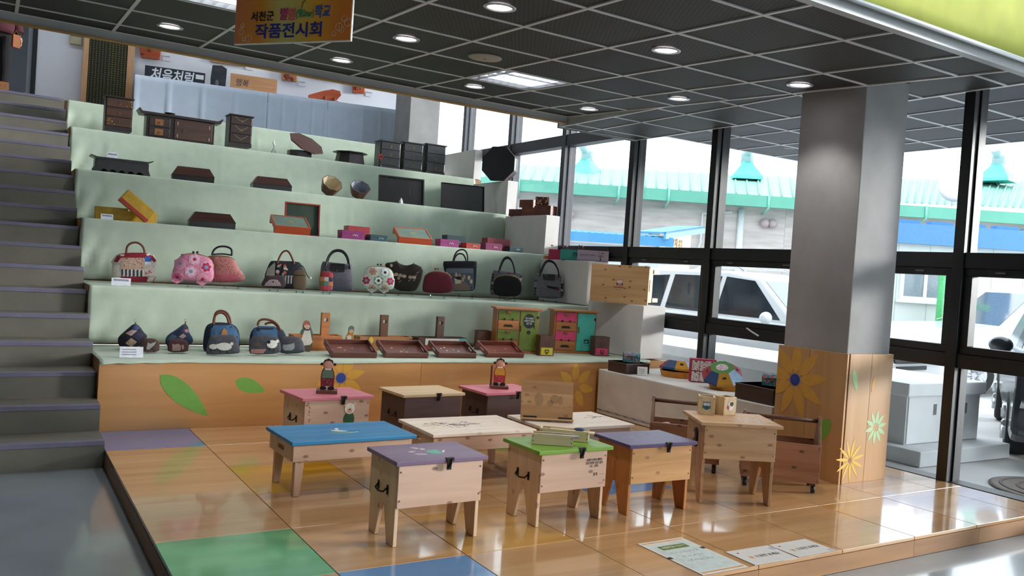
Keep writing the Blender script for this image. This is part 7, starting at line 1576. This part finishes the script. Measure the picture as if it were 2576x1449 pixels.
for i in range(3):
    for j in range(2):
        x0 = -w / 2 + .006 + i * (w - .012) / 3; z0 = .008 + j * (h - .012) / 2; dr = box('drawer', flp, t, x0 + .002, x0 + (w - .012) / 3 - .002, -d / 2, -d / 2 + .02, z0, z0 + (h - .012) / 2 - .008); cx = x0 + (w - .012) / 6
        MB().prism([(cx + .01 * math.cos(PI + PI * k / 8), z0 + (h - .012) / 2 - .009 + .01 * math.sin(PI + PI * k / 8)) for k in range(9)], -d / 2 - .0008, -d / 2).build('thumb_notch', mat('3a1420', .8, key='notch'), dr)

# ---------------------------------------------------------------- outside the glass
ext = struct(MB().box(5.28, 60, -40, 60, -.6, -.2).build('ground_outside', mat('c4c3c1', .8, var=.05, scale=1.2, key='paving', detail=6.)))
pl_c = mat('d0d2d2', .75, var=.05, scale=3, key='planter_concrete', detail=5.); pl_w = mat('eceded', .7, var=.03, scale=3, key='white_render')
t = root('low_wall', 'low white concrete planter wall outside the window', 'wall')
box('body', pl_c, t, 6.40, 7.58, -1.16, 6.5, -.198, .38); box('coping', pl_w, t, 6.36, 7.62, -1.2, 6.55, .38, .5, bevel=.01); box('end_face', pl_w, t, 6.42, 7.56, -1.172, -1.16, -.05, .38); box('plinth', pl_c, t, 6.25, 7.7, -1.42, 6.6, -.198, -.06, bevel=.01)
for x in (6.8, 7.3): box('drain_slot', mat('7a7c7c', .8, key='slot_grey'), t, x, x + .05, -1.174, -1.171, .2, .3)
t = root('manhole_cover', 'round rusty iron manhole cover in the paving outside', 'manhole cover', (6.62, -2.38, -.199))
MB().lathe([(.5, 0), (.5, .012), (.46, .016), (.02, .016)], 40).build('plate', mat('6b5f58', .6, .4, var=.1, scale=20, key='rusty_iron'), t)
for r in (.15, .28, .4): MB().lathe([(r, .014), (r + .004, .022), (r + .026, .022), (r + .03, .014)], 40).build('raised_ring', mat('5a4f49', .6, .4, key='iron_ring'), t)
def wheel(parent, x, y, z, r, w, axis='x'):
    b = MB(); n = 24; pf_ = [(r * .62, -w / 2), (r * .9, -w / 2), (r, -w * .35), (r, w * .35), (r * .9, w / 2), (r * .62, w / 2)]
    M = Matrix.Translation((x, y, z)) @ (Matrix.Rotation(PI / 2, 4, 'Y') if axis == 'x' else Matrix.Rotation(PI / 2, 4, 'X'))
    tyre = b.lathe(pf_, n, M=M).build('wheel', mat('1a1a1b', .8, key='tyre'), parent)
    MB().lathe([(r * .6, -w / 2 - .004), (r * .55, -w / 2 + .02), (.04, -w / 2 + .01)], n, M=M).build('rim', mat('b9bbbe', .3, .8, key='alloy'), tyre); MB().lathe([(r * .6, w / 2 + .004), (r * .55, w / 2 - .02), (.04, w / 2 - .01)], n, M=M).build('rim', mat('b9bbbe', .3, .8, key='alloy'), tyre)
    for k in range(5):
        a = 2 * PI * k / 5
        for s in (-1, 1):
            p0 = M @ Vector((.05 * math.cos(a), .05 * math.sin(a), s * (w / 2 + .004))); p1 = M @ Vector((r * .57 * math.cos(a), r * .57 * math.sin(a), s * (w / 2 + .004))); MB().tube([p0, p1], .035, 6).build('spoke', mat('c6c8cb', .3, .8, key='alloy_spoke'), tyre)
def car(label, loc, rz, col, prof, cabin, wins, L, W, wx, wr, name='car', roofrails=False, extras=None):
    """side profile in (x forward, z), drawn out over the width; front at x = 0, rear at x = -L"""
    t = root(name, label, 'car', loc, rz); paintm = mat(col, .25, var=0, coat=.6, key='car_paint'); gl = mat('3c4650', .08, .0, var=.15, scale=2, coat=.5, key='car_glass')
    def shell(n, pr, w0, w1, zsplit, m, bev):
        k = len(pr); vs = []
        for s in (-1, 1):
            for x, z in pr: ww = w0 if z <= zsplit else w0 + (w1 - w0) * (z - zsplit) / (max(q[1] for q in pr) - zsplit); vs.append((x, s * ww / 2, z))
        a = sum(pr[i][0] * pr[(i + 1) % k][1] - pr[(i + 1) % k][0] * pr[i][1] for i in range(k)); fs = [tuple(range(k)), tuple(reversed(range(k, 2 * k)))] + [((i + 1) % k, i, i + k, (i + 1) % k + k) for i in range(k)]
        if a < 0: fs = [tuple(reversed(f)) for f in fs]
        return MB().add(vs, fs).build(n, m, t, bevel=bev)
    shell('body', prof, W, W * .97, .9, paintm, .05); zb = min(c[1] for c in cabin); zt = max(c[1] for c in cabin); shell('cabin', cabin, W * .95, W * .76, zb, paintm, .04)
    def wy(z): return (W * .95 + (W * .76 - W * .95) * (z - zb) / (zt - zb)) / 2
    for s in (-1, 1):
        for q in wins:
            vs = [(x, s * (wy(z) + .004), z) for x, z in q]; f = tuple(range(len(q))); MB().add(vs + [(x, y - s * .02, z) for x, y, z in vs], [f, tuple(reversed(f))]).build('side_window', gl, t)
        mr = MB(); mr.ball((wins[0][0][0] - .12, s * (W / 2 + .1), 1.06), (.07, .11, .085), 14, 10); mr.build('mirror', paintm, t)
        for x in wx: wheel(t, x, s * (W / 2 - .1), wr, wr, .22, 'y')
        MB().tube([(wins[0][0][0] - .55, s * (W / 2 + .012), .95), (wins[0][0][0] - .72, s * (W / 2 + .012), .95)], .016, 8).build('door_handle', paintm, t)
        if roofrails: MB().tube([(cabin[2][0] - .35, s * W * .33, zt), (cabin[2][0] - .5, s * W * .33, zt + .07), (-L * .62, s * W * .33, zt + .075), (-L + .55, s * W * .33, zt + .05), (-L + .4, s * W * .33, zt - .01)], .022, 8).build('roof_rail', mat('c9ccd0', .3, .6, key='rail_silver'), t)
    ws = [cabin[1], cabin[2]]; a, b = Vector((ws[0][0], 0, ws[0][1])), Vector((ws[1][0], 0, ws[1][1])); n_ = Vector((b.z - a.z, 0, -(b.x - a.x))).normalized() * .006
    if n_.x < 0: n_ = -n_
    f0, f1 = a.lerp(b, .08), a.lerp(b, .93); MB().add([(f0.x + n_.x, -wy(f0.z) * .92, f0.z + n_.z), (f0.x + n_.x, wy(f0.z) * .92, f0.z + n_.z), (f1.x + n_.x, wy(f1.z) * .92, f1.z + n_.z), (f1.x + n_.x, -wy(f1.z) * .92, f1.z + n_.z)], [(0, 1, 2, 3)]).build('windscreen', mat('5c6874', .08, coat=.5, key='screen_glass'), t)
    if extras: extras(t, W)
    return t
def suv_front(t, W):
    blk = mat('2a2c30', .4, key='grille_black')
    for k in range(3): box('grille_bar', blk, t, -.02, .012, -.48 + .05 * k, .48 - .05 * k, .72 - .09 * k, .77 - .09 * k)
    MB().ball((.03, 0, .74), (.02, .1, .075), 14, 10).build('emblem', mat('d5d8db', .2, .9, key='chrome'), t); MB().tube([(.03, -.04, .70), (.035, 0, .745), (.035, 0, .745), (.03, .04, .70)], .008, 6).build('emblem_mark', mat('7a7d82', .3, .9, key='chrome_dark'), t)
    for s in (-1, 1): MB().ball((-.12, s * .72, .76), (.16, .14, .09), 14, 10).build('headlamp', mat('dfe6ea', .1, coat=.5, key='lamp_glass'), t)
    box('number_plate', mat('e2e4e2', .5, key='plate'), t, .0, .012, -.26, .26, .38, .48)
suvp = [(0., .3), (.0, .62), (-.06, .8), (-.25, .92), (-1.15, 1.0), (-4.45, 1.05), (-4.58, .9), (-4.6, .4), (-4.45, .26), (-.15, .24)]
suvc = [(-4.5, 1.0), (-1.1, .99), (-1.85, 1.6), (-2.4, 1.68), (-3.9, 1.66), (-4.3, 1.5)]
suvw = [[(-1.38, 1.04), (-1.92, 1.55), (-2.42, 1.59), (-2.48, 1.05)], [(-2.56, 1.05), (-2.5, 1.59), (-3.4, 1.58), (-3.45, 1.06)], [(-3.55, 1.06), (-3.5, 1.57), (-3.95, 1.54), (-4.25, 1.1)]]
car('white sport utility car with roof rails parked beyond the planter wall', (9.38, .72, -.198), -PI / 2 + .1, 'e6e8ea', suvp, suvc, suvw, 4.6, 1.85, (-.85, -3.65), .35, roofrails=True, extras=suv_front)
pup = [(0., .35), (.0, .7), (-.05, .95), (-.2, 1.02), (-1.3, 1.1), (-5., 1.1), (-5.1, .9), (-5.1, .45), (-.1, .32)]; puc = [(-3.0, 1.05), (-1.2, 1.06), (-1.85, 1.68), (-2.2, 1.74), (-2.7, 1.72), (-3.0, 1.6)]; puw = [[(-1.5, 1.12), (-1.95, 1.62), (-2.6, 1.63), (-2.7, 1.12)]]
car('white pickup truck parked before the container office', (12.05, 2.75, -.198), math.radians(148), 'e4e7ea', pup, puc, puw, 5.1, 1.8, (-.85, -3.9), .33, name='pickup_truck')
def dark_rear(t, W):
    for s in (-1, 1): MB().ball((-.08, s * .62, .78), (.12, .2, .08), 14, 10).build('tail_lamp', mat('b0202a', .2, coat=.5, key='tail_red'), t)
    box('reflector', mat('a8323a', .3, key='reflector'), t, .02, .04, -.75, -.45, .34, .38)
    MB().tube([(.0, -.8, .45), (.05, -.55, .45), (.06, 0, .45), (.05, .55, .45), (.0, .8, .45)], .17, 10).build('bumper', mat('3c4048', .35, coat=.3, key='bumper_grey'), t)
drp = [(0., .3), (.02, .6), (-.04, .95), (-.3, 1.02), (-4.2, .95), (-4.3, .5), (-.2, .2)]; drc = [(-3.2, .95), (-.2, 1.0), (-.5, 1.45), (-1.2, 1.5), (-2.4, 1.46), (-2.9, 1.2)]; drw = [[(-.6, 1.05), (-.75, 1.4), (-1.4, 1.43), (-1.5, 1.03)]]
car('dark grey hatchback seen from behind at the edge of the window', (7.72, -2.38, -.198), math.radians(210), '33373d', drp, drc, drw, 4.3, 1.75, (-.8, -3.4), .31, name='hatchback', extras=dark_rear)

# ---- building with teal metal roof
wt_ = mat('bdb4b0', .85, var=.09, scale=1.2, stretch=(1, 1, 8), key='stone_cladding', detail=8.)
teal = mat('5ea48e', .5, var=.03, scale=2, key='teal_metal'); teal_r = mat('86b3a4', .55, var=.03, scale=1.5, key='teal_roof')
Bd = root('market_hall', 'long stone-clad hall with a teal metal roof and gutter', 'building')
E = [Vector((8.6, 15.7, 3.75)), Vector((17.9, 9.95, 3.75)), Vector((24., 6.1, 3.9)), Vector((30., 2.2, 3.9))]; Rg = [Vector((10.5, 19.4, 4.6)), Vector((21.0, 12.74, 4.85)), Vector((28.7, 7.98, 5.3)), Vector((35, 4.2, 5.3))]
for a, b in zip(E[:-1], E[1:]):
    d = (b - a); n_ = Vector((-d.y, d.x, 0)).normalized()
    def seg(nm, m, z0, z1, o0, o1, par=Bd):
        vs = [(p.x + n_.x * o, p.y + n_.y * o, z) for z in (z0, z1) for o in (o0, o1) for p in (a, b)]; return MB().add(vs, [(0, 2, 3, 1), (4, 5, 7, 6), (0, 1, 5, 4), (2, 6, 7, 3), (0, 4, 6, 2), (1, 3, 7, 5)]).build(nm, m, par)
    seg('wall', wt_, -.25, 3.5, .55, .8); gt = seg('gutter', teal, 3.45, 3.76, -.04, .1); k_ = int(d.length / 1.25)
    for i in range(k_):
        p = a + d * (i + .5) / k_; MB().tube([(p.x + n_.x * -.06, p.y - n_.y * .06, 3.78), (p.x - n_.x * .07, p.y - n_.y * .07, 3.42), (p.x + n_.x * .5, p.y + n_.y * .5, 3.3)], .03, 6).build('bracket', mat('7fc4b0', .5, key='bracket_teal'), gt)
rib = MB(); nst = 105; top = []; 
def along(P, f):
    f *= len(P) - 1; i = min(int(f), len(P) - 2); return P[i].lerp(P[i + 1], f - i)
for i in range(nst):
    f0, f1 = i / nst, (i + 1) / nst; e0, e1, r0, r1 = along(E, f0), along(E, f1), along(Rg, f0), along(Rg, f1)
    pn = MB().add([tuple(e0), tuple(e1), tuple(r1), tuple(r0)], [(0, 1, 2, 3)]).build('roof_sheet', teal_r, Bd); up = Vector((0, 0, .07))
    MB().tube([e0 + up * .3, r0 + up * .3], .03, 4).build('standing_seam', teal_r, pn)
def vent(x, y, z, a, lb):
    t = root('roof_ventilator', lb, 'ventilator', (x, y, z), a, 'roof ventilators'); t.scale = (.62, .62, .62); MB().lathe([(1.0, -.35), (1.0, -.2), (.36, .45), (.36, .55)], 4, smooth=False, a0=PI / 4).build('flashing', mat('62d6c8', .5, key='aqua_base'), t); wh = mat('b4c0c6', .4, key='vent_white')
    MB().lathe([(.3, .5), (.3, .9), (.33, .92)], 16).build('stack', wh, t)
    for s in (-1, 1): MB().tube([(0, 0, .85), (s * .3, 0, 1.1), (s * .62, 0, 1.28)], [.24, .25, .27], 12).build('elbow', wh, t)
    MB().tube([(0, 0, .9), (0, 0, 1.35), (-.2, 0, 1.7)], [.2, .2, .15], 10).build('cowl', wh, t)
vent(14.85, 15.4, 4.5, .4, 'white elbow ventilator on the teal roof seen past the draped blocks'); vent(19.05, 12.8, 4.75, .9, 'white elbow ventilator on the teal roof in the middle'); vent(25.6, 8.7, 5.2, .2, 'white elbow ventilator on the teal roof past the column')
t = root('satellite_dish', 'round white satellite dish in front of the teal roof', 'satellite dish', (19.3, 6.3, 3.55), 0); t.scale = (.62, .62, .62)
Md = Matrix.Translation((0, 0, .75)) @ Matrix.Rotation(math.radians(-122), 4, 'Z') @ Matrix.Rotation(math.radians(75), 4, 'Y')
MB().lathe([(.05, .06), (.3, .03), (.56, -.06), (.58, -.06), (.3, .045), (.05, .08)], 28, M=Md).build('dish', mat('e2e6e8', .4, key='dish_white'), t); MB().tube([(0, 0, 0), (0, 0, .75)], .03, 8).build('mast', mat('c5c9cc', .4, .5, key='mast'), t)
MB().tube([tuple(Md @ Vector((0, .3, 0))), tuple(Md @ Vector((0, .1, -.4)))], .015, 6).build('feed_arm', mat('c5c9cc', .4, .5, key='mast'), t)
# downpipe, lamps and pipes on the hall wall
hall = Bd
pd = E[1] - E[0]; pn_ = Vector((-pd.y, pd.x, 0)).normalized()
def hallpt(f, z, o=.5): q = E[0] + pd * f; return Vector((q.x + pn_.x * o, q.y + pn_.y * o, z))
MB().tube([hallpt(.885, 3.4), hallpt(.885, -.15)], .09, 10).build('downpipe', mat('d2d6da', .5, key='pipe_white'), hall)
for f, z in ((.43, 2.95), (.45, 2.95), (.945, 3.05), (.965, 3.05)): MB().ball(hallpt(f, z, .45), .13, 10, 8).build('wall_vent', mat('a8989a', .5, key='vent_pink'), hall)
MB().tube([hallpt(.66, 2.5, .48), hallpt(.67, 2.5, .3)], .12, 10).build('flue', mat('7a7a7a', .5, key='flue'), hall)
MB().tube([hallpt(.73, 1.9, .46), hallpt(.775, 2.0, .46), hallpt(.785, 2.4, .46), hallpt(.785, 3.2, .46), hallpt(.86, 3.3, .46)], .03, 6).build('conduit', mat('c9cdd2', .5, key='conduit'), hall)
# ---- blue roofed shed with a sign
S0_ = Vector((9.3, 10.55, 0)); S1_ = Vector((12.15, 8.75, 0)); sd_ = (S1_ - S0_).normalized(); sn = Vector((-sd_.y, sd_.x, 0)); a_ = math.atan2(sd_.y, sd_.x); LL = (S1_ - S0_).length
t = root('blue_roof_shed', 'pale shed with a bright blue corrugated roof outside', 'shed', (S0_.x, S0_.y, -.198), a_)
box('wall', mat('d3d8d6', .7, var=.02, key='shed_panel'), t, .1, LL, .0, 2., 0, 2.2); bl_ = mat('4a94c6', .45, var=.03, key='blue_sheet')
box('eave_trim', bl_, t, 0, LL + .25, -.3, -.24, 2.22, 2.42)
for k in range(24): MB().prism([(k * (LL + .25) / 24, 0), ((k + .35) * (LL + .25) / 24, .05), ((k + .65) * (LL + .25) / 24, .05), ((k + 1) * (LL + .25) / 24, 0), ((k + 1) * (LL + .25) / 24, -.01), (k * (LL + .25) / 24, -.01)], -.3, 2.2).build('roof_rib', bl_, t, loc=(0, 0, 2.40), rot=(.07, 0, 0))
wf = box('window_frame', mat('e4e8ea', .5, key='upvc'), t, .6, 1.5, -.03, 0, 1.2, 1.75); box('pane', mat('aab4bc', .15, key='shed_pane'), wf, .66, 1.44, -.034, -.03, 1.26, 1.7)
T_ = Matrix.Translation((LL, 0, 0)) @ Matrix.Rotation(math.radians(52), 4, 'Z')      # end wall set back at an angle
def endp(n, m, x0, x1, y0, y1, z0, z1, par=None): return MB().box(x0, x1, y0, y1, z0, z1, T_).build(n, m, par or t)
MB().prism([(0, 0), (1.5, 0), (1.5, 2.62), (0, 2.42)], 0, .1, M=T_).build('end_wall', mat('dfe3e4', .7, var=.02, key='shed_end'), t); MB().prism([(-.3, 2.38), (1.6, 2.66), (1.6, 2.82), (-.3, 2.54)], -.3, -.24, M=T_).build('end_trim', bl_, t); MB().prism([(-.3, 2.5), (1.6, 2.78), (1.6, 2.82), (-.3, 2.54)], -.3, .5, M=T_).build('end_roof', bl_, t)
sb_ = endp('sign_board', mat('e6d2a8', .6, key='sign_cream'), .3, 1.05, -.02, -.001, 2.06, 2.46)
for lb, sz, cc, x, z, ww in (('중고차', .22, '7a4a1c', .56, 2.34, .46), ('가격\n파괴', .1, '9a7a4a', .93, 2.34, .2)):
    q = text('lettering', lb, sz, mat(cc, .6, key='sign_ink'), sb_, (0, 0, 0), width=ww, ext=.003, bold=.003); p = T_ @ Vector((x, -.026, z)); q.location = p; q.rotation_euler = (PI / 2, 0, math.radians(52))
q = scribble(sb_, 0, 0, .6, .1, mat('b08a4a', .6, key='sign_ochre'), 0.); q.location = T_ @ Vector((.68, -.022, 2.13)); q.rotation_euler = (0, 0, math.radians(52))
# ---- container office with a window
C0 = Vector((13.75, 4.25, 0)); C1 = Vector((19., 1.0, 0)); cdv = (C1 - C0).normalized(); a_ = math.atan2(cdv.y, cdv.x); LL = (C1 - C0).length
t = root('container_office', 'pale container office with a blue eave band and white window', 'building', (C0.x, C0.y, -.198), a_)
box('wall', mat('d0d6d2', .7, var=.03, scale=1.5, key='container_panel'), t, 0, LL, 0, 2.4, 0, 2.5); box('eave_band', mat('4f86b8', .5, var=.03, key='band_blue'), t, -.05, LL + .05, -.12, 2.5, 2.48, 2.86)
for k in range(9): MB().box(.2 + k * .62, .62 + k * .62, -.1, .1, 2.86, 2.92).build('roof_rib', mat('3a7abc', .5, key='rib_blue'), t)
wf = MB(); x0, x1, z0, z1 = .36, 1.30, 1.42, 2.06
for q in ((x0, x1, z0, z0 + .06), (x0, x1, z1 - .06, z1), (x0, x0 + .06, z0 + .06, z1 - .06), (x1 - .06, x1, z0 + .06, z1 - .06), ((x0 + x1) / 2 - .03, (x0 + x1) / 2 + .03, z0 + .06, z1 - .06)): wf.box(q[0], q[1], -.05, 0, q[2], q[3])
wf = wf.build('window_frame', mat('eef1f3', .5, key='upvc_white'), t)
for s in (0, 1): box('pane', mat('8a949c', .12, var=.05, key='office_pane'), wf, x0 + .06 + s * (x1 - x0) / 2 - .02 * s, (x0 + x1) / 2 - .03 + s * (x1 - x0) / 2 - .03 * s, -.03, -.02, z0 + .06, z1 - .06)
box('sill', mat('e4e8ea', .5, key='upvc_sill'), t, x0 - .06, x1 + .06, -.09, 0, z0 - .06, z0)
for k in range(12): box('panel_joint', mat('aab2b0', .7, key='joint'), t, k * .6 + .29, k * .6 + .3, -.003, .0, 0.0, 2.48)
t = root('green_pole', 'green painted steel pole before the container office', 'pole', (14.25, 3.35, -.198)); MB().tube([(0, 0, 0), (0, 0, 2.3)], .06, 12).build('shaft', mat('4fae6a', .5, key='green_paint'), t); MB().lathe([(.12, 0), (.12, .02), (.07, .05)], 16).build('foot', mat('4fae6a', .5, key='green_paint'), t)
for z in (1.1, 1.9): MB().tube([(-.2, -.08, z), (0, -.07, z + .03), (.2, -.08, z - .02)], .008, 5).build('tie_wire', mat('d5d8da', .5, key='tie'), t)
t = root('air_conditioner', 'white outdoor air conditioner unit on the teal roof edge', 'air conditioner', (21.5, 5.0, 4.0), a_); box('case', mat('dfe3e5', .5, key='ac_white'), t, -.4, .4, -.15, .15, 0, .65, bevel=.02); MB().lathe([(.24, 0), (.22, .02)], 24, M=Matrix.Translation((.08, -.15, .33)) @ Matrix.Rotation(PI / 2, 4, 'X')).build('fan_grille', mat('9aa0a4', .5, key='ac_grille'), t)
t.location = (16.7, 2.6, 2.74)
# a far block beyond the roof
t = root('distant_block', 'pale distant building with a row of windows beyond the teal roof', 'building', (14.5, 36., -.2), -.5); box('wall', mat('dcdad8', .8, key='far_wall'), t, -5, 5, 0, 5, 0, 8.3); box('stair_tower', mat('cfc8c6', .8, key='far_tower'), t, 3.2, 4.6, -.3, 2, 0, 10.2)
for k in range(5): box('window', mat('a9b8c2', .3, key='far_window'), t, -4.6 + k * 1.5, -3.4 + k * 1.5, -.05, 0, 6.9, 7.7)

set_lettering()
